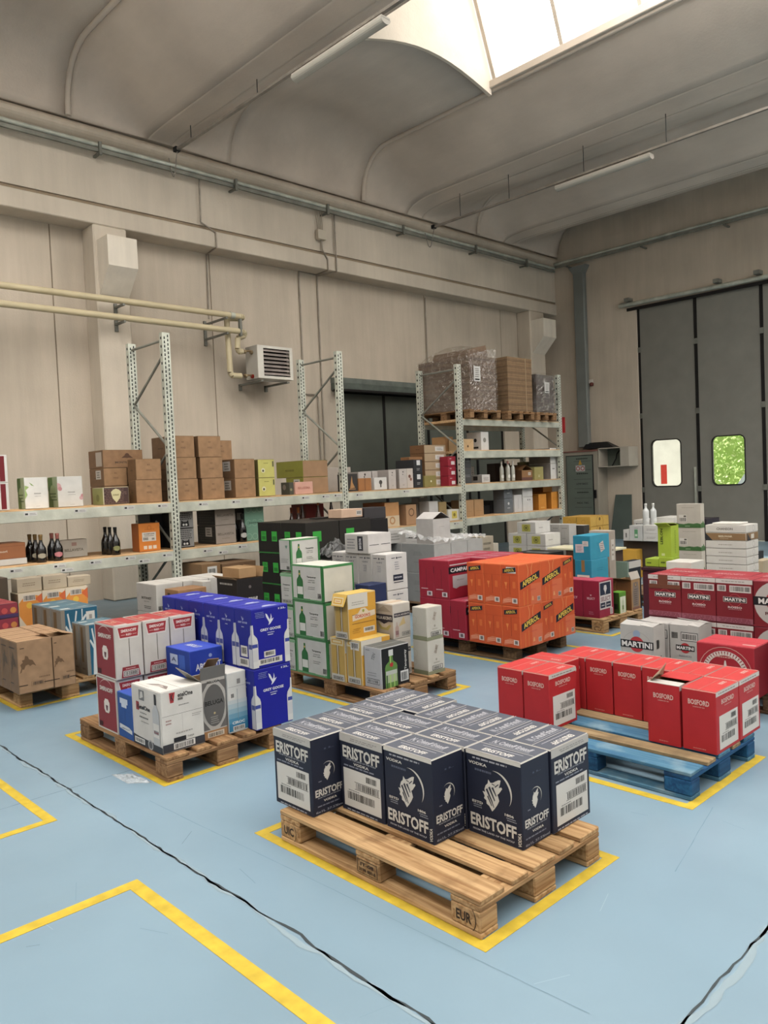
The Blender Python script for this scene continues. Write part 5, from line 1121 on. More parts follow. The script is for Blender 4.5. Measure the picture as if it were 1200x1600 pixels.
 ('fruit',2.34,7.83,0.549,0.17,0.24,0.13,'drinks_tray','red and violet shrink-wrapped drinks tray, upper tier, rear one','shrink-wrapped fruit drink trays at the left edge',{}),
 ('plain',2.3,7.55,0.144,0.23,0.52,0.27,'carton','plain brown carton under the shrink-wrapped drinks trays',None,{'c':'5f4a38'}),
 ('botan',3.68,7.16,0.144,0.293,0.42,0.285,'gin_carton','large white gin carton, lower tier, front of the row','white gin cartons with black script',{}),
 ('botan',3.98,7.16,0.144,0.293,0.42,0.285,'gin_carton','large white gin carton, lower tier, middle of the row','white gin cartons with black script',{}),
 ('botan',4.28,7.16,0.144,0.293,0.42,0.285,'gin_carton','large white gin carton, lower tier, rear of the row','white gin cartons with black script',{}),
 ('botan',3.68,7.16,0.434,0.293,0.42,0.285,'gin_carton','large white gin carton, upper tier, front of the row','white gin cartons with black script',{}),
 ('botan',3.98,7.16,0.434,0.293,0.42,0.285,'gin_carton','large white gin carton, upper tier, middle of the row','white gin cartons with black script',{}),
 ('botan',4.28,7.16,0.434,0.293,0.42,0.285,'gin_carton','large white gin carton, upper tier, rear of the row','white gin cartons with black script',{}),
 ('plain',3.72,6.78,0.144,0.33,0.3,0.42,'carton','white carton under the small brown carton',None,{'c':'d8d4cc', 'e':[('p', 'R', [(0.1, 0.1), (0.3, 0.8), (0.6, 0.4)], 'b0865c')]}),
 ('plain',3.72,6.8,0.567,0.31,0.26,0.12,'carton','small brown printed carton on the white carton behind the blue stack',None,{'c':'a0764f', 'e':[('r', 'L', 0.2, 0.2, 0.4, 0.7, '3a2a1c'), ('r', 'L', 0.5, 0.3, 0.7, 0.6, '3a2a1c'), ('r', 'R', 0.1, 0.62, 0.85, 0.7, '5b4029')]}),
 ('plain',4.06,6.92,0.144,0.1,0.2,0.58,'carton','white narrow carton beside the black open gin carton',None,{'c':'cfcac2'}),
 ('brock',4.19,6.5,0.144,0.3,0.36,0.61,'gin_carton','black gin carton with white script and red heart, open flaps',None,{}),
 ('plain',4.24,6.53,0.756,0.2,0.3,0.1,'carton_insert','brown cardboard bottle divider sticking out of the black open gin carton',None,{'c':'b08a5e', 'e':[]}),
 ('green',5.3,6.8,0.144,0.48,0.452,0.356,'whisky_carton','black carton with green tags, bottom tier, right column, front row','black cartons with green stripe and labels',{}),
 ('green',5.79,6.8,0.144,0.48,0.452,0.356,'whisky_carton','black carton with green tags, bottom tier, right column, back row','black cartons with green stripe and labels',{}),
 ('green',5.3,7.26,0.144,0.48,0.452,0.356,'whisky_carton','black carton with green tags, bottom tier, left column, front row','black cartons with green stripe and labels',{}),
 ('green',5.79,7.26,0.144,0.48,0.452,0.356,'whisky_carton','black carton with green tags, bottom tier, left column, back row','black cartons with green stripe and labels',{}),
 ('green',5.3,6.8,0.506,0.48,0.452,0.356,'whisky_carton','black carton with green tags, middle tier, right column, front row','black cartons with green stripe and labels',{}),
 ('green',5.79,6.8,0.506,0.48,0.452,0.356,'whisky_carton','black carton with green tags, middle tier, right column, back row','black cartons with green stripe and labels',{}),
 ('green',5.3,7.26,0.506,0.48,0.452,0.356,'whisky_carton','black carton with green tags, middle tier, left column, front row','black cartons with green stripe and labels',{}),
 ('green',5.79,7.26,0.506,0.48,0.452,0.356,'whisky_carton','black carton with green tags, middle tier, left column, back row','black cartons with green stripe and labels',{}),
 ('green',5.3,6.8,0.868,0.48,0.452,0.356,'whisky_carton','black carton with green tags, top tier, right column, front row','black cartons with green stripe and labels',{}),
 ('green',5.79,6.8,0.868,0.48,0.452,0.356,'whisky_carton','black carton with green tags, top tier, right column, back row','black cartons with green stripe and labels',{}),
 ('green',5.3,7.26,0.868,0.48,0.452,0.356,'whisky_carton','black carton with green tags, top tier, left column, front row','black cartons with green stripe and labels',{}),
 ('green',5.79,7.26,0.868,0.48,0.452,0.356,'whisky_carton','black carton with green tags, top tier, left column, back row','black cartons with green stripe and labels',{}),
 ('plain',6.31,6.98,0.0,0.42,0.5,1.189,'carton','tall black carton with white barcode sticker right of the green-tagged stack',None,{'c':'1b191b', 'e':[('b', 'L', 0.25, 0.72, 0.5, 0.9)]}),
 ('plain',6.74,7.56,0.0,0.42,0.45,1.189,'carton','tall black carton at the back, second from the green-tagged stack',None,{'c':'232024', 'e':[('r', 'R', 0.2, 0.8, 0.5, 0.84, '7a2450')]}),
 ('plain',5.85,7.3,1.233,0.45,0.12,0.012,'card_sheet','flat dark card lying on the black cartons',None,{'c':'2d2927'}),
 ('plain',6.0,7.0,1.233,0.33,0.25,0.1,'carton','small peach and white carton on top of the black stack',None,{'c':'d9b79b', 'e':[('b', 'R', 0.7, 0.2, 0.95, 0.8)]}),
 ('plain',6.36,7.0,1.192,0.36,0.25,0.14,'carton','low charcoal carton on top of the black stack',None,{'c':'3c3a3d'}),
 ('tanq',3.8,4.665,0.144,0.31,0.405,0.292,'gin_carton','green-edged white gin carton, bottom of the three wide ones','green and white gin cartons stacked three high',{'L':'A', 'R':'B'}),
 ('tanq',3.792,4.665,0.44,0.31,0.405,0.292,'gin_carton','green-edged white gin carton, middle of the three wide ones','green and white gin cartons stacked three high',{'L':'A', 'R':'B'}),
 ('tanq',3.784,4.665,0.736,0.31,0.405,0.284,'gin_carton','green-edged white gin carton, top of the three wide ones','green and white gin cartons stacked three high',{'L':'A', 'R':'B'}),
 ('tanq',3.8,5.085,0.144,0.28,0.16,0.262,'gin_carton','narrow green-edged gin carton, bottom of the left column','narrow green and white gin cartons',{'L':'C', 'R':'A'}),
 ('tanq',3.8,5.085,0.41,0.28,0.16,0.262,'gin_carton','narrow green-edged gin carton, second of the left column','narrow green and white gin cartons',{'L':'C', 'R':'A'}),
 ('tanq',3.8,5.085,0.68,0.28,0.16,0.262,'gin_carton','narrow green-edged gin carton, third of the left column','narrow green and white gin cartons',{'L':'C', 'R':'A'}),
 ('tanq',3.8,5.085,0.957,0.3,0.16,0.255,'gin_carton','narrow green-edged gin carton, topmost of the left column','narrow green and white gin cartons',{'L':'D', 'R':'A'}),
 ('gordon',3.8,4.47,0.144,0.27,0.17,0.33,'gin_carton','yellow gin carton, lower one left against the green-edged cartons','yellow gin cartons',{}),
 ('gordon',3.81,4.295,0.144,0.3,0.168,0.335,'gin_carton','yellow gin carton, lower one with white sticker beside the black bottle-print carton','yellow gin cartons',{'tag':1}),
 ('gordon',3.79,4.4,0.478,0.285,0.16,0.338,'gin_carton','yellow gin carton standing on top with a flap hanging open','yellow gin cartons',{'flap':1}),
 ('tanq10',3.83,4.105,0.144,0.285,0.185,0.298,'gin_carton','black and white gin carton with green bottle print',None,{}),
 ('villa',4.135,4.28,0.144,0.185,0.2,0.288,'gin_carton','cream gin carton with dark band, lower one behind the black bottle-print carton','cream gin cartons with dark name band',{}),
 ('villa',4.135,4.28,0.437,0.19,0.2,0.268,'gin_carton','cream gin carton with dark band and torn tape, upper one','cream gin cartons with dark name band',{}),
 ('olive',4.333,4.118,0.144,0.19,0.155,0.263,'gin_carton','white carton with olive base, lower of the two at the pallet corner','white and olive patterned cartons',{}),
 ('olive',4.333,4.118,0.411,0.182,0.15,0.252,'gin_carton','white carton with olive base, upper of the two at the pallet corner','white and olive patterned cartons',{}),
 ('navylab',4.3,4.5,0.144,0.235,0.164,0.309,'gin_carton','white gin carton with navy label, bottom tier, nearest the corner','white gin cartons with navy label',{}),
 ('navylab',4.3,4.669,0.144,0.235,0.164,0.309,'gin_carton','white gin carton with navy label, bottom tier, second along','white gin cartons with navy label',{}),
 ('navylab',4.3,4.838,0.144,0.235,0.164,0.309,'gin_carton','white gin carton with navy label, bottom tier, third along','white gin cartons with navy label',{}),
 ('navylab',4.3,5.007,0.144,0.235,0.164,0.309,'gin_carton','white gin carton with navy label, bottom tier, fourth along','white gin cartons with navy label',{}),
 ('navylab',4.3,4.5,0.459,0.235,0.164,0.309,'gin_carton','white gin carton with navy label, middle tier, nearest the corner','white gin cartons with navy label',{}),
 ('navylab',4.3,4.669,0.459,0.235,0.164,0.309,'gin_carton','white gin carton with navy label, middle tier, second along','white gin cartons with navy label',{}),
 ('navylab',4.3,4.838,0.459,0.235,0.164,0.309,'gin_carton','white gin carton with navy label, middle tier, third along','white gin cartons with navy label',{}),
 ('navylab',4.3,5.007,0.459,0.235,0.164,0.309,'gin_carton','white gin carton with navy label, middle tier, fourth along','white gin cartons with navy label',{}),
 ('navylab',4.3,4.5,0.774,0.235,0.164,0.288,'gin_carton','white gin carton with navy label, upper tier, nearest the corner','white gin cartons with navy label',{}),
 ('navylab',4.3,4.669,0.774,0.235,0.164,0.288,'gin_carton','white gin carton with navy label, upper tier, second along','white gin cartons with navy label',{}),
 ('navylab',4.3,4.838,0.774,0.235,0.164,0.288,'gin_carton','white gin carton with navy label, upper tier, third along','white gin cartons with navy label',{}),
 ('navylab',4.3,5.007,0.774,0.235,0.164,0.288,'gin_carton','white gin carton with navy label, upper tier, fourth along','white gin cartons with navy label',{}),
 ('navylab',4.28,4.68,1.066,0.26,0.29,0.158,'gin_carton','white gin carton lying on its side on top of the navy-label stack',None,{'side':1}),
 ('plain',4.1,4.5,0.144,0.19,0.16,0.7,'carton','dark blue carton squeezed behind the yellow gin cartons',None,{'c':'1d2b55'}),
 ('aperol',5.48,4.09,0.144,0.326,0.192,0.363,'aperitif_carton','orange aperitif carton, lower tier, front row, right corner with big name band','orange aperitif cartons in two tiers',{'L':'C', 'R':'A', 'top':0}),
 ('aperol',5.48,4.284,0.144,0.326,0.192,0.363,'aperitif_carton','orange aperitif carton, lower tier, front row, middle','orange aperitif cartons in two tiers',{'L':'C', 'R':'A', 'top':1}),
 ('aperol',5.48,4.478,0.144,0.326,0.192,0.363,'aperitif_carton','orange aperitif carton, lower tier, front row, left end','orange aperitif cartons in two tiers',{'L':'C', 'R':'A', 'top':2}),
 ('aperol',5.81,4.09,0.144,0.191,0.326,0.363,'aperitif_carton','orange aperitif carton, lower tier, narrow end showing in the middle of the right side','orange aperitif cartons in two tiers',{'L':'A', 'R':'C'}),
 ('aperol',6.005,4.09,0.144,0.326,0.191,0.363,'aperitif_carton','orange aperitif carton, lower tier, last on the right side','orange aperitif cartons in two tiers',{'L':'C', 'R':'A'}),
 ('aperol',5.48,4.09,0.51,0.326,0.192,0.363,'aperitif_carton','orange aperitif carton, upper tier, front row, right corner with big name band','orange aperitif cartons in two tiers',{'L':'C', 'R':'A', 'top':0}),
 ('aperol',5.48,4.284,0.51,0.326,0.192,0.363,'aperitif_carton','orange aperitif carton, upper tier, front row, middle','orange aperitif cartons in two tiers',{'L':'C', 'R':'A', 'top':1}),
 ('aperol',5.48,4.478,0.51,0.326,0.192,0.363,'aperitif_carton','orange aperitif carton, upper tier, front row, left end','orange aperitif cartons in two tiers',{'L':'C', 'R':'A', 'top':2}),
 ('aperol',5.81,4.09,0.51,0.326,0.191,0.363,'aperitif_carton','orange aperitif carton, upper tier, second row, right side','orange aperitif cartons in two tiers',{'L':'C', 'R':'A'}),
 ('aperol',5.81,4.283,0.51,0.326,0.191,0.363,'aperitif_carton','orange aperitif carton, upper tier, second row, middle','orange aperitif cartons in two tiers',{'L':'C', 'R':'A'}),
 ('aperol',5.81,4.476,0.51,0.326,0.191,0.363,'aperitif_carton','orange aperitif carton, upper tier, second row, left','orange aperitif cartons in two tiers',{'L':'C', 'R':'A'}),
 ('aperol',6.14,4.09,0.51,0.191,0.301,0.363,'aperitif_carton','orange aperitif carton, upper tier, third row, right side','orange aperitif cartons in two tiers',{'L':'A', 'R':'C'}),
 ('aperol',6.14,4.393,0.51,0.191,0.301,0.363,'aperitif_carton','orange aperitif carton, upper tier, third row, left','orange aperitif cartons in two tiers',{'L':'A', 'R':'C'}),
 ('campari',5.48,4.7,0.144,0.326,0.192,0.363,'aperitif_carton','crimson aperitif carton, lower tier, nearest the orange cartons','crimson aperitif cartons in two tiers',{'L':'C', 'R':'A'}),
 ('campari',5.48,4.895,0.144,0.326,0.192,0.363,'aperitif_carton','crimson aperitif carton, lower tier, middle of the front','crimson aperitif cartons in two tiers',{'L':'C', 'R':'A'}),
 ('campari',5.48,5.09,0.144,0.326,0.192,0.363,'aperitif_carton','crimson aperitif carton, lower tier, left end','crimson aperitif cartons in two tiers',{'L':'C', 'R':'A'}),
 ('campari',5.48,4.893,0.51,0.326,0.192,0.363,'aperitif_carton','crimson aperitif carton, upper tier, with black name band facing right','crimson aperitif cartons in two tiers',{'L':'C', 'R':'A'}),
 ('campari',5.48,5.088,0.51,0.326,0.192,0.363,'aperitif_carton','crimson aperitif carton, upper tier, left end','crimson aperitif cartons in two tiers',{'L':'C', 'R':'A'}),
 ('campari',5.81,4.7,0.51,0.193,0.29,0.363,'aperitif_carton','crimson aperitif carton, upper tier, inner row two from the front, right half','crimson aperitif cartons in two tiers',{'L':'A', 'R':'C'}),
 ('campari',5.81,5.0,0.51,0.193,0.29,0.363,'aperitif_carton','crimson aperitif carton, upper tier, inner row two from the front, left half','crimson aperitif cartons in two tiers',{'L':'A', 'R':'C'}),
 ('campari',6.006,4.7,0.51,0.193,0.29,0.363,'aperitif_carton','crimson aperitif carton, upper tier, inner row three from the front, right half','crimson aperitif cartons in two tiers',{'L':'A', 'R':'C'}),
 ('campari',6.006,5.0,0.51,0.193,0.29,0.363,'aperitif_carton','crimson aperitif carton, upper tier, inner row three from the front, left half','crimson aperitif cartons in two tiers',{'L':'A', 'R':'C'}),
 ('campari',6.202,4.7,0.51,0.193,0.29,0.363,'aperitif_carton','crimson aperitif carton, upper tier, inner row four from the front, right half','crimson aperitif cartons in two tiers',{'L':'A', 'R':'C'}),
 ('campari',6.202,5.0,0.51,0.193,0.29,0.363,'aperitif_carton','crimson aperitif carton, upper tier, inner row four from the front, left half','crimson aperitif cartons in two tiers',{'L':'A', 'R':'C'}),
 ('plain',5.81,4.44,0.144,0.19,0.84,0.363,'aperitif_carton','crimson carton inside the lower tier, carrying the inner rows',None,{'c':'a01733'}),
 ('plain',6.005,4.29,0.144,0.33,1.0,0.363,'aperitif_carton','crimson carton at the back of the lower tier, carrying the inner rows',None,{'c':'a01733'}),
 ('select',7.085,4.283,0.144,0.29,0.19,0.385,'aperitif_carton','crimson aperitif carton with navy and white goblet panel, front of the small pallet',None,{}),
 ('select',7.085,4.476,0.144,0.188,0.24,0.385,'aperitif_carton','crimson aperitif carton behind the one with the navy goblet panel',None,{}),
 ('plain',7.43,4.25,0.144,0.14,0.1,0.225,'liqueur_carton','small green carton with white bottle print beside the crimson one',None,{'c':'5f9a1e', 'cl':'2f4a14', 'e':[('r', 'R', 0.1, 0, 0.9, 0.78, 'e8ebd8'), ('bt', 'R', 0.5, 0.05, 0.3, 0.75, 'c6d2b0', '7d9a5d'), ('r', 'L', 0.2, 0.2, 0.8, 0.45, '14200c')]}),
 ('brownart',7.665,4.24,0.144,0.19,0.17,0.33,'liqueur_carton','brown carton with ornate oval engraving at the pallet corner, opened',None,{}),
 ('plain',7.665,4.415,0.144,0.19,0.16,0.3,'carton','plain brown open carton behind the ornate engraved one',None,{'c':'8a5a30', 'open':1}),
 ('teal',7.28,4.477,0.434,0.335,0.203,0.279,'gin_carton','turquoise carton with tape strip and paper label, lower of the two in view','turquoise cartons',{}),
 ('teal',7.285,4.489,0.715,0.387,0.21,0.256,'gin_carton','turquoise carton with three stickers, upper of the two in view','turquoise cartons',{'tag':1}),
 ('plain',7.28,4.53,0.144,0.36,0.25,0.29,'carton','plain turquoise carton under the turquoise pair',None,{'c':'138aa8'}),
 ('tall',7.87,4.607,0.0,0.138,0.253,0.978,'wine_carton','beige tall carton with paper labels right of the turquoise pair',None,{}),
 ('plain',8.3,4.631,0.0,0.031,0.156,0.586,'carton','sage green carton beyond the brown engraved carton',None,{'c':'7d9384'}),
 ('plain',8.35,4.64,0.0,0.281,0.1,0.581,'carton','black carton with white lid edge beyond the brown engraved carton',None,{'c':'16202b', 'e':[('r', 'R', 0, 0.86, 1, 1, 'cfcbc4')]}),
 ('plain',10.96,5.95,0.0,0.169,0.344,0.435,'wine_carton','yellow carton behind the sage one, under the cream board',None,{'c':'d9a52c', 'e':[('o', 'L', 0.4, 0.5, 0.06, '6d4a12'), ('l', 'R', 0.2, 0.3, 0.8, 0.7, 3, 'b98520')]}),
 ('plain',8.98,5.25,0.616,0.42,0.95,0.025,'cream_board','cream board lying on the dark brown carton',None,{'c':'e4dcb6'}),
 ('plain',9.0,5.3,0.0,0.4,0.62,0.614,'carton','dark brown carton under the cream board',None,{'c':'4a3324'}),
 ('yellab',9.0,6.24,0.655,0.36,0.31,0.165,'wine_carton','white carton with yellow label, right one of the middle row','white cartons with yellow square label',{}),
 ('yellab',9.0,6.56,0.655,0.36,0.31,0.165,'wine_carton','white carton with yellow label, left one of the middle row','white cartons with yellow square label',{}),
 ('yellab',9.0,6.4,0.825,0.36,0.31,0.158,'wine_carton','white carton with yellow label, topmost of its stack','white cartons with yellow square label',{}),
 ('yellab',9.0,6.24,0.485,0.36,0.31,0.165,'wine_carton','white carton with yellow label, right one of the lower row','white cartons with yellow square label',{}),
 ('yellab',9.0,6.56,0.485,0.36,0.31,0.165,'wine_carton','white carton with yellow label, left one of the lower row','white cartons with yellow square label',{}),
 ('plain',9.0,6.24,0.144,0.36,0.63,0.336,'carton','plain white carton under the yellow-label cartons',None,{'c':'b5b2ac'}),
 ('slim',9.62,6.26,0.375,0.19,0.15,0.255,'wine_carton','slim grey-white carton, lower tier, right one','slim grey-white cartons beside the yellow-label ones',{}),
 ('slim',9.62,6.415,0.375,0.19,0.15,0.255,'wine_carton','slim grey-white carton, lower tier, middle one','slim grey-white cartons beside the yellow-label ones',{}),
 ('slim',9.62,6.57,0.375,0.19,0.15,0.255,'wine_carton','slim grey-white carton, lower tier, left one','slim grey-white cartons beside the yellow-label ones',{}),
 ('slim',9.62,6.26,0.633,0.19,0.15,0.275,'wine_carton','slim grey-white carton, upper tier, right one','slim grey-white cartons beside the yellow-label ones',{}),
 ('slim',9.62,6.415,0.633,0.19,0.15,0.275,'wine_carton','slim grey-white carton, upper tier, middle one','slim grey-white cartons beside the yellow-label ones',{}),
 ('slim',9.62,6.57,0.633,0.19,0.15,0.275,'wine_carton','slim grey-white carton, upper tier, left one','slim grey-white cartons beside the yellow-label ones',{}),
 ('plain',9.62,6.26,0.144,0.19,0.46,0.23,'carton','plain grey carton under the slim grey-white cartons',None,{'c':'a8a59f'}),
 ('plain',9.83,6.15,0.0,0.15,0.3,0.884,'carton','dark charcoal carton with white lid at the right of the slim cartons',None,{'c':'3a3836', 'e':[('r', 'T', 0, 0, 1, 1, 'd0ccc4')]}),
 ('yellow',11.0,6.76,0.77,0.56,0.255,0.155,'wine_carton','yellow wine carton, top tier, right one','yellow wine cartons stacked behind the slim cartons',{}),
 ('yellow',11.0,6.76,0.62,0.56,0.255,0.145,'wine_carton','yellow wine carton, second tier, right one','yellow wine cartons stacked behind the slim cartons',{}),
 ('yellow',11.0,7.02,0.77,0.56,0.255,0.155,'wine_carton','yellow wine carton, top tier, left one','yellow wine cartons stacked behind the slim cartons',{}),
 ('yellow',11.0,7.02,0.62,0.56,0.255,0.145,'wine_carton','yellow wine carton, second tier, left one','yellow wine cartons stacked behind the slim cartons',{}),
 ('plain',11.0,6.76,0.0,0.56,0.51,0.619,'carton','brown carton under the yellow wine cartons',None,{'c':'8d7347'}),
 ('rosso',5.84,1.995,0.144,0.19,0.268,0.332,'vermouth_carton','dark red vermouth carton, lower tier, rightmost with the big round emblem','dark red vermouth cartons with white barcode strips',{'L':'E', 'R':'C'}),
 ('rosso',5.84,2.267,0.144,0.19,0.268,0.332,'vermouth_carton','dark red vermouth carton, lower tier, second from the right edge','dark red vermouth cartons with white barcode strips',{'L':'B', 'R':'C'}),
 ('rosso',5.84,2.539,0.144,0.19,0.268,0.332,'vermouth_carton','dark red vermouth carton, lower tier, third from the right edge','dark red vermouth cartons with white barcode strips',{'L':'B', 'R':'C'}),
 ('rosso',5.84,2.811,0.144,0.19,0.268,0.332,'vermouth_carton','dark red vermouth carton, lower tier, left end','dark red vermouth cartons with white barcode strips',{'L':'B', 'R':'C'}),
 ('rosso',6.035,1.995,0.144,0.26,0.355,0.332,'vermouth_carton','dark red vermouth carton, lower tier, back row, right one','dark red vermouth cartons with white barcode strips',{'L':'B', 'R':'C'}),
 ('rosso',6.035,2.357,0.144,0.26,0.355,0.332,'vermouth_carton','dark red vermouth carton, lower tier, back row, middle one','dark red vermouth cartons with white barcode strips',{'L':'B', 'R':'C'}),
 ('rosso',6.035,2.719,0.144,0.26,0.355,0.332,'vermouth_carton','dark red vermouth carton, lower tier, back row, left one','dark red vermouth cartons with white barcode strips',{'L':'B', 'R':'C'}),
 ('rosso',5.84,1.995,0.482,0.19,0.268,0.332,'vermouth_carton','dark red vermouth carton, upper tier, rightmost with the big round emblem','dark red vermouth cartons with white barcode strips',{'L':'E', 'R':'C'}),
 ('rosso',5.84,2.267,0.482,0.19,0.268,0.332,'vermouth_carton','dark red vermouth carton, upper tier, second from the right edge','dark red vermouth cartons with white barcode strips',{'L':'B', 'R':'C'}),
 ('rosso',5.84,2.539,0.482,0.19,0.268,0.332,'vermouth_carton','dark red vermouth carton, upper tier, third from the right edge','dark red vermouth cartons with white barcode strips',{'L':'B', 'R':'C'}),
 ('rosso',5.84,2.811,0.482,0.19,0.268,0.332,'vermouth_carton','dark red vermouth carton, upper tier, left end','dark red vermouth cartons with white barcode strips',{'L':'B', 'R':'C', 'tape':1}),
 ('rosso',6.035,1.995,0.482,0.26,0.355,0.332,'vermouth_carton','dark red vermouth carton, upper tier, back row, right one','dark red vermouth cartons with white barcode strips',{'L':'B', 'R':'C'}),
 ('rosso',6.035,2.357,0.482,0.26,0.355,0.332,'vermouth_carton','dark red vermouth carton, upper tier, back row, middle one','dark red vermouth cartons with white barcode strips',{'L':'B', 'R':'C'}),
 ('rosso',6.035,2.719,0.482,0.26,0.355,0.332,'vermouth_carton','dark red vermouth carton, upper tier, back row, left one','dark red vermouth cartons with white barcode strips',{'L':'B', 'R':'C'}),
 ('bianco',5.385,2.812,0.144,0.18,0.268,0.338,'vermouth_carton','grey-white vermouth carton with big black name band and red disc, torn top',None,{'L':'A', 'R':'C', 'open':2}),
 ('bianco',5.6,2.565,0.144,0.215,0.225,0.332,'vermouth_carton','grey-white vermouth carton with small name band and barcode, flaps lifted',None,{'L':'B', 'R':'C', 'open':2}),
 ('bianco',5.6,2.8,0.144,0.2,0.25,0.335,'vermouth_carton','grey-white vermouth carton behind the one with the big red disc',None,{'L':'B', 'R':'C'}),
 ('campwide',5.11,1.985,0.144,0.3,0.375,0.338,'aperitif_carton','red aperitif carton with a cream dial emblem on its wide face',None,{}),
 ('plain',5.36,1.7,0.144,0.3,0.27,0.385,'carton','black tall carton with white sticker at the right edge',None,{'c':'15151b', 'e':[('b', 'L', 0.05, 0.78, 0.9, 0.95), ('l', 'L', 0.1, 0.1, 0.6, 0.3, 4, 'aaaaaa')]}),
 ('case',7.3,2.88,0.52,0.28,0.375,0.071,'wine_case','long white wine case, eighth from the top of the stack by the door','long white wine cases',{'t':0, 'c':'cdc8c0'}),
 ('case',7.3,2.88,0.594,0.28,0.375,0.071,'wine_case','long white wine case, seventh from the top of the stack by the door','long white wine cases',{'t':0, 'c':'cdc8c0'}),
 ('case',7.3,2.88,0.667,0.28,0.375,0.071,'wine_case','long white wine case, sixth from the top of the stack by the door','long white wine cases',{'t':0, 'c':'cdc8c0'}),
 ('case',7.3,2.88,0.741,0.28,0.375,0.071,'wine_case','long white wine case, fifth from the top of the stack by the door','long white wine cases',{'t':0, 'c':'cdc8c0'}),
 ('case',7.3,2.88,0.814,0.28,0.375,0.071,'wine_case','long white wine case, fourth from the top of the stack by the door','long white wine cases',{'t':0, 'c':'cdc8c0'}),
 ('case',7.3,2.88,0.888,0.28,0.375,0.071,'wine_case','long white wine case, third from the top of the stack by the door','long white wine cases',{'t':0, 'c':'cdc8c0'}),
 ('case',7.3,2.88,0.961,0.28,0.375,0.071,'wine_case','long brown and black wine case, second from the top of the stack by the door',None,{'t':2, 'c':'8a6a45'}),
 ('case',7.3,2.88,1.034,0.28,0.375,0.071,'wine_case','long white wine case, top of the stack by the door','long white wine cases',{'t':1, 'c':'cdc8c0'}),
 ('plain',7.33,2.95,1.108,0.2,0.25,0.015,'paper_sheet','white sheet lying on the topmost white wine case',None,{'c':'e4e0d8'}),
 ('plain',7.3,2.88,0.144,0.28,0.375,0.374,'wine_case','plain white crate at the base of the wine case stack',None,{'c':'bdb8b0'}),
 ('lime',7.0,3.449,0.818,0.156,0.13,0.295,'spirit_carton','tall lime green carton standing upright with a pointed open top',None,{'open':1}),
 ('lime2',6.98,3.569,0.725,0.2,0.137,0.071,'spirit_carton','low lime green carton, left one under the tall lime carton','lime green spirit cartons',{}),
 ('lime2',6.98,3.429,0.725,0.143,0.137,0.089,'spirit_carton','low lime green carton, right one under the tall lime carton','lime green spirit cartons',{}),
 ('plain',6.92,3.36,0.0,0.3,0.345,0.694,'carton','plum coloured carton under the lime green cartons',None,{'c':'4a1c28', 'e':[('r', 'L', 0.45, 0.3, 0.5, 0.5, 'd8cfc8')]}),
 ('plain',6.9,3.3,0.695,0.42,0.41,0.028,'tray','dark maroon tray lid under the lime green cartons',None,{'c':'3a1520'}),
 ('plain',6.332,2.95,0.0,0.242,0.22,0.862,'carton','white carton with grey print in front of the green mountain cartons',None,{'c':'cfcbc2', 'e':[('r', 'L', 0.2, 0.4, 0.8, 0.9, 'a8a49d')]}),
 ('mount',8.8,3.975,0.69,0.1,0.285,0.262,'water_carton','cream carton with green mountain print, middle of the stack','cream cartons with green mountain base',{}),
 ('mount',8.8,3.975,0.955,0.1,0.285,0.275,'water_carton','cream carton with green mountain print, topmost of the stack','cream cartons with green mountain base',{}),
 ('mount',8.8,3.975,0.425,0.1,0.285,0.262,'water_carton','cream carton with green mountain print, lowest visible of the stack','cream cartons with green mountain base',{}),
 ('plain',8.8,3.975,0.144,0.1,0.285,0.28,'carton','plain cream carton at the base of the green mountain stack',None,{'c':'c4bcae'}),
 ('greenlab',11.0,5.87,0.565,0.3,0.215,0.235,'gin_carton','white carton with small green bottle label, far group by the door',None,{}),
 ('plain',11.0,5.6,0.565,0.55,0.26,0.12,'wine_carton','white low carton with fine print, lower one right of the green-label carton','far white low cartons',{'c':'d4d1cb', 'e':[('l', 'L', 0.2, 0.3, 0.8, 0.6, 2, '9a9690')]}),
 ('plain',11.0,5.6,0.687,0.55,0.26,0.12,'wine_carton','white low carton with fine print, upper one right of the green-label carton','far white low cartons',{'c':'d4d1cb', 'e':[('l', 'L', 0.2, 0.3, 0.8, 0.6, 2, '9a9690')]}),
 ('plain',11.35,5.9,0.565,0.4,0.3,0.3,'carton','white carton with black marks behind the green-label carton',None,{'c':'d6d3cc', 'e':[('l', 'L', 0.1, 0.7, 0.9, 0.85, 1, '3c3a38')]}),
 ('plain',11.0,6.09,0.565,0.2,0.1,0.17,'carton','small white carton left of the green-label carton',None,{'c':'c9c6c0', 'e':[('r', 'L', 0.4, 0.3, 0.6, 0.7, '5b5955')]}),
 ('plain',11.42,5.58,0.808,0.5,0.3,0.09,'carton','white low carton behind the two clear bottles',None,{'c':'dcd9d2'}),
 ('plain',11.6,5.15,0.565,0.45,0.3,0.3,'carton','black-topped white carton between the lime and the mountain cartons',None,{'c':'2c2530'}),
 ('plain',11.14,5.12,0.0,1.0,1.15,0.564,'carton','dark brown base carton under the far white group',None,{'c':'4b4038'}),
 ('plain',8.2,2.28,0.0,0.3,0.38,0.674,'carton','beige carton right of the wine cases at the right edge',None,{'c':'c2ab95'}),
 ('plain',8.6,2.2,0.68,0.3,0.45,0.25,'carton','brown carton at the right edge beyond the wine cases',None,{'c':'6e4a36', 'e':[('r', 'L', 0.3, 0.6, 0.9, 0.7, 'd8d0c4')]}),
 ('plain',8.55,2.18,0.0,0.35,0.5,0.674,'carton','dark carton under the brown one at the right edge',None,{'c':'3a312c'}),
 ('plain',9.2,3.497,0.0,0.151,0.042,0.659,'carton','black carton on the floor right of the white wine cases',None,{'c':'17151a'}),
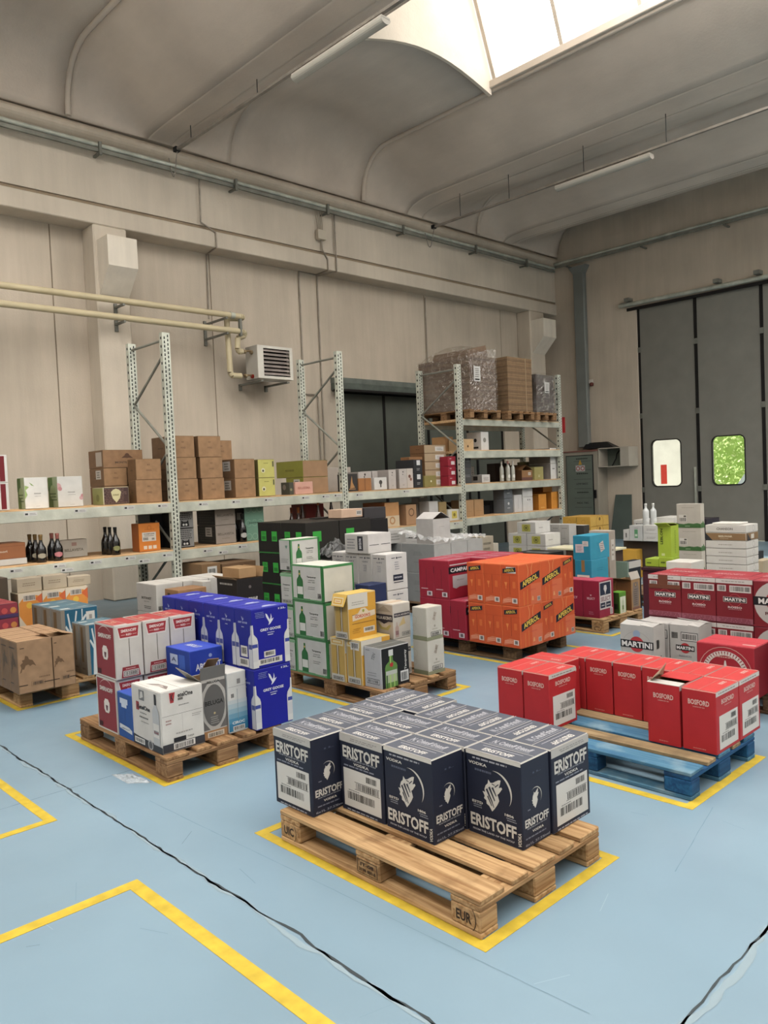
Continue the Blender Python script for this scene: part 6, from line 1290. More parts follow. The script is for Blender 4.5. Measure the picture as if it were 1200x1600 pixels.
 ('plain',8.6,3.225,0.0,0.3,0.099,0.63,'flat_carton','cream flat carton low on the floor right of the white wine cases',None,{'c':'b9a98c'}),
 ('greyc',6.9,6.38,0.144,0.305,0.55,0.355,'wine_carton','grey-white carton wrapped in clear film, lower tier, left front','grey-white cartons under clear film',{}),
 ('greyc',6.9,6.94,0.144,0.305,0.55,0.355,'wine_carton','grey-white carton wrapped in clear film, lower tier, left rear','grey-white cartons under clear film',{}),
 ('greyc',7.21,6.38,0.144,0.305,0.55,0.355,'wine_carton','grey-white carton wrapped in clear film, lower tier, right front','grey-white cartons under clear film',{}),
 ('greyc',7.21,6.94,0.144,0.305,0.55,0.355,'wine_carton','grey-white carton wrapped in clear film, lower tier, right rear','grey-white cartons under clear film',{}),
 ('greyc',6.9,6.38,0.504,0.305,0.55,0.355,'wine_carton','grey-white carton wrapped in clear film, upper tier, left front','grey-white cartons under clear film',{}),
 ('greyc',6.9,6.94,0.504,0.305,0.55,0.355,'wine_carton','grey-white carton wrapped in clear film, upper tier, left rear','grey-white cartons under clear film',{}),
 ('greyc',7.21,6.38,0.504,0.305,0.55,0.355,'wine_carton','grey-white carton wrapped in clear film, upper tier, right front','grey-white cartons under clear film',{}),
 ('greyc',7.21,6.94,0.504,0.305,0.55,0.355,'wine_carton','grey-white carton wrapped in clear film, upper tier, right rear','grey-white cartons under clear film',{}),
 ('greyc',7.52,6.38,0.144,0.3,0.5,0.715,'wine_carton','grey-white carton at the right end of the film-wrapped stack','grey-white cartons under clear film',{}),
 ('plain',6.75,7.0,0.862,0.3,0.4,0.17,'wine_carton','white carton with fine print on the film-wrapped stack, beside the black cartons',None,{'c':'c2bfba', 'e':[('l', 'R', 0.1, 0.2, 0.7, 0.8, 3, '8d8a86')]}),
 ('peak',6.94,6.42,0.862,0.31,0.28,0.3,'wine_carton','tall plain white carton with a raised peaked lid on the wrapped stack',None,{}),
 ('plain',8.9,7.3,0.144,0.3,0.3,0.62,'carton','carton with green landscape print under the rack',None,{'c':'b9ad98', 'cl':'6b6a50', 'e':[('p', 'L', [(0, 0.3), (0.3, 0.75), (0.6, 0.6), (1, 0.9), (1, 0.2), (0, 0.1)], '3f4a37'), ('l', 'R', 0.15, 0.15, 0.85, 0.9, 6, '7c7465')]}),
 ('plain',9.22,7.32,0.144,0.12,0.2,0.5,'carton','slim cream carton beside the landscape print carton',None,{'c':'cfc7b6', 'e':[('l', 'R', 0.2, 0.2, 0.8, 0.8, 5, '8c8474')]}),
 ('plain',8.5,5.9,0.0,0.42,0.5,0.614,'carton','black carton with white lid behind the crimson cartons',None,{'c':'1a1a1c', 'e':[('r', 'T', 0.2, 0.3, 0.9, 0.38, 'cfcfcf')]}),
 ('plain',8.85,7.0,0.144,0.8,0.25,0.35,'carton','dark open crate beneath the rack behind the wrapped stack',None,{'c':'2a2826'}),
 ('plain',2.45,8.66,1.516,0.4,0.25,0.287,'champagne_box','white box with dark red stripe at the left edge, lower one','white champagne boxes with red stripe at the left edge',{'c':'dedbd5', 'e':[('r', 'R', 0.8, 0.04, 0.93, 0.96, '7a1622'), ('l', 'R', 0.3, 0.4, 0.6, 0.6, 2, '777777')]}),
 ('plain',2.45,8.66,1.808,0.4,0.25,0.287,'champagne_box','white box with dark red stripe at the left edge, upper one','white champagne boxes with red stripe at the left edge',{'c':'dedbd5', 'e':[('r', 'R', 0.8, 0.04, 0.93, 0.96, '7a1622'), ('l', 'R', 0.3, 0.4, 0.6, 0.6, 2, '777777')]}),
 ('floral',3.022,8.7,1.516,0.246,0.208,0.336,'champagne_box','white floral box with green side and leaf print, left of the pair','white floral champagne boxes',{'f':0}),
 ('floral',3.372,8.7,1.516,0.279,0.267,0.337,'champagne_box','white floral box with green side and pink blossoms, right of the pair','white floral champagne boxes',{'f':1}),
 ('plaque',3.858,8.64,1.516,0.308,0.285,0.196,'champagne_box','low dark patterned box with cream shield emblem and yellow-green end',None,{}),
 ('brown',4.26,8.64,1.516,0.327,0.183,0.268,'wine_carton','plain brown carton, lower of the front pair on the top left shelf','plain brown cartons in two columns beside the upright',{}),
 ('brown',4.271,8.64,1.787,0.322,0.207,0.244,'wine_carton','plain brown carton, upper of the front pair on the top left shelf','plain brown cartons in two columns beside the upright',{}),
 ('brown',4.02,8.95,1.516,0.29,0.4,0.21,'wine_carton','small brown carton, bottom tier, left one, behind the patterned box','small dark brown cartons stacked behind the patterned box',{'st':1}),
 ('brown',4.32,8.95,1.516,0.29,0.4,0.21,'wine_carton','small brown carton, bottom tier, right one, behind the patterned box','small dark brown cartons stacked behind the patterned box',{'st':1}),
 ('brown',4.02,8.95,1.731,0.29,0.4,0.21,'wine_carton','small brown carton, middle tier, left one, behind the patterned box','small dark brown cartons stacked behind the patterned box',{'st':1}),
 ('brown',4.32,8.95,1.731,0.29,0.4,0.21,'wine_carton','small brown carton, middle tier, right one, behind the patterned box','small dark brown cartons stacked behind the patterned box',{'st':1}),
 ('medal',4.02,8.95,1.946,0.5,0.4,0.21,'wine_carton','brown carton with printed crest, topmost of the small stack',None,{}),
 ('brown',4.781,8.66,1.516,0.311,0.5,0.262,'wine_carton','plain brown carton, bottom of the first column right of the upright','plain brown cartons, three high columns in the middle bay',{}),
 ('brown',4.769,8.66,1.781,0.311,0.5,0.262,'wine_carton','plain brown carton, middle of the first column right of the upright','plain brown cartons, three high columns in the middle bay',{}),
 ('brown',4.757,8.66,2.046,0.311,0.5,0.262,'wine_carton','plain brown carton, top of the first column right of the upright','plain brown cartons, three high columns in the middle bay',{}),
 ('brown',5.149,8.66,1.516,0.323,0.5,0.262,'wine_carton','plain brown carton, bottom of the second column right of the upright','plain brown cartons, three high columns in the middle bay',{}),
 ('brown',5.137,8.66,1.781,0.323,0.5,0.262,'wine_carton','plain brown carton, middle of the second column right of the upright','plain brown cartons, three high columns in the middle bay',{}),
 ('brown',5.125,8.66,2.046,0.323,0.5,0.262,'wine_carton','plain brown carton, top of the second column right of the upright','plain brown cartons, three high columns in the middle bay',{}),
 ('brown',5.637,8.66,1.516,0.314,0.5,0.247,'wine_carton','brown carton with side sticker, lower of the third column','plain brown cartons, three high columns in the middle bay',{'st':1}),
 ('brown',5.637,8.66,1.766,0.314,0.5,0.247,'wine_carton','brown carton with side sticker, upper of the third column','plain brown cartons, three high columns in the middle bay',{'st':1}),
 ('brown',5.517,9.0,2.016,0.314,0.4,0.26,'wine_carton','brown carton at the top back of the third column','plain brown cartons, three high columns in the middle bay',{}),
 ('lemon',6.002,8.66,1.516,0.264,0.4,0.242,'champagne_box','pale yellow box with dark lid, lower of the pair','pale yellow cartons',{}),
 ('lemon',6.002,8.66,1.761,0.264,0.4,0.242,'champagne_box','pale yellow box with dark lid, upper of the pair','pale yellow cartons',{}),
 ('plain',6.502,8.66,1.516,0.073,0.191,0.169,'champagne_box','small dark green floral box left of the pink one',None,{'c':'4c4c40', 'e':[('o', 'R', 0.4, 0.4, 0.25, '8d8a66'), ('o', 'L', 0.4, 0.6, 0.2, '8a7f74')]}),
 ('plain',6.587,8.64,1.516,0.309,0.045,0.169,'champagne_box','small pale pink box on the middle bay top shelf',None,{'c':'d9a593', 'e':[('t', 'R', 0.5, 0.5, 0.7, 'BELLISSIMA', 'b37565')]}),
 ('kraft2',6.78,8.7,1.516,0.45,0.4,0.23,'champagne_box','brown and olive long box, lower with white sticker of the pair by the second upright','brown and olive long boxes',{'st':1}),
 ('kraft2',6.78,8.7,1.751,0.45,0.62,0.23,'champagne_box','brown and olive long box, upper of the pair by the second upright','brown and olive long boxes',{'st':0}),
 ('plain',7.255,8.9,1.516,0.1,0.3,0.35,'champagne_box','dark red box tucked behind the second upright',None,{'c':'6b1a22'}),
 ('plain',2.3,8.68,0.936,0.7,0.35,0.065,'tray','white tray under the tan box at the left edge',None,{'c':'d8d6d0'}),
 ('tan',2.3,8.68,1.002,0.69,0.35,0.165,'champagne_box','tan box with white name, resting on the white tray',None,{}),
 ('plain',3.44,8.9,0.936,0.311,0.15,0.199,'champagne_box','off-white landscape box with fine lettering behind the pink-capped bottles',None,{'c':'c9c3b7', 'e':[('t', 'R', 0.5, 0.42, 0.7, 'BELLAVISTA', '7a7468'), ('r', 'R', 0.42, 0.65, 0.6, 0.85, 'b08f86')]}),
 ('vcl',4.28,8.68,0.936,0.273,0.182,0.332,'champagne_box','bright orange champagne box with white barcode label',None,{}),
 ('plain',4.62,9.04,0.936,0.3,0.32,0.42,'champagne_box','black box behind the upright, right of the orange box',None,{'c':'17151a'}),
 ('mask',4.776,8.68,0.936,0.234,0.35,0.232,'champagne_box','black and white illustrated box, lower one right of the upright','grey rabbit-mask print boxes',{}),
 ('mask',4.776,8.68,1.171,0.234,0.35,0.232,'champagne_box','black and white illustrated box, upper one right of the upright','grey rabbit-mask print boxes',{}),
 ('taupe',5.323,8.68,0.936,0.301,0.45,0.237,'champagne_box','taupe sparkling wine box, lower with white sticker one','taupe boxes with dark photo side',{'st':1}),
 ('taupe',5.323,8.68,1.176,0.301,0.45,0.237,'champagne_box','taupe sparkling wine box, upper one','taupe boxes with dark photo side',{'st':0}),
 ('mint',5.766,8.68,0.936,0.304,0.3,0.47,'champagne_box','mint green box with pale ring pattern, partly hidden by the black stack',None,{}),
 ('plain',7.0,8.95,0.936,0.33,0.35,0.42,'champagne_box','dark red carton low behind the second upright',None,{'c':'7a1a1a'}),
 ('plain',4.87,8.3,0.0,0.26,0.5,0.744,'carton','brown carton with white label under the middle bay',None,{'c':'8d6c49', 'e':[('b', 'R', 0.3, 0.7, 0.8, 0.95)]}),
 ('plain',5.18,8.35,0.0,0.5,0.5,0.714,'carton','brown carton right of the labelled one under the middle bay',None,{'c':'7d5f42'}),
 ('plain',7.543,8.66,1.516,0.215,0.2,0.255,'whisky_box','dark grey box with gold emblem next to the second upright',None,{'c':'3b3836', 'e':[('p', 'R', [(0.3, 0.15), (0.5, 0.9), (0.55, 0.5), (0.75, 0.2)], 'b98a55'), ('r', 'R', 0.2, 0.1, 0.8, 0.14, 'b98a55')]}),
 ('plain',7.62,9.21,1.516,0.5,0.2,0.37,'whisky_box','beige box with black dots at the back beside the dark grey box',None,{'c':'b9aea2', 'e':[('o', 'R', 0.5, 0.75, 0.03, '3b3836'), ('o', 'R', 0.7, 0.75, 0.03, '3b3836')]}),
 ('plain',7.776,8.66,1.516,0.263,0.2,0.185,'whisky_box','small orange-brown box right of the dark grey box',None,{'c':'a8713f', 'e':[('r', 'R', 0.46, 0, 0.54, 1, '8a5a30')]}),
 ('plain',8.101,8.66,1.516,0.262,0.2,0.187,'whisky_box','small white box with bottle-cap drawing, front of the top shelf',None,{'c':'d8d6d2', 'e':[('o', 'R', 0.5, 0.6, 0.13, '4b4744'), ('r', 'R', 0.45, 0.2, 0.55, 0.5, '4b4744')]}),
 ('wdots',8.011,8.915,1.516,0.271,0.28,0.284,'whisky_box','white whisky box with small black print, far left of the back row','white whisky boxes in a row behind the small boxes',{}),
 ('wdots',8.301,8.915,1.516,0.316,0.28,0.293,'whisky_box','white whisky box with small black print, second of the back row','white whisky boxes in a row behind the small boxes',{}),
 ('wdots',8.409,8.66,1.516,0.157,0.25,0.297,'whisky_box','tall white whisky box, left one of the slim front pair','white whisky boxes in a row behind the small boxes',{}),
 ('wdots',8.637,8.66,1.516,0.171,0.25,0.304,'whisky_box','tall white whisky box, right one of the slim front pair','white whisky boxes in a row behind the small boxes',{}),
 ('plain',8.812,8.66,1.516,0.135,0.25,0.31,'whisky_box','slim white box with brown figure print beside the black boxes',None,{'c':'c9beb4', 'e':[('o', 'R', 0.4, 0.6, 0.2, '6b4436'), ('o', 'R', 0.6, 0.45, 0.18, '8a5a45')]}),
 ('plain',8.966,8.66,1.516,0.202,0.4,0.222,'whisky_box','black box with small white label, lower one','black boxes with white labels',{'c':'2b2c30', 'e':[('r', 'R', 0.35, 0.6, 0.75, 0.95, 'd8d8d8'), ('l', 'R', 0.3, 0.2, 0.7, 0.4, 2, 'aaaaaa')]}),
 ('plain',8.966,8.66,1.741,0.202,0.4,0.222,'whisky_box','black box with small white label, upper one','black boxes with white labels',{'c':'2b2c30', 'e':[('r', 'R', 0.35, 0.6, 0.75, 0.95, 'd8d8d8'), ('l', 'R', 0.3, 0.2, 0.7, 0.4, 2, 'aaaaaa')]}),
 ('plain',9.068,8.85,1.966,0.313,0.2,0.047,'whisky_box','flat brown box resting on the black boxes at the back',None,{'c':'94683f'}),
 ('plain',9.179,8.63,1.516,0.274,0.2,0.185,'champagne_box','olive gold box in front of the brown stack',None,{'c':'8d8145', 'e':[('o', 'R', 0.55, 0.5, 0.06, 'e5e0c0')]}),
 ('flatb',9.43,8.85,1.516,0.53,0.33,0.136,'wine_carton','flat brown carton with white sticker, bottom of the stack of five','brown flat cartons in a stack of five',{}),
 ('flatb',9.43,8.85,1.655,0.53,0.33,0.136,'wine_carton','flat brown carton with white sticker, second of the stack of five','brown flat cartons in a stack of five',{}),
 ('flatb',9.43,8.85,1.794,0.53,0.33,0.136,'wine_carton','flat brown carton with white sticker, third of the stack of five','brown flat cartons in a stack of five',{}),
 ('flatb',9.43,8.85,1.933,0.53,0.33,0.136,'wine_carton','flat brown carton with white sticker, fourth of the stack of five','brown flat cartons in a stack of five',{}),
 ('flatb',9.43,8.85,2.072,0.53,0.33,0.136,'wine_carton','flat brown carton with white sticker, top of the stack of five','brown flat cartons in a stack of five',{}),
 ('plain',9.79,8.66,1.516,0.195,0.18,0.161,'wine_carton','crimson box with white labels, bottom of three','crimson flat boxes stacked beside the third upright',{'c':'9a1730', 'e':[('r', 'R', 0.4, 0.15, 0.85, 0.5, 'd8cfd0'), ('l', 'R', 0.2, 0.7, 0.5, 0.85, 1, 'd8cfd0')]}),
 ('plain',9.79,8.66,1.68,0.195,0.18,0.161,'wine_carton','crimson box with white labels, middle of three','crimson flat boxes stacked beside the third upright',{'c':'9a1730', 'e':[('r', 'R', 0.4, 0.15, 0.85, 0.5, 'd8cfd0'), ('l', 'R', 0.2, 0.7, 0.5, 0.85, 1, 'd8cfd0')]}),
 ('plain',9.79,8.66,1.844,0.195,0.18,0.161,'wine_carton','crimson box with white labels, top of three','crimson flat boxes stacked beside the third upright',{'c':'9a1730', 'e':[('r', 'R', 0.4, 0.15, 0.85, 0.5, 'd8cfd0'), ('l', 'R', 0.2, 0.7, 0.5, 0.85, 1, 'd8cfd0')]}),
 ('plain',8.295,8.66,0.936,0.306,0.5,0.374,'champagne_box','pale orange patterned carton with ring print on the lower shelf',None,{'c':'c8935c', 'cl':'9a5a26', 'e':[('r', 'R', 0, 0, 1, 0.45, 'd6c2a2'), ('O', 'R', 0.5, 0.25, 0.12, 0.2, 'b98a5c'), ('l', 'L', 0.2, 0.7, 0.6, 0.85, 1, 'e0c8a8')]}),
 ('plain',8.966,9.0,0.936,0.105,0.2,0.247,'champagne_box','narrow yellow-green box between the orange and beige cartons',None,{'c':'9aa01e'}),
 ('plain',8.756,8.66,0.936,0.235,0.3,0.317,'champagne_box','beige carton with brown ring emblem on the lower shelf',None,{'c':'b48c66', 'e':[('O', 'R', 0.5, 0.62, 0.2, 0.27, '6b4a30')]}),
 ('plain',9.287,8.66,0.936,0.218,0.22,0.345,'champagne_box','white plain carton right of the ring-emblem carton',None,{'c':'c9c6c2'}),
 ('plain',9.249,8.9,0.936,0.282,0.3,0.318,'champagne_box','grey plain carton behind, left of the white plain carton',None,{'c':'8d8780'}),
 ('plain',9.529,8.66,0.936,0.184,0.3,0.323,'champagne_box','tall khaki carton next to the white plain carton',None,{'c':'9c8455', 'e':[('l', 'R', 0.2, 0.3, 0.8, 0.6, 2, '7d683f')]}),
 ('plain',9.716,8.63,0.936,0.286,0.2,0.186,'champagne_box','low white box with round yellow emblem by the third upright',None,{'c':'d2cfc6', 'e':[('r', 'R', 0.3, 0.2, 0.75, 0.85, 'c9b84a'), ('o', 'R', 0.52, 0.52, 0.1, '7d7022')]}),
 ('plain',9.639,9.22,0.936,0.22,0.18,0.392,'champagne_box','small white box high at the back of the lower shelf',None,{'c':'a9a7a4'}),
 ('plain',10.112,8.98,0.936,0.303,0.2,0.292,'champagne_box','dark brown box behind the low white emblem box',None,{'c':'4a3524'}),
 ('plain',7.72,8.68,0.936,0.52,0.4,0.07,'tray','brown shallow tray on the lower shelf behind the black stack',None,{'c':'8a6240'}),
 ('plain',10.1,8.99,2.106,0.22,0.3,0.25,'whisky_box','brown box with black dot print behind the third upright, high shelf',None,{'c':'b28553', 'e':[('o', 'R', 0.7, 0.75, 0.14, 'e0d0b0'), ('o', 'R', 0.75, 0.3, 0.1, '2a2420')]}),
 ('plain',10.168,8.66,2.106,0.304,0.3,0.191,'whisky_box','beige box with fine rays and small dark emblem right of the third upright',None,{'c':'cfae80', 'e':[('o', 'R', 0.5, 0.35, 0.07, '5a4028'), ('p', 'R', [(0.48, 0.4), (0, 1), (0.1, 1)], 'b9966a'), ('p', 'R', [(0.5, 0.4), (0.9, 1), (1, 1)], 'b9966a')]}),
 ('plain',10.68,8.66,2.106,0.206,0.33,0.317,'whisky_box','white box with oval print and dark side dot on the high shelf',None,{'c':'dddad5', 'e':[('o', 'R', 0.45, 0.55, 0.2, '8d8a80'), ('o', 'L', 0.6, 0.55, 0.1, '2b2826'), ('r', 'L', 0.2, 0.1, 0.8, 0.2, '2b2826')]}),
 ('plain',10.173,8.66,1.54,0.21,0.3,0.258,'whisky_box','charcoal box with faint lettering, lower one','charcoal boxes right of the third upright',{'c':'4b4c4e', 'e':[('l', 'R', 0.15, 0.4, 0.8, 0.6, 2, '8a8b8c')]}),
 ('plain',10.173,8.66,1.802,0.21,0.3,0.258,'whisky_box','charcoal box with faint lettering, upper one','charcoal boxes right of the third upright',{'c':'4b4c4e', 'e':[('l', 'R', 0.15, 0.4, 0.8, 0.6, 2, '8a8b8c')]}),
 ('plain',11.0,9.18,1.54,0.091,0.15,0.294,'whisky_box','small slim white box behind the grey low box',None,{'c':'c9c7c3', 'e':[('l', 'R', 0.2, 0.3, 0.8, 0.7, 3, '888888')]}),
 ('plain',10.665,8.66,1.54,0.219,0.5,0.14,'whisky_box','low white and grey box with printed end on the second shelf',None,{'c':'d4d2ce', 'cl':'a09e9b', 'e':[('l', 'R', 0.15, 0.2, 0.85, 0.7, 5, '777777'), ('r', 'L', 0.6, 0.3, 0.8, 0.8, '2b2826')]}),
 ('plain',11.765,9.23,1.54,0.461,0.2,0.341,'crate','dark brown crate behind the clear bottles',None,{'c':'33241c'}),
 ('house',11.871,8.7,1.54,0.333,0.2,0.188,'carton','brown carton with raised roof-like flaps and white label',None,{}),
 ('plain',12.22,8.66,1.54,0.282,0.3,0.242,'champagne_box','khaki olive box right of the open brown carton',None,{'c':'a39a5e', 'e':[('l', 'R', 0.4, 0.2, 0.6, 0.4, 2, 'e0dcc0')]}),
 ('plain',12.741,9.24,1.54,0.297,0.2,0.357,'champagne_box','tall khaki box with white mark at the back behind the olive one',None,{'c':'8f8850', 'e':[('o', 'R', 0.5, 0.8, 0.15, 'e0dcc0')]}),
 ('plain',11.98,8.975,1.54,0.4,0.25,0.295,'carton','brown support carton at the back of the second shelf',None,{'c':'5a4026'}),
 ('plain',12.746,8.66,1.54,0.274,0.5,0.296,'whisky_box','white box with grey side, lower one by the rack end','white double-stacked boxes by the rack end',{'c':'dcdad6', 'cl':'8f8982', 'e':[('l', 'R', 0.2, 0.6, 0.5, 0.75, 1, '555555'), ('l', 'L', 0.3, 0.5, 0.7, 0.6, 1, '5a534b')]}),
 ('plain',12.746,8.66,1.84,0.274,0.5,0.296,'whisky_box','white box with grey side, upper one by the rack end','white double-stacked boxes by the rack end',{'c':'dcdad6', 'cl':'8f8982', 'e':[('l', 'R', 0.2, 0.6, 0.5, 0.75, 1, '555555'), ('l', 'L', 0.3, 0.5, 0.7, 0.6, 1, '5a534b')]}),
 ('plain',10.166,8.66,0.968,0.248,0.3,0.287,'wine_carton','tall tan carton, left of the pair beside the third upright','tan tall cartons on the low shelf right of the third upright',{'c':'b48c60', 'e':[('l', 'R', 0.1, 0.3, 0.9, 0.35, 1, '9a7448')]}),
 ('plain',10.428,8.66,0.968,0.252,0.3,0.287,'wine_carton','tall tan carton, right of the pair beside the third upright','tan tall cartons on the low shelf right of the third upright',{'c':'b48c60', 'e':[('l', 'R', 0.1, 0.3, 0.9, 0.35, 1, '9a7448')]}),
 ('plain',11.017,8.92,0.968,0.167,0.3,0.156,'wine_carton','black box on the low shelf, left of three','black boxes in the middle of the low shelf',{'c':'151418'}),
 ('plain',11.205,8.92,0.968,0.171,0.3,0.233,'wine_carton','black box on the low shelf, middle of three','black boxes in the middle of the low shelf',{'c':'151418'}),
 ('plain',11.391,8.92,0.968,0.174,0.3,0.224,'wine_carton','black box on the low shelf, right of three','black boxes in the middle of the low shelf',{'c':'151418'}),
 ('plain',11.265,8.66,0.968,0.251,0.25,0.264,'whisky_box','grey box with white crest, lower one','grey boxes with white crest',{'c':'70757a', 'e':[('o', 'R', 0.5, 0.65, 0.1, 'dddddd'), ('l', 'R', 0.3, 0.3, 0.7, 0.4, 1, 'dddddd')]}),
 ('plain',11.265,8.66,1.236,0.251,0.25,0.264,'whisky_box','grey box with white crest, upper one','grey boxes with white crest',{'c':'70757a', 'e':[('o', 'R', 0.5, 0.65, 0.1, 'dddddd'), ('l', 'R', 0.3, 0.3, 0.7, 0.4, 1, 'dddddd')]}),
 ('plain',11.563,8.66,0.968,0.233,0.3,0.315,'whisky_box','tall slim white box between the grey and the stacked white boxes',None,{'c':'d2d0ce', 'e':[('r', 'R', 0.48, 0.2, 0.52, 0.8, 'a9a7a4')]}),
 ('plain',11.82,8.66,0.968,0.309,0.25,0.264,'whisky_box','square white box with tiny print, lower one','square white boxes stacked on the low shelf',{'c':'dad9d6', 'e':[('o', 'R', 0.5, 0.8, 0.05, '777777'), ('o', 'R', 0.7, 0.8, 0.05, '777777')]}),
 ('plain',11.82,8.66,1.236,0.309,0.25,0.264,'whisky_box','square white box with tiny print, upper one','square white boxes stacked on the low shelf',{'c':'dad9d6', 'e':[('o', 'R', 0.5, 0.8, 0.05, '777777'), ('o', 'R', 0.7, 0.8, 0.05, '777777')]}),
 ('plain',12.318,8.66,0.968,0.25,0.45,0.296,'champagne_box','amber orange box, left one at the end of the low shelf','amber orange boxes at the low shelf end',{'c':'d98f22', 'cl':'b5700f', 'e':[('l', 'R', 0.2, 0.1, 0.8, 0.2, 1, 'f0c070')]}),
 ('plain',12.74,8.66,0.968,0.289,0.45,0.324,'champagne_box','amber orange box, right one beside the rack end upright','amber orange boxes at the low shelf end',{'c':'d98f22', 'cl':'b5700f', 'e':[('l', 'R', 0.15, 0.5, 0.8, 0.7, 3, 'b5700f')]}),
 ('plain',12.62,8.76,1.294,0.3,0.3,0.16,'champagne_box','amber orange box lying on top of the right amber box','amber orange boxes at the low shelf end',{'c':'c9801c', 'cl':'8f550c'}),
]

# ------------------------------------------------------------------ pallet rack
rack = tag(empty('pallet_rack', (4.7, 8.6, 0)), 'long galvanized pallet rack with perforated uprights along the left wall', 'rack')
def rk(mb, name): return mb.build(name, rack, (-4.7, -8.6, 0))
UX = [1.95, 4.70, 7.42, 10.03, 12.97]; RY0, RY1 = 8.55, 9.5; RH = 3.53
def upright(x, y, front=True):
    mb = MB(); w, d = .10, .07
    yy = y if front else y
    mb.box(x - w / 2, yy, 0, x - w / 2 + .012, yy + d, RH, GALV); mb.box(x + w / 2 - .012, yy, 0, x + w / 2, yy + d, RH, GALV)
    mb.box(x - w / 2 + .012, yy, 0, x + w / 2 - .012, yy + .006, RH, GALV)
    z = .05
    k = 0
    while z < RH - .06:
        for s in (-1, 1):
            xx = x + s * .022; zz = z + (.025 if s > 0 else 0)
            mb.face([(xx - .009, yy - .0006, zz), (xx + .009, yy - .0006, zz), (xx + .006, yy - .0006, zz + .032), (xx - .006, yy - .0006, zz + .032)], HOLE)
        if k % 2 == 0:
            mb.face([(x - w / 2 - .0006, yy + .02, z), (x - w / 2 - .0006, yy + .045, z), (x - w / 2 - .0006, yy + .045, z + .03), (x - w / 2 - .0006, yy + .02, z + .03)], HOLE)
        z += .05; k += 1
    mb.box(x - .07, yy - .02, 0, x + .07, yy + .09, .008, GALV_D)
    return rk(mb, 'upright')
for x in UX:
    upright(x, RY0); upright(x, RY1 - .07)
    ends = [(RH - .08, RH - .08), (2.75, 3.30), (2.75, 2.15), (1.55, 2.15), (1.55, .95), (.35, .95), (.35, .15)]
    for a, b in ends:
        mb = MB(); mb.tube((x, RY0 + .05, b if (a, b) != ends[0] else a), (x, RY1 - .05, a), .016, GALV_D, 8); rk(mb, 'brace')
def beam(x0, x1, z, h, y):
    mb = MB(); mb.box(x0 + .05, y, z - h, x1 - .05, y + .045, z, GALV, .006)
    mb.box(x0 + .045, y - .004, z - h - .04, x0 + .055, y + .045, z + .03, GALV); mb.box(x1 - .055, y - .004, z - h - .04, x1 - .045, y + .045, z + .03, GALV)
    rk(mb, 'beam')
BOARD = wood_mat('shelf_board', 'c9a880', 'a8845c', '8a6a48', 0)
def shelf(i, z, h):
    x0, x1 = UX[i], UX[i + 1]
    beam(x0, x1, z, h, RY0 - .0); beam(x0, x1, z, h, RY1 - .05)
    mb = MB(); mb.box(x0 + .055, RY0 + .046, z - .03, x1 - .055, RY1 - .055, z - .001, BOARD); mb.box(x0 + .055, RY0 + .002, z, x1 - .055, RY1 - .055, z + .012, BOARD)
    rk(mb, 'shelf_board')
for i in range(3):
    shelf(i, 1.50, .12); shelf(i, .92, .12)
for z, h in ((2.62, .105), (2.09, .125), (1.525, .125), (.955, .125)):
    shelf(3, z, h)
def plabel(x, z):
    mb = MB(); mb.box(x, RY0 - .003, z, x + .135, RY0 - .0002, z + .038, mat('d6d4d0', .5, 'ink'))
    fr = Face((x, RY0 - .003, z), (1, 0, 0), (0, 0, 1), .135, .038)
    draw(mb, fr, [('r', .08, .25, .3, .75, '2b2b2b'), ('l', .38, .2, .95, .8, 2, '77746f')], .0004); rk(mb, 'price_label')
for x, z in ((2.95, 1.445), (3.48, 1.45), (4.05, 1.45), (4.47, 1.45), (2.77, .865), (3.22, .865), (3.30, .815), (3.62, .865), (4.03, .87), (4.2, .82), (4.5, .86), (5.02, 1.44), (5.5, 1.445), (6.0, 1.445), (6.62, 1.445), (6.98, 1.445), (7.2, 1.45),
             (5.05, .86), (5.27, .82), (5.56, .865), (6.1, .87), (6.1, .82), (7.62, 1.44), (8.6, 1.45), (9.75, .87)):
    plabel(x, z)

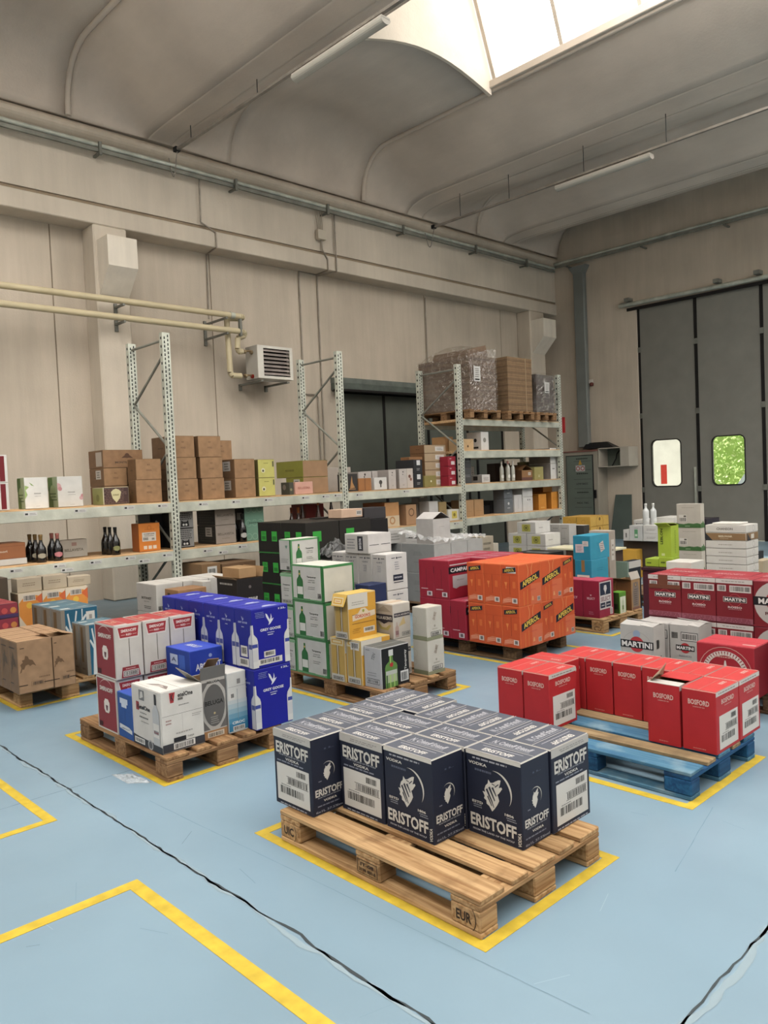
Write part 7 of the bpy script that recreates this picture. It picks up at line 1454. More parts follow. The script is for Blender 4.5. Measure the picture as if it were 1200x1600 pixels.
# ---- goods on top of the rack
FILM = clear_mat('stretch_film', (.93, .92, .90), .12, .16, True)
def wrapped(x, y, dx, dy, h, label, film=True, peak=0, col='80634a', group=None):
    p = pallet(x, y, label.split(' load')[0] + ' pallet', WOODM, 'm', z=2.634) if False else None
    t = tag(empty('flattened_carton_load', (x, y, 2.778)), label, 'carton load', group)
    mb = MB(); m1 = mat(col, .7, 'kraft'); m2 = mat(''.join('%02x' % int(int(col[i:i + 2], 16) * .90) for i in (0, 2, 4)), .7, 'kraft')
    r = random.Random(int(x * 100)); n = 26; z = 0
    for k in range(n):
        hh = h / n; o = r.uniform(-.004, .004)
        mb.box(o, o, z, dx + o, dy + o, z + hh * .93, m1 if k % 3 else m2, .0)
        z += hh
    mb.build('cardboard_sheets', t)
    mb = MB()
    for yy in (.33,):
        mb.box(dx * .72, -.006, 0, dx * .72 + .018, -.002, h, mat('a98f6e', .4, 'ink')); 
    mb.box(dx * .72, -.006, h, dx * .72 + .018, dy, h + .003, mat('a98f6e', .4, 'ink'))
    if not film: mb.build('strap', t)
    if peak:
        mb = MB(); mb.hexa([(.12, .1, h), (dx - .1, .06, h), (dx - .1, dy - .2, h), (.12, dy - .2, h), (.16, .12, h + peak * .55), (dx - .14, .08, h + peak), (dx - .14, dy - .25, h + peak), (.16, dy - .25, h + peak * .6)], m1); mb.build('loose_cartons', t)
    if film:
        mb = MB(); g = .018; n = 14; rr = random.Random(5)
        def wrap(u, zz):   # ring around load
            return [(-g, -g), (dx + g, -g), (dx + g, dy + g), (-g, dy + g)]
        def panel(a, b, nu, nv, H0, H1):
            k0 = len(mb.v)
            for j in range(nv + 1):
                for i in range(nu + 1):
                    s = i / nu; zz = H0 + (H1(s) - H0) * j / nv
                    nx, ny = (b[1] - a[1]), -(b[0] - a[0]); L = math.hypot(nx, ny); o = rr.uniform(-.008, .014)
                    mb.v.append((a[0] + (b[0] - a[0]) * s + nx / L * o, a[1] + (b[1] - a[1]) * s + ny / L * o, zz))
            mi = mb.m(FILM)
            for j in range(nv):
                for i in range(nu):
                    q = k0 + j * (nu + 1) + i
                    mb.f.append((q, q + 1, q + nu + 2, q + nu + 1)); mb.mi.append(mi); mb.sm.append(False)
        top = lambda s: h + .01 + peak * .9 * math.sin(math.pi * min(1, max(0, s)))
        panel((-g, -g), (dx + g, -g), 12, 24, -.02, lambda s: h + (.0 if not peak else .8 * peak * s))
        panel((-g, dy + g), (-g, -g), 12, 24, -.02, lambda s: h + .01)
        # film drawn up over the top
        k0 = len(mb.v); nu = 8
        for j in range(nu + 1):
            for i in range(nu + 1):
                s, q = i / nu, j / nu
                zz = h + .012 + (peak * 1.05 * math.sin(math.pi * s) ** .6 * math.sin(math.pi * q) ** .5 if peak else .01) + rr.uniform(0, .012)
                mb.v.append((-g + (dx + 2 * g) * s, -g + (dy + 2 * g) * q, zz))
        mi = mb.m(FILM)
        for j in range(nu):
            for i in range(nu):
                q = k0 + j * (nu + 1) + i; mb.f.append((q, q + 1, q + nu + 2, q + nu + 1)); mb.mi.append(mi); mb.sm.append(False)
        mb.build('stretch_film', t)
        mb = MB(); mb.box(dx * .12 if dx > .6 else dx * .4, -.034, h * .52, dx * .12 + .17 if dx > .6 else dx * .4 + .15, -.032, h * .80, mat('d2cfc9', .5, 'ink'))
        fr = Face((dx * .12 if dx > .6 else dx * .4, -.034, h * .52), (1, 0, 0), (0, 0, 1), .17 if dx > .6 else .15, h * .28)
        draw(mb, fr, [('l', .15, .25, .85, .9, 5, '6a6762'), ('r', .15, .08, .85, .18, '2b2b2b')], .0004); mb.build('shipping_label', t)
    return t
TG = 'loads of flattened cartons on top of the rack'
for x, lb in ((10.12, 'wooden pallet on the rack top under the tall film-wrapped carton load'), (11.15, 'wooden pallet on the rack top under the strapped carton load'), (12.02, 'wooden pallet on the rack top under the small film-wrapped load')):
    w = tag(empty('wooden_pallet', (x, 8.42, 2.634)), lb, 'pallet', 'wooden pallets on top of the rack')
    sc = {10.12: .84, 11.15: .80, 12.02: .64}[x]
    my, mx = WOODM
    for i in range(5):
        ww = .11; cx = .055 + i * (sc - .11) / 4
        link('top_board', pbox(('mt', 'top_board', ww), (ww, 1.2, .022), my), w, (cx, .6, .122))
    for cy in (.0725, .6, 1.1275):
        link('cross_board', pbox(('mt', 'cross_board', sc), (sc, .145, .022), mx), w, (sc / 2, cy, .1))
        for cx in (.06, sc / 2, sc - .06):
            link('block', pbox(('mt', 'block'), (.10, .145, .1), mx, .006), w, (cx, cy, 0))
wrapped(10.17, 8.45, .70, 1.15, .90, 'tall film-wrapped load of flattened brown cartons with crumpled top on the rack', True, .22, '7d6550')
wrapped(11.22, 8.45, .72, 1.1, .96, 'strapped load of bare brown cartons in the middle of the rack top', False, 0, '8d7050')
wrapped(12.06, 8.45, .56, 1.0, .70, 'small dark film-wrapped load at the right end of the rack top', True, 0, '5d5048')

# film over the grey-white cartons
mb = MB(); rr = random.Random(3)
FILM2 = clear_mat('crumpled_film', (.95, .95, .95), .5, .30, True)
k0 = 0; nu, nv = 26, 30
for j in range(nv + 1):
    for i in range(nu + 1):
        s, q = i / nu, j / nv
        mb.v.append((6.87 + .98 * s, 6.34 + 1.18 * q, .866 + .055 * rr.random() + .02 * math.sin(9 * s + 5 * q) ** 2 * (1 if 0 < i < nu and 0 < j < nv else .2) + .10 * math.exp(-((s - .05) / .3) ** 2) * math.exp(-((q - .55) / .35) ** 2)))
mi = mb.m(FILM2)
for j in range(nv):
    for i in range(nu):
        q = j * (nu + 1) + i; mb.f.append((q, q + 1, q + nu + 2, q + nu + 1)); mb.mi.append(mi); mb.sm.append(False)
tag(mb.build('plastic_film'), 'crumpled clear plastic film draped over the grey-white carton stack', 'plastic film')
mb = MB(); rr = random.Random(8)
DK = clear_mat('black_film', (.10, .10, .11), .4, .12, True)
nu = 14
for j in range(nu + 1):
    for i in range(nu + 1):
        s, q = i / nu, j / nu
        mb.v.append((5.25 + .5 * s, 6.35 + .40 * q, .86 + .16 * math.exp(-((s - .5) / .28) ** 2 - ((q - .5) / .35) ** 2) + rr.uniform(0, .04)))
mi = mb.m(DK)
for j in range(nu):
    for i in range(nu):
        q = j * (nu + 1) + i; mb.f.append((q, q + 1, q + nu + 2, q + nu + 1)); mb.mi.append(mi); mb.sm.append(False)
tag(mb.build('plastic_film'), 'crumpled dark film lying on the carton beside the green-tagged stack', 'plastic film')
carton(('plain', 5.22, 6.33, 0.0, .56, .38, .85, 'carton', 'dark carton under the crumpled dark film, in front of the black stack', None, dict(c='2a2826')), 901)
mb = MB(); rr = random.Random(4)
for j in range(9):
    for i in range(9):
        s, q = i / 8, j / 8
        mb.v.append((1.93 + .10 * s, 4.22 + .22 * q - .1 * s, .003 + (.012 * rr.random() if 0 < i < 8 and 0 < j < 8 else 0)))
mi = mb.m(FILM2)
for j in range(8):
    for i in range(8):
        q = j * 9 + i; mb.f.append((q, q + 1, q + 10, q + 9)); mb.mi.append(mi); mb.sm.append(False)
tag(mb.build('plastic_scrap'), 'scrap of clear plastic film lying on the floor by the left pallet', 'plastic film')

# ------------------------------------------------------------------ bottles
def bottle(x, y, z, h, r, glass, foil, lab, label, group, champ=True, name='champagne_bottle', cat='bottle'):
    t = tag(empty(name, (x, y, z), 0), label, cat, group)
    g = mat(glass, .12, 'ink', 0, .6)
    key = ('bt', h, r, glass, champ)
    if key not in MESHES:
        mb = MB()
        p = [(0, 0), (r * .96, 0), (r, h * .02), (r, h * .42), (r * .9, h * .52), (r * .55, h * .64), (r * .36, h * .74), (r * .34, h * .80)] if champ else \
            [(0, 0), (r * .96, 0), (r, h * .02), (r, h * .62), (r * .85, h * .70), (r * .4, h * .78), (r * .36, h * .86)]
        mb.lathe(p, g); MESHES[key] = mb.mesh('glass_body')
        mb = MB(); f = mat(foil, .35, 'ink', .3)
        mb.lathe([(p[-1][0] * 1.04, p[-1][1]), (r * .37, h * .9), (r * .42, h * .95), (r * .40, h), (0, h)], f); MESHES[key + (foil,)] = mb.mesh('foil_cap')
    link('glass_body', MESHES[key], t)
    kf = key + (foil,)
    if kf not in MESHES:
        mb = MB(); f = mat(foil, .35, 'ink', .3)
        mb.lathe([(r * .37, h * .80), (r * .37, h * .9), (r * .42, h * .95), (r * .40, h), (0, h)], f); MESHES[kf] = mb.mesh('foil_cap')
    link('foil_cap', MESHES[kf], t)
    if lab:
        mb = MB(); m = mat(lab, .5, 'ink'); rr_ = r * 1.012
        for k in range(8):
            a0 = math.radians(-150 + k * 12); a1 = math.radians(-150 + (k + 1) * 12)
            c = .5 + .5 * math.sin(math.pi * (k + .5) / 8)
            mb.face([(rr_ * math.cos(a0), rr_ * math.sin(a0), h * (.24 - .09 * c)), (rr_ * math.cos(a1), rr_ * math.sin(a1), h * (.24 - .09 * c)), (rr_ * math.cos(a1), rr_ * math.sin(a1), h * (.24 + .09 * c)), (rr_ * math.cos(a0), rr_ * math.sin(a0), h * (.24 + .09 * c))], m)
        mb.build('bottle_label', t)
    return t
T2 = .935
g = 'dark champagne bottles with gold foil'
for i, (x, y, w) in enumerate(((3.12, 8.92, 'rear left one'), (3.135, 8.80, 'middle one'), (3.145, 8.665, 'front one with oval label'))):
    bottle(x, y, T2, .30, .052, '141416', '8d7040', 'a9a18c' if i else None, 'dark champagne bottle with gold foil on the left shelf, ' + w, g)
g = 'dark champagne bottles with pink foil'
for i, (x, y, w) in enumerate(((3.31, 8.79, 'rear one'), (3.325, 8.67, 'front one with pink oval label'))):
    bottle(x, y, T2, .30, .053, '141416', 'b06a60', 'c47a80' if i else None, 'dark champagne bottle with pink foil on the left shelf, ' + w, g)
g = 'black champagne bottles in a close group'
for i, (x, y, w) in enumerate(((3.965, 8.89, 'rear left one'), (3.97, 8.775, 'middle one'), (3.985, 8.665, 'front one with green-gold shield label'))):
    bottle(x, y, T2, .32, .05, '101113', '1d1d1c', '8d8d5a' if i == 2 else None, 'black champagne bottle left of the orange box, ' + w, g)
g = 'black bottles beside the masked print boxes'
for i, (x, y, w) in enumerate(((5.66, 8.76, 'rear one leaning close'), (5.72, 8.67, 'front one with pale label'))):
    bottle(x, y, T2, .37, .052, '0f1012', '161616', 'b5b5b0' if i else None, 'black bottle right of the masked print boxes, ' + w, g)
g = 'bottles with orange-brown capsules behind the black stack'
for i, (x, y, hh, w) in enumerate(((6.62, 8.8, .40, 'far left short one'), (6.70, 8.75, .40, 'second short one'), (6.85, 8.85, .52, 'tall one in the middle'), (7.02, 8.7, .51, 'tall one right of the middle'), (7.28, 8.72, .55, 'tallest one by the upright'))):
    bottle(x, y, T2, hh, .045, '3a1d14', ('7d3a22', 'b5662c')[i % 2], None, 'bottle with orange-brown capsule on the lower shelf, ' + w, g)
g = 'clear bottles with white labels on the second rack shelf'
for i, (x, y) in enumerate(((11.27, 8.70), (11.36, 8.76), (11.41, 8.66), (11.49, 8.74), (11.54, 8.65))):
    bottle(x, y, 1.545, .36, .036, 'b9b9ae', ('d8d4cc', 'c98a80')[i == 2], 'e0ddd6', 'clear bottle with white label beside the brown open carton, ' + ['leftmost', 'second from left', 'middle one with pink cap', 'fourth from left', 'rightmost'][i], g, champ=False, name='clear_bottle')
g = 'clear bottles on the far white cartons'
for i, x in enumerate((11.12, 11.22)):
    bottle(x, 5.87 - .07 * i, .80, .33, .048, 'c9ccca', 'e2e2de', 'd2d4d2', 'clear frosted bottle on the far white cartons, ' + ['left', 'right'][i] + ' one', g, champ=False, name='clear_bottle')
bottle(4.085, 2.045, .18, .29, .036, '8a2a2c', 'c9b5a0', None, 'bottle inside the opened red gin carton, only its pale cap showing', None, champ=False, name='gin_bottle')

# ------------------------------------------------------------------ heater, pipes, conduits, rails, lamps
CREAM = mat('c2b596', .45, 'paint'); PIPEM = mat('b8ab8c', .4, 'paint')
h = tag(empty('unit_heater', (7.8, 11.1, 3.49)), 'white wall-mounted fan heater with dark horizontal louvres', 'heater')
mb = MB(); HW = mat('c4c0b6', .4, 'paint'); SW, SD, SH = .74, .36, .56
mb.box(0, 0, 0, SW, .02, .045, HW); mb.box(0, 0, SH - .045, SW, .02, SH, HW); mb.box(0, 0, .045, .12, .02, SH - .045, HW); mb.box(SW - .06, 0, .045, SW, .02, SH - .045, HW)
mb.box(0, .02, 0, .012, SD, SH, mat('a9a59c', .4, 'paint')); mb.box(SW - .012, .02, 0, SW, SD, SH, HW); mb.box(.012, .02, SH - .012, SW - .012, SD, SH, HW); mb.box(.012, .02, 0, SW - .012, SD, .012, HW)
mb.box(.012, .16, .012, SW - .012, SD, SH - .012, mat('1c1614', .7, 'ink')); mb.build('casing', h)
for k in range(7):
    z = .065 + k * .066
    mb = MB(); mb.hexa([(.12, .0, z + .0), (SW - .06, .0, z), (SW - .06, .004, z), (.12, .004, z), (.12, .05, z + .05), (SW - .06, .05, z + .05), (SW - .06, .054, z + .05), (.12, .054, z + .05)], mat('a59a94', .4, 'metal', .3)); mb.build('louvre', h)
for x0 in (.05, .60):
    mb = MB(); mb.box(x0, .0, -.06, x0 + .05, .70, -.03, STEEL); mb.box(x0, .66, -.14, x0 + .05, .70, -.03, STEEL); mb.build('bracket', h)
hp = tag(empty('heating_pipe', (3, 11.15, 4.5)), 'pair of cream heating pipes running along the wall to the fan heater', 'pipe')
def HP(nm, pts, r, m=PIPEM):
    mb = MB(); mb.path(pts, r, m, 14)
    for p in pts[1:-1]:
        pass
    return mb.build(nm, hp, (-3, -11.15, -4.5))
arcp = [(7.52 + .09 * math.sin(a), 11.15 + .09 - .09 * math.cos(a), 4.5) for a in [k * math.pi / 8 for k in range(9)]]
HP('upper_pipe', [(-6, 11.15, 4.49)] + arcp + [(7.35, 11.33, 4.48)], .048)
HP('drop_pipe', [(7.37, 11.33, 4.48), (7.37, 11.3, 3.58), (7.40, 11.3, 3.53), (7.58, 11.3, 3.53)], .048)
HP('lower_pipe', [(-6, 11.15, 4.245), (7.54, 11.15, 4.25), (7.60, 11.17, 4.24), (7.62, 11.2, 4.20), (7.5, 11.22, 4.15), (7.49, 11.23, 3.98), (7.53, 11.25, 3.93), (7.60, 11.25, 3.94)], .048)
for z in (3.94, 3.53):
    mb = MB(); mb.tube((7.60, 11.25, z + .01), (7.80, 11.25, z + .02), .016, mat('7d6a50', .4, 'metal', .7), 10); mb.tube((7.62, 11.25, z), (7.66, 11.25, z), .034, mat('8a7a60', .4, 'metal', .6), 10); mb.tube((7.76, 11.25, z), (7.79, 11.25, z), .036, mat('8a7a60' if z > 3.7 else '8a2a22', .4, 'metal', .4), 10)
    mb.build('valve', hp, (-3, -11.15, -4.5))
for x in (7.2, 5.42):
    yw = 11.8 if x > 6 else 11.4
    mb = MB()
    for z in (4.42, 4.17): mb.box(x, 11.08, z, x + .035, yw, z + .03, STEEL)
    mb.box(x, yw - .03, 4.08, x + .05, yw, 4.5, STEEL)
    if x > 6: mb.box(x + .28, 11.1, 4.17, x + .32, 11.16, 4.45, STEEL)
    mb.build('bracket', hp, (-3, -11.15, -4.5))
mb = MB(); mb.tube((7.32, 11.15, 4.5), (7.40, 11.15, 4.5), .056, GALV, 14); mb.build('pipe_clamp', hp, (-3, -11.15, -4.5))
# conduits
def conduit(pts, label, r=.014, m=None):
    mb = MB(); mb.path(pts, r, m or mat('8d8478', .45, 'metal', .3), 8); tag(mb.build('conduit'), label, 'conduit', 'thin conduits on the left wall')
conduit([(7.0, 11.36, 6.75), (7.0, 11.38, 6.02), (7.28, 11.38, 5.9), (7.28, 11.38, 5.66), (7.30, 11.62, 5.64), (7.33, 11.78, 5.64), (7.31, 11.78, 4.55)], 'thin conduit dropping behind the cream pipes')
conduit([(9.55, 11.38, 6.25), (9.58, 11.38, 6.0), (9.7, 11.38, 5.85), (9.7, 11.38, 5.65), (9.72, 11.77, 5.65), (9.30, 11.77, 5.66), (9.29, 11.77, 1.9)], 'thin conduit left of the pair above the second upright')
conduit([(9.9, 11.37, 6.75), (9.9, 11.37, 5.65), (9.74, 11.77, 5.63), (9.73, 11.77, 1.9)], 'thin conduit right of the pair above the second upright')
conduit([(9.32, 11.76, 3.35), (9.58, 11.76, 3.35), (9.62, 11.76, 3.30), (9.62, 11.76, 1.9)], 'short bent conduit between the vertical pair')
conduit([(12.77, 11.77, 5.6), (12.77, 11.77, 3.8)], 'thin conduit above the rack load', .01)
mb = MB(); mb.box(9.45, 11.32, 6.18, 9.64, 11.42, 6.36, mat('b5ab9a', .5, 'paint'), .01)
for k in range(4): mb.tube((9.49 + .035 * k, 11.37, 6.36), (9.44 + .05 * k, 11.38, 6.7), .007, mat('9a9080', .5, 'paint'), 6)
tag(mb.build('junction_box'), 'small junction box with cables below the roof rail', 'junction box')
def rail(a, b, label, brackets, axis):
    t = tag(empty('cable_rail', a), label, 'rail', 'galvanized rails under the roof')
    o = (-a[0], -a[1], -a[2])
    mb = MB(); mb.tube(a, b, .035, GALV, 12); mb.build('rail_tube', t, o)
    a2 = (a[0], a[1], a[2] - .06); b2 = (b[0], b[1], b[2] - .06)
    mb = MB(); mb.box(min(a[0], b[0]) - .02, min(a[1], b[1]) - (.02 if axis == 'x' else 0), a[2] - .10, max(a[0], b[0]) + .02, max(a[1], b[1]) + .02, a[2] - .05, GALV_D); mb.build('cable_tray', t, o)
    for p in brackets:
        mb = MB()
        if axis == 'x': mb.box(p, a[1] - .05, a[2] - .14, p + .04, 11.46, a[2] - .11, STEEL); mb.box(p, a[1] - .08, a[2] - .16, p + .04, a[1] - .04, a[2] + .03, STEEL)
        else: mb.box(a[0] - .05, p, a[2] - .14, XB, p + .04, a[2] - .11, STEEL)
        mb.build('bracket', t, o)
rail((-6, 11.28, 6.78), (XB - .25, 11.28, 6.78), 'long galvanized rail with cable tray along the top of the left wall', (.9, 3.8, 5.25, 7.6, 9.6, 11.6, 13.9, 15.8), 'x')
rail((XB - .22, 11.28, 6.88), (XB - .22, -6, 6.88), 'galvanized rail along the top of the back wall', (10.9, 8.9, 7.0, 5.0, 3.0), 'y')
def lamp_line(x, z, ya, y0, y1, drops, label, lz=.0, on=False):
    t = tag(empty('lamp_track', (x, ya, z)), label.replace('fluorescent lamp', 'thin cable track'), 'lamp track', 'suspended lamp tracks'); o = (-x, -ya, -z)
    mb = MB(); mb.box(x - .025, -7, z - .015, x + .025, ya, z + .02, mat('8d857c', .45, 'metal', .3)); mb.box(x - .04, ya - .02, z - .03, x + .04, ya + .06, z + .04, DARK); mb.build('track_rail', t, o)
    for y, zt in drops:
        mb = MB(); mb.tube((x, y, z), (x, y, zt), .006, DARK, 6); mb.build('hanger', t, o)
    mb = MB(); pts = [(x, ya, z)]
    for k in range(1, 9): pts.append((x + .0, ya + .02 + .25 * k / 8, z - .35 * math.sin(math.pi * k / 8) - .05 * k / 8))
    mb.path(pts, .008, mat('9a9086', .5, 'ink'), 6); mb.build('cable', t, o)
    f = tag(empty('fluorescent_lamp', (x, y0, z - .12)), label, 'lamp', 'long fluorescent lamps, unlit')
    L = y1 - y0
    mb = MB(); mb.box(-.07, 0, .03, .07, L, .06, mat('b5ada2', .4, 'paint'), .006); mb.build('housing', f)
    mb = MB(); n = 10
    for k in range(n):
        a0 = math.pi + math.pi * k / n; a1 = math.pi + math.pi * (k + 1) / n
        mb.face([(.075 * math.cos(a0), 0, .03 + .06 * math.sin(a0)), (.075 * math.cos(a0), L, .03 + .06 * math.sin(a0)), (.075 * math.cos(a1), L, .03 + .06 * math.sin(a1)), (.075 * math.cos(a1), 0, .03 + .06 * math.sin(a1))], mat('cfcabc', .25, 'ink'), True)
    for yy in (0, L): mb.face([(.075 * math.cos(math.pi + math.pi * k / n), yy, .03 + .06 * math.sin(math.pi + math.pi * k / n)) for k in range(n + 1)], mat('b5ada2', .4, 'paint'))
    mb.build('diffuser', f)
    for y in (.25, L - .25):
        mb = MB(); mb.tube((0, y, .06), (0, y, .12), .01, STEEL, 6); mb.build('hook', f)
lamp_line(6.43, 6.93, 11.02, 6.35, 8.02, ((10.6, 7.2), (8.85, 7.25), (5.6, 7.25), (3.2, 7.25)), 'fluorescent lamp under the nearer roof beam, left of the skylight')
lamp_line(12.2, 6.80, 10.9, 6.15, 7.95, ((10.2, 7.3), (9.0, 7.3), (7.4, 7.3), (5.9, 7.3), (4.2, 7.3)), 'fluorescent lamp under the farther roof beam, in the upper right')

# downpipe, cabinet, boards on the back wall
PB = mat('6f726e', .45, 'paint')
mb = MB(); mb.box(XB - .14, 10.52, 2.25, XB, 10.82, 6.6, PB, .02); mb.hexa([(XB - .14, 10.52, 6.55), (XB, 10.52, 6.55), (XB, 10.82, 6.55), (XB - .14, 10.82, 6.55), (XB - .18, 10.42, 6.72), (XB, 10.42, 6.72), (XB, 10.92, 6.72), (XB - .18, 10.92, 6.72)], PB)
tag(mb.build('cable_duct'), 'blue-grey vertical duct on the back wall above the electric cabinet', 'duct')
b = tag(empty('alarm_bell', (XB - .02, 10.42, 3.83)), 'small white and red siren on the back wall beside the blue-grey duct', 'alarm')
mb = MB(); mb.box(-.03, -.02, 0, 0, .1, .09, mat('c9c4ba', .5, 'paint'), .008); mb.build('mount', b)
mb = MB(); mb.lathe([(0, -.08), (.045, -.08), (.055, -.02), (.03, .01)], mat('7a3a30', .4, 'ink'), 14, (-.06, .0)); mb.build('siren', b)
CG = mat('8d867a', .45, 'paint'); CD = mat('5f675f', .45, 'paint')
cab = tag(empty('electric_cabinet', (16.85, 10.1, 0)), 'grey-green electric cabinet with warning signs and drawer rows against the back wall', 'electric cabinet')
mb = MB(); mb.box(0, 0, 0, .44, 1.0, 2.14, CG, .01); mb.box(-.02, -.01, 2.14, .44, 1.02, 2.17, mat('7a5048', .5, 'paint')); mb.build('casing', cab)
mb = MB(); mb.box(-.018, .12, .1, -.001, .88, 2.06, DARK); mb.box(-.024, .14, .12, -.017, .86, 2.04, CD); mb.build('door', cab)
mb = MB(); fr = Face((-.0245, .86, .12), (0, -1, 0), (0, 0, 1), .72, 1.92)
els = [('r', .28, v, .95, v + .004, '3f463f') for v in (.93, .82, .70, .58, .46, .34, .22)]
els += [('l', .35, v, .85, v + .03, 1, '2b302c') for v in (.95, .76, .52)] + [('t', .6, .645, .45, 'LOW BACC', '2b302c', .022), ('t', .6, .40, .45, 'NOC TEC', '2b302c', .02)]
draw(mb, fr, els, .0006); mb.build('front_panel_print', cab)
mb = MB(); fr = Face((-.0248, .60, 1.66), (0, -1, 0), (0, 0, 1), .26, .30)
draw(mb, fr, [('r', .0, .0, 1, .5, 'cdc5c0'), ('p', [(.3, .55), (.7, .55), (.5, .98)], 'd8a82c'), ('o', .25, .25, .2, 'b02a28'), ('o', .25, .25, .13, 'e2dedb'), ('o', .75, .25, .2, 'b02a28'), ('o', .75, .25, .13, 'e2dedb')], .001); mb.build('warning_sign', cab)
mb = MB(); mb.box(-.05, .055, 1.0, -.001, .09, 1.2, DARK); mb.build('handle', cab)
wb = tag(empty('wall_box', (16.85, 9.28, 1.74)), 'open shallow metal box on the back wall, right of the electric cabinet', 'metal box')
mb = MB(); m = mat('a39c90', .45, 'paint')
mb.box(0, 0, 0, .44, .8, .02, m); mb.box(0, 0, .44, .44, .8, .46, m); mb.box(0, 0, .02, .44, .22, .44, m); mb.box(0, .78, .02, .44, .8, .44, m); mb.box(.40, .22, .02, .44, .78, .44, CD); mb.build('casing', wb)
mb = MB(); mb.path([(.2, .55, .02), (.3, .5, .2), (.2, .42, .3), (.3, .35, .44)], .015, DARK, 6); mb.build('cable', wb)
mb = MB(); mb.hexa([(17.0, 9.75, 2.21), (17.29, 9.75, 2.21), (17.29, 10.6, 2.21), (17.0, 10.6, 2.21), (17.2, 10.05, 2.36), (17.29, 10.05, 2.36), (17.29, 10.6, 2.36), (17.2, 10.6, 2.36)], DARK)
tag(mb.build('rubber_wedge'), 'dark wedge lying on top of the open wall box', 'wedge')
mb = MB(); mb.hexa([(17.02, 9.36, 0), (17.04, 9.36, 0), (17.04, 9.93, 0), (17.02, 9.93, 0), (17.25, 9.46, 1.06), (17.27, 9.46, 1.06), (17.27, 9.88, 1.06), (17.25, 9.88, 1.06)], mat('4b544f', .5, 'paint'))
tag(mb.build('leaning_board'), 'dark green board leaning against the back wall below the wall box', 'board')

# ---- big sliding door of the back wall
d = struct(empty('door_1', (XB + .06, 2.0, 0)))
seams = [9.21, 7.84, 6.42, 5.0, 3.6, 2.0]
def panel(y0, y1, win):
    mb = MB(); X0, X1 = 0, .06
    yy = lambda y: y - 2.0
    if not win:
        mb.box(X0, yy(y0) + .02, 0.02, X1, yy(y1) - .03, 5.43, DOORG)
    else:
        wy0, wy1, wz0, wz1 = win
        mb.box(X0, yy(y0) + .02, .02, X1, yy(wy0), 5.43, DOORG); mb.box(X0, yy(wy1), .02, X1, yy(y1) - .03, 5.43, DOORG)
        mb.box(X0, yy(wy0), .02, X1, yy(wy1), wz0, DOORG); mb.box(X0, yy(wy0), wz1, X1, yy(wy1), 5.43, DOORG)
        R = .12
        for cy, cz, a in ((wy0, wz0, 180), (wy1, wz0, 270), (wy1, wz1, 0), (wy0, wz1, 90)):
            ccy = cy + (R if cy == wy0 else -R); ccz = cz + (R if cz == wz0 else -R)
            n = 6; arc = [(ccy + R * math.cos(math.radians({(True, True): 180, (False, True): 270, (False, False): 0, (True, False): 90}[(cy == wy0, cz == wz0)] + 90 * k / n)), ccz + R * math.sin(math.radians({(True, True): 180, (False, True): 270, (False, False): 0, (True, False): 90}[(cy == wy0, cz == wz0)] + 90 * k / n))) for k in range(n + 1)]
            for k in range(n):
                q = [(cy, cz), arc[k], arc[k + 1]]
                mb.face([(X0, yy(p[0]), p[1]) for p in q], DOORG); mb.face([(X1, yy(p[0]), p[1]) for p in q], DOORG)
                mb.face([(X0, yy(arc[k][0]), arc[k][1]), (X0, yy(arc[k + 1][0]), arc[k + 1][1]), (X1, yy(arc[k + 1][0]), arc[k + 1][1]), (X1, yy(arc[k][0]), arc[k][1])], SEAM)
    p = mb.build('door_leaf', d)
    if win:
        mb = MB(); mb.box(X0 + .02, yy(wy0), wz0, X0 + .026, yy(wy1), wz1, clear_mat('window_glass', (.93, .96, .94), .05, .06)); mb.build('pane', p)
        mb = MB(); w = .025; pts = []
        for k in range(32):
            a = 2 * math.pi * k / 32
            cy = (wy1 if math.cos(a) > 0 else wy0) + (-.12 if math.cos(a) > 0 else .12); cz = (wz1 if math.sin(a) > 0 else wz0) + (-.12 if math.sin(a) > 0 else .12)
            pts.append((cy + .125 * math.cos(a), cz + .125 * math.sin(a)))
        for k in range(32):
            a, b_ = pts[k], pts[(k + 1) % 32]; mb.tube((X0 - .006, yy(a[0]), a[1]), (X0 - .006, yy(b_[0]), b_[1]), .014, SEAM, 6)
        mb.build('window_gasket', p)
wins = [(8.26, 8.96, 1.235, 2.31), (6.83, 7.53, 1.235, 2.30), None, None, None]
for (a, b_), w in zip(zip(seams[1:], seams), wins): panel(a, b_, w)
for y in seams[:-1]:
    mb = MB(); mb.box(-.012, y - 2 - .035, 0, .04, y - 2 + .035, 5.43, SEAM); s_ = mb.build('seal', d)
    for z in (1.1, 2.85, 4.4):
        mb = MB(); mb.box(-.03, y - 2 - .05, z, -.012, y - 2 + .05, z + .12, STEEL); mb.build('hinge', d)
mb = MB(); mb.box(-.05, 7.72 - 2, .9, -.01, 7.95 - 2, 1.9, mat('9aa09c', .4, 'metal', .5)) if False else mb.box(-.05, 7.9 - 2, .6, -.015, 7.94 - 2, 1.65, GALV); mb.build('bolt_rod', d)
mb = MB(); mb.tube((XB - .06, 9.62, 5.55), (XB - .06, 2, 5.50), .05, GALV, 12); mb.box(XB - .03, 2, 5.40, XB + .0, 9.45, 5.47, SEAM)
for y in (9.3, 7.2, 6.35): mb.box(XB - .2, y, 5.60, XB, y + .12, 5.68, STEEL)
struct(mb.build('trim_16'))
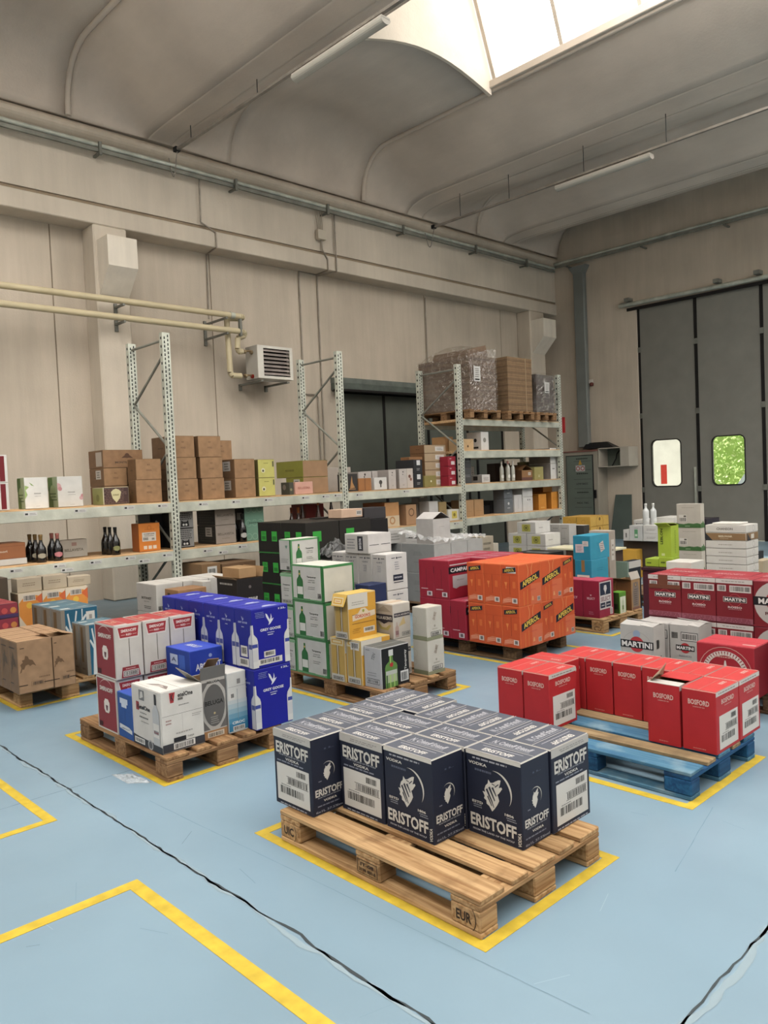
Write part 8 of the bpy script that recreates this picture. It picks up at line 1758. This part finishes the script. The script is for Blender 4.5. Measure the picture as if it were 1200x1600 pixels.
# ---- dark sliding door of the left wall behind the rack
mb = MB(); mb.box(9.9, YL + .12, 0, 15.6, YL + .2, 3.6, SEAM); struct(mb.build('trim_19'))
d2 = struct(empty('door_2', (10.12, YL + .06, 0)))
DG2 = mat('545750', .5, 'paint')
for a, b_ in ((0, 1.32), (1.34, 2.66), (2.68, 4.0), (4.02, 5.3)):
    mb = MB(); mb.box(a, 0, 0, b_, .05, 3.42, DG2); mb.build('door_leaf', d2)
    mb = MB(); mb.box(b_ - .02, -.012, 0, b_ + .05, .04, 3.42, SEAM); mb.build('seal', d2)
mb = MB(); mb.box(9.98, 11.60, 3.45, 15.5, 11.8, 3.60, mat('59605a', .5, 'metal', .3), .01); mb.box(9.98, 11.64, 3.60, 15.5, 11.8, 3.70, mat('6a706a', .5, 'metal', .3)); mb.box(9.9, 11.5, 3.42, 15.5, 11.62, 3.46, SEAM); struct(mb.build('trim_17'))
mb = MB(); mb.path([(12.1, 10.9, 0), (12.1, 10.9, 2.0), (12.13, 10.9, 2.1), (12.2, 10.9, 2.15), (13.2, 10.9, 2.15), (13.3, 10.9, 2.1), (13.3, 10.9, 0)], .03, DARK, 8)
tag(mb.build('guard_rail'), 'black tubular guard hoop in front of the dark sliding door', 'guard rail')
mb = MB(); mb.box(13.03, 8.5, 2.42, 13.05, 8.62, 2.72, mat('8a1c20', .5, 'paint')); tag(mb.build('hanging_tag'), 'small red tag hanging on the rack end upright', 'tag')

# ---- the yard outside the door windows
mb = MB(); mb.box(XB + .3, -30, -.12, XB + 40, 40, -.02, mat('b5b0a4', .8, 'floor')); struct(mb.build('trim_18'))
hd = MB(); rr = random.Random(17); LEAF = [mat(c, .6, 'leaf') for c in ('c4dc92', 'b4d080', 'd6e8ae', 'cce29c')]  # leaf greens paled, putting overexposure and haze into the colour
for i in range(9000):
    x = 27 + rr.uniform(-.6, .6); y = rr.uniform(5, 13.4); z = rr.uniform(.5, 4.6)
    a, b2 = rr.uniform(0, 6.28), rr.uniform(-1, 1); s = rr.uniform(.04, .08)
    u = Vector((math.cos(a), math.sin(a), b2)).normalized() * s; v = Vector((-math.sin(a) * .5, math.cos(a) * .3, 1)).normalized() * s
    p = Vector((x, y, z)); hd.face([p - u, p - v * .5, p + u, p + v * .5], rr.choice(LEAF))
hd.box(27.1, 5, 0, 27.5, 13.4, 4.4, mat('9dbf68', .8, 'leaf'))
tag(hd.build('hedge'), 'bright green hedge in the yard seen through the right door window', 'hedge')
truck = tag(empty('white_trailer', (21.5, 10.05, 0)), 'white trailer side with red panel seen through the left door window', 'trailer')
WT = mat('f2f2ee', .4, 'paint')
mb = MB(); mb.box(0, 0, .4, .9, 3.4, 3.6, WT, .03); mb.build('body', truck)
mb = MB(); mb.box(-.004, .61, 1.2, -.001, .79, 1.75, mat('c0392f', .5, 'paint')); mb.build('red_panel', truck)
for y in (.9, 2.4):
    mb = MB(); mb.tube((.1, y, .4), (.4, y, .4), .38, DARK, 20); mb.build('wheel', truck)
car = tag(empty('parked_car', (21.6, 7.6, 0)), 'pale parked car in the yard seen through the right door window', 'car')
mb = MB(); CW = mat('c9cdd0', .25, 'paint')
mb.hexa([(0, 0, .35), (4, 0, .35), (4, 1.7, .35), (0, 1.7, .35), (.1, .05, .95), (3.9, .05, .95), (3.9, 1.65, .95), (.1, 1.65, .95)], CW)
mb.hexa([(.9, .1, .95), (3.2, .1, .95), (3.2, 1.6, .95), (.9, 1.6, .95), (1.4, .25, 1.42), (2.8, .25, 1.42), (2.8, 1.45, 1.42), (1.4, 1.45, 1.42)], mat('8d979c', .1, 'ink')); mb.build('body', car)
for xx in (.7, 3.2):
    for yy in (0.02, 1.5):
        mb = MB(); mb.tube((xx, yy, .32), (xx, yy + .18, .32), .32, DARK, 18); mb.build('wheel', car)

# ------------------------------------------------------------------ all cartons
for i, row in enumerate(ROWS):
    carton(row, i)
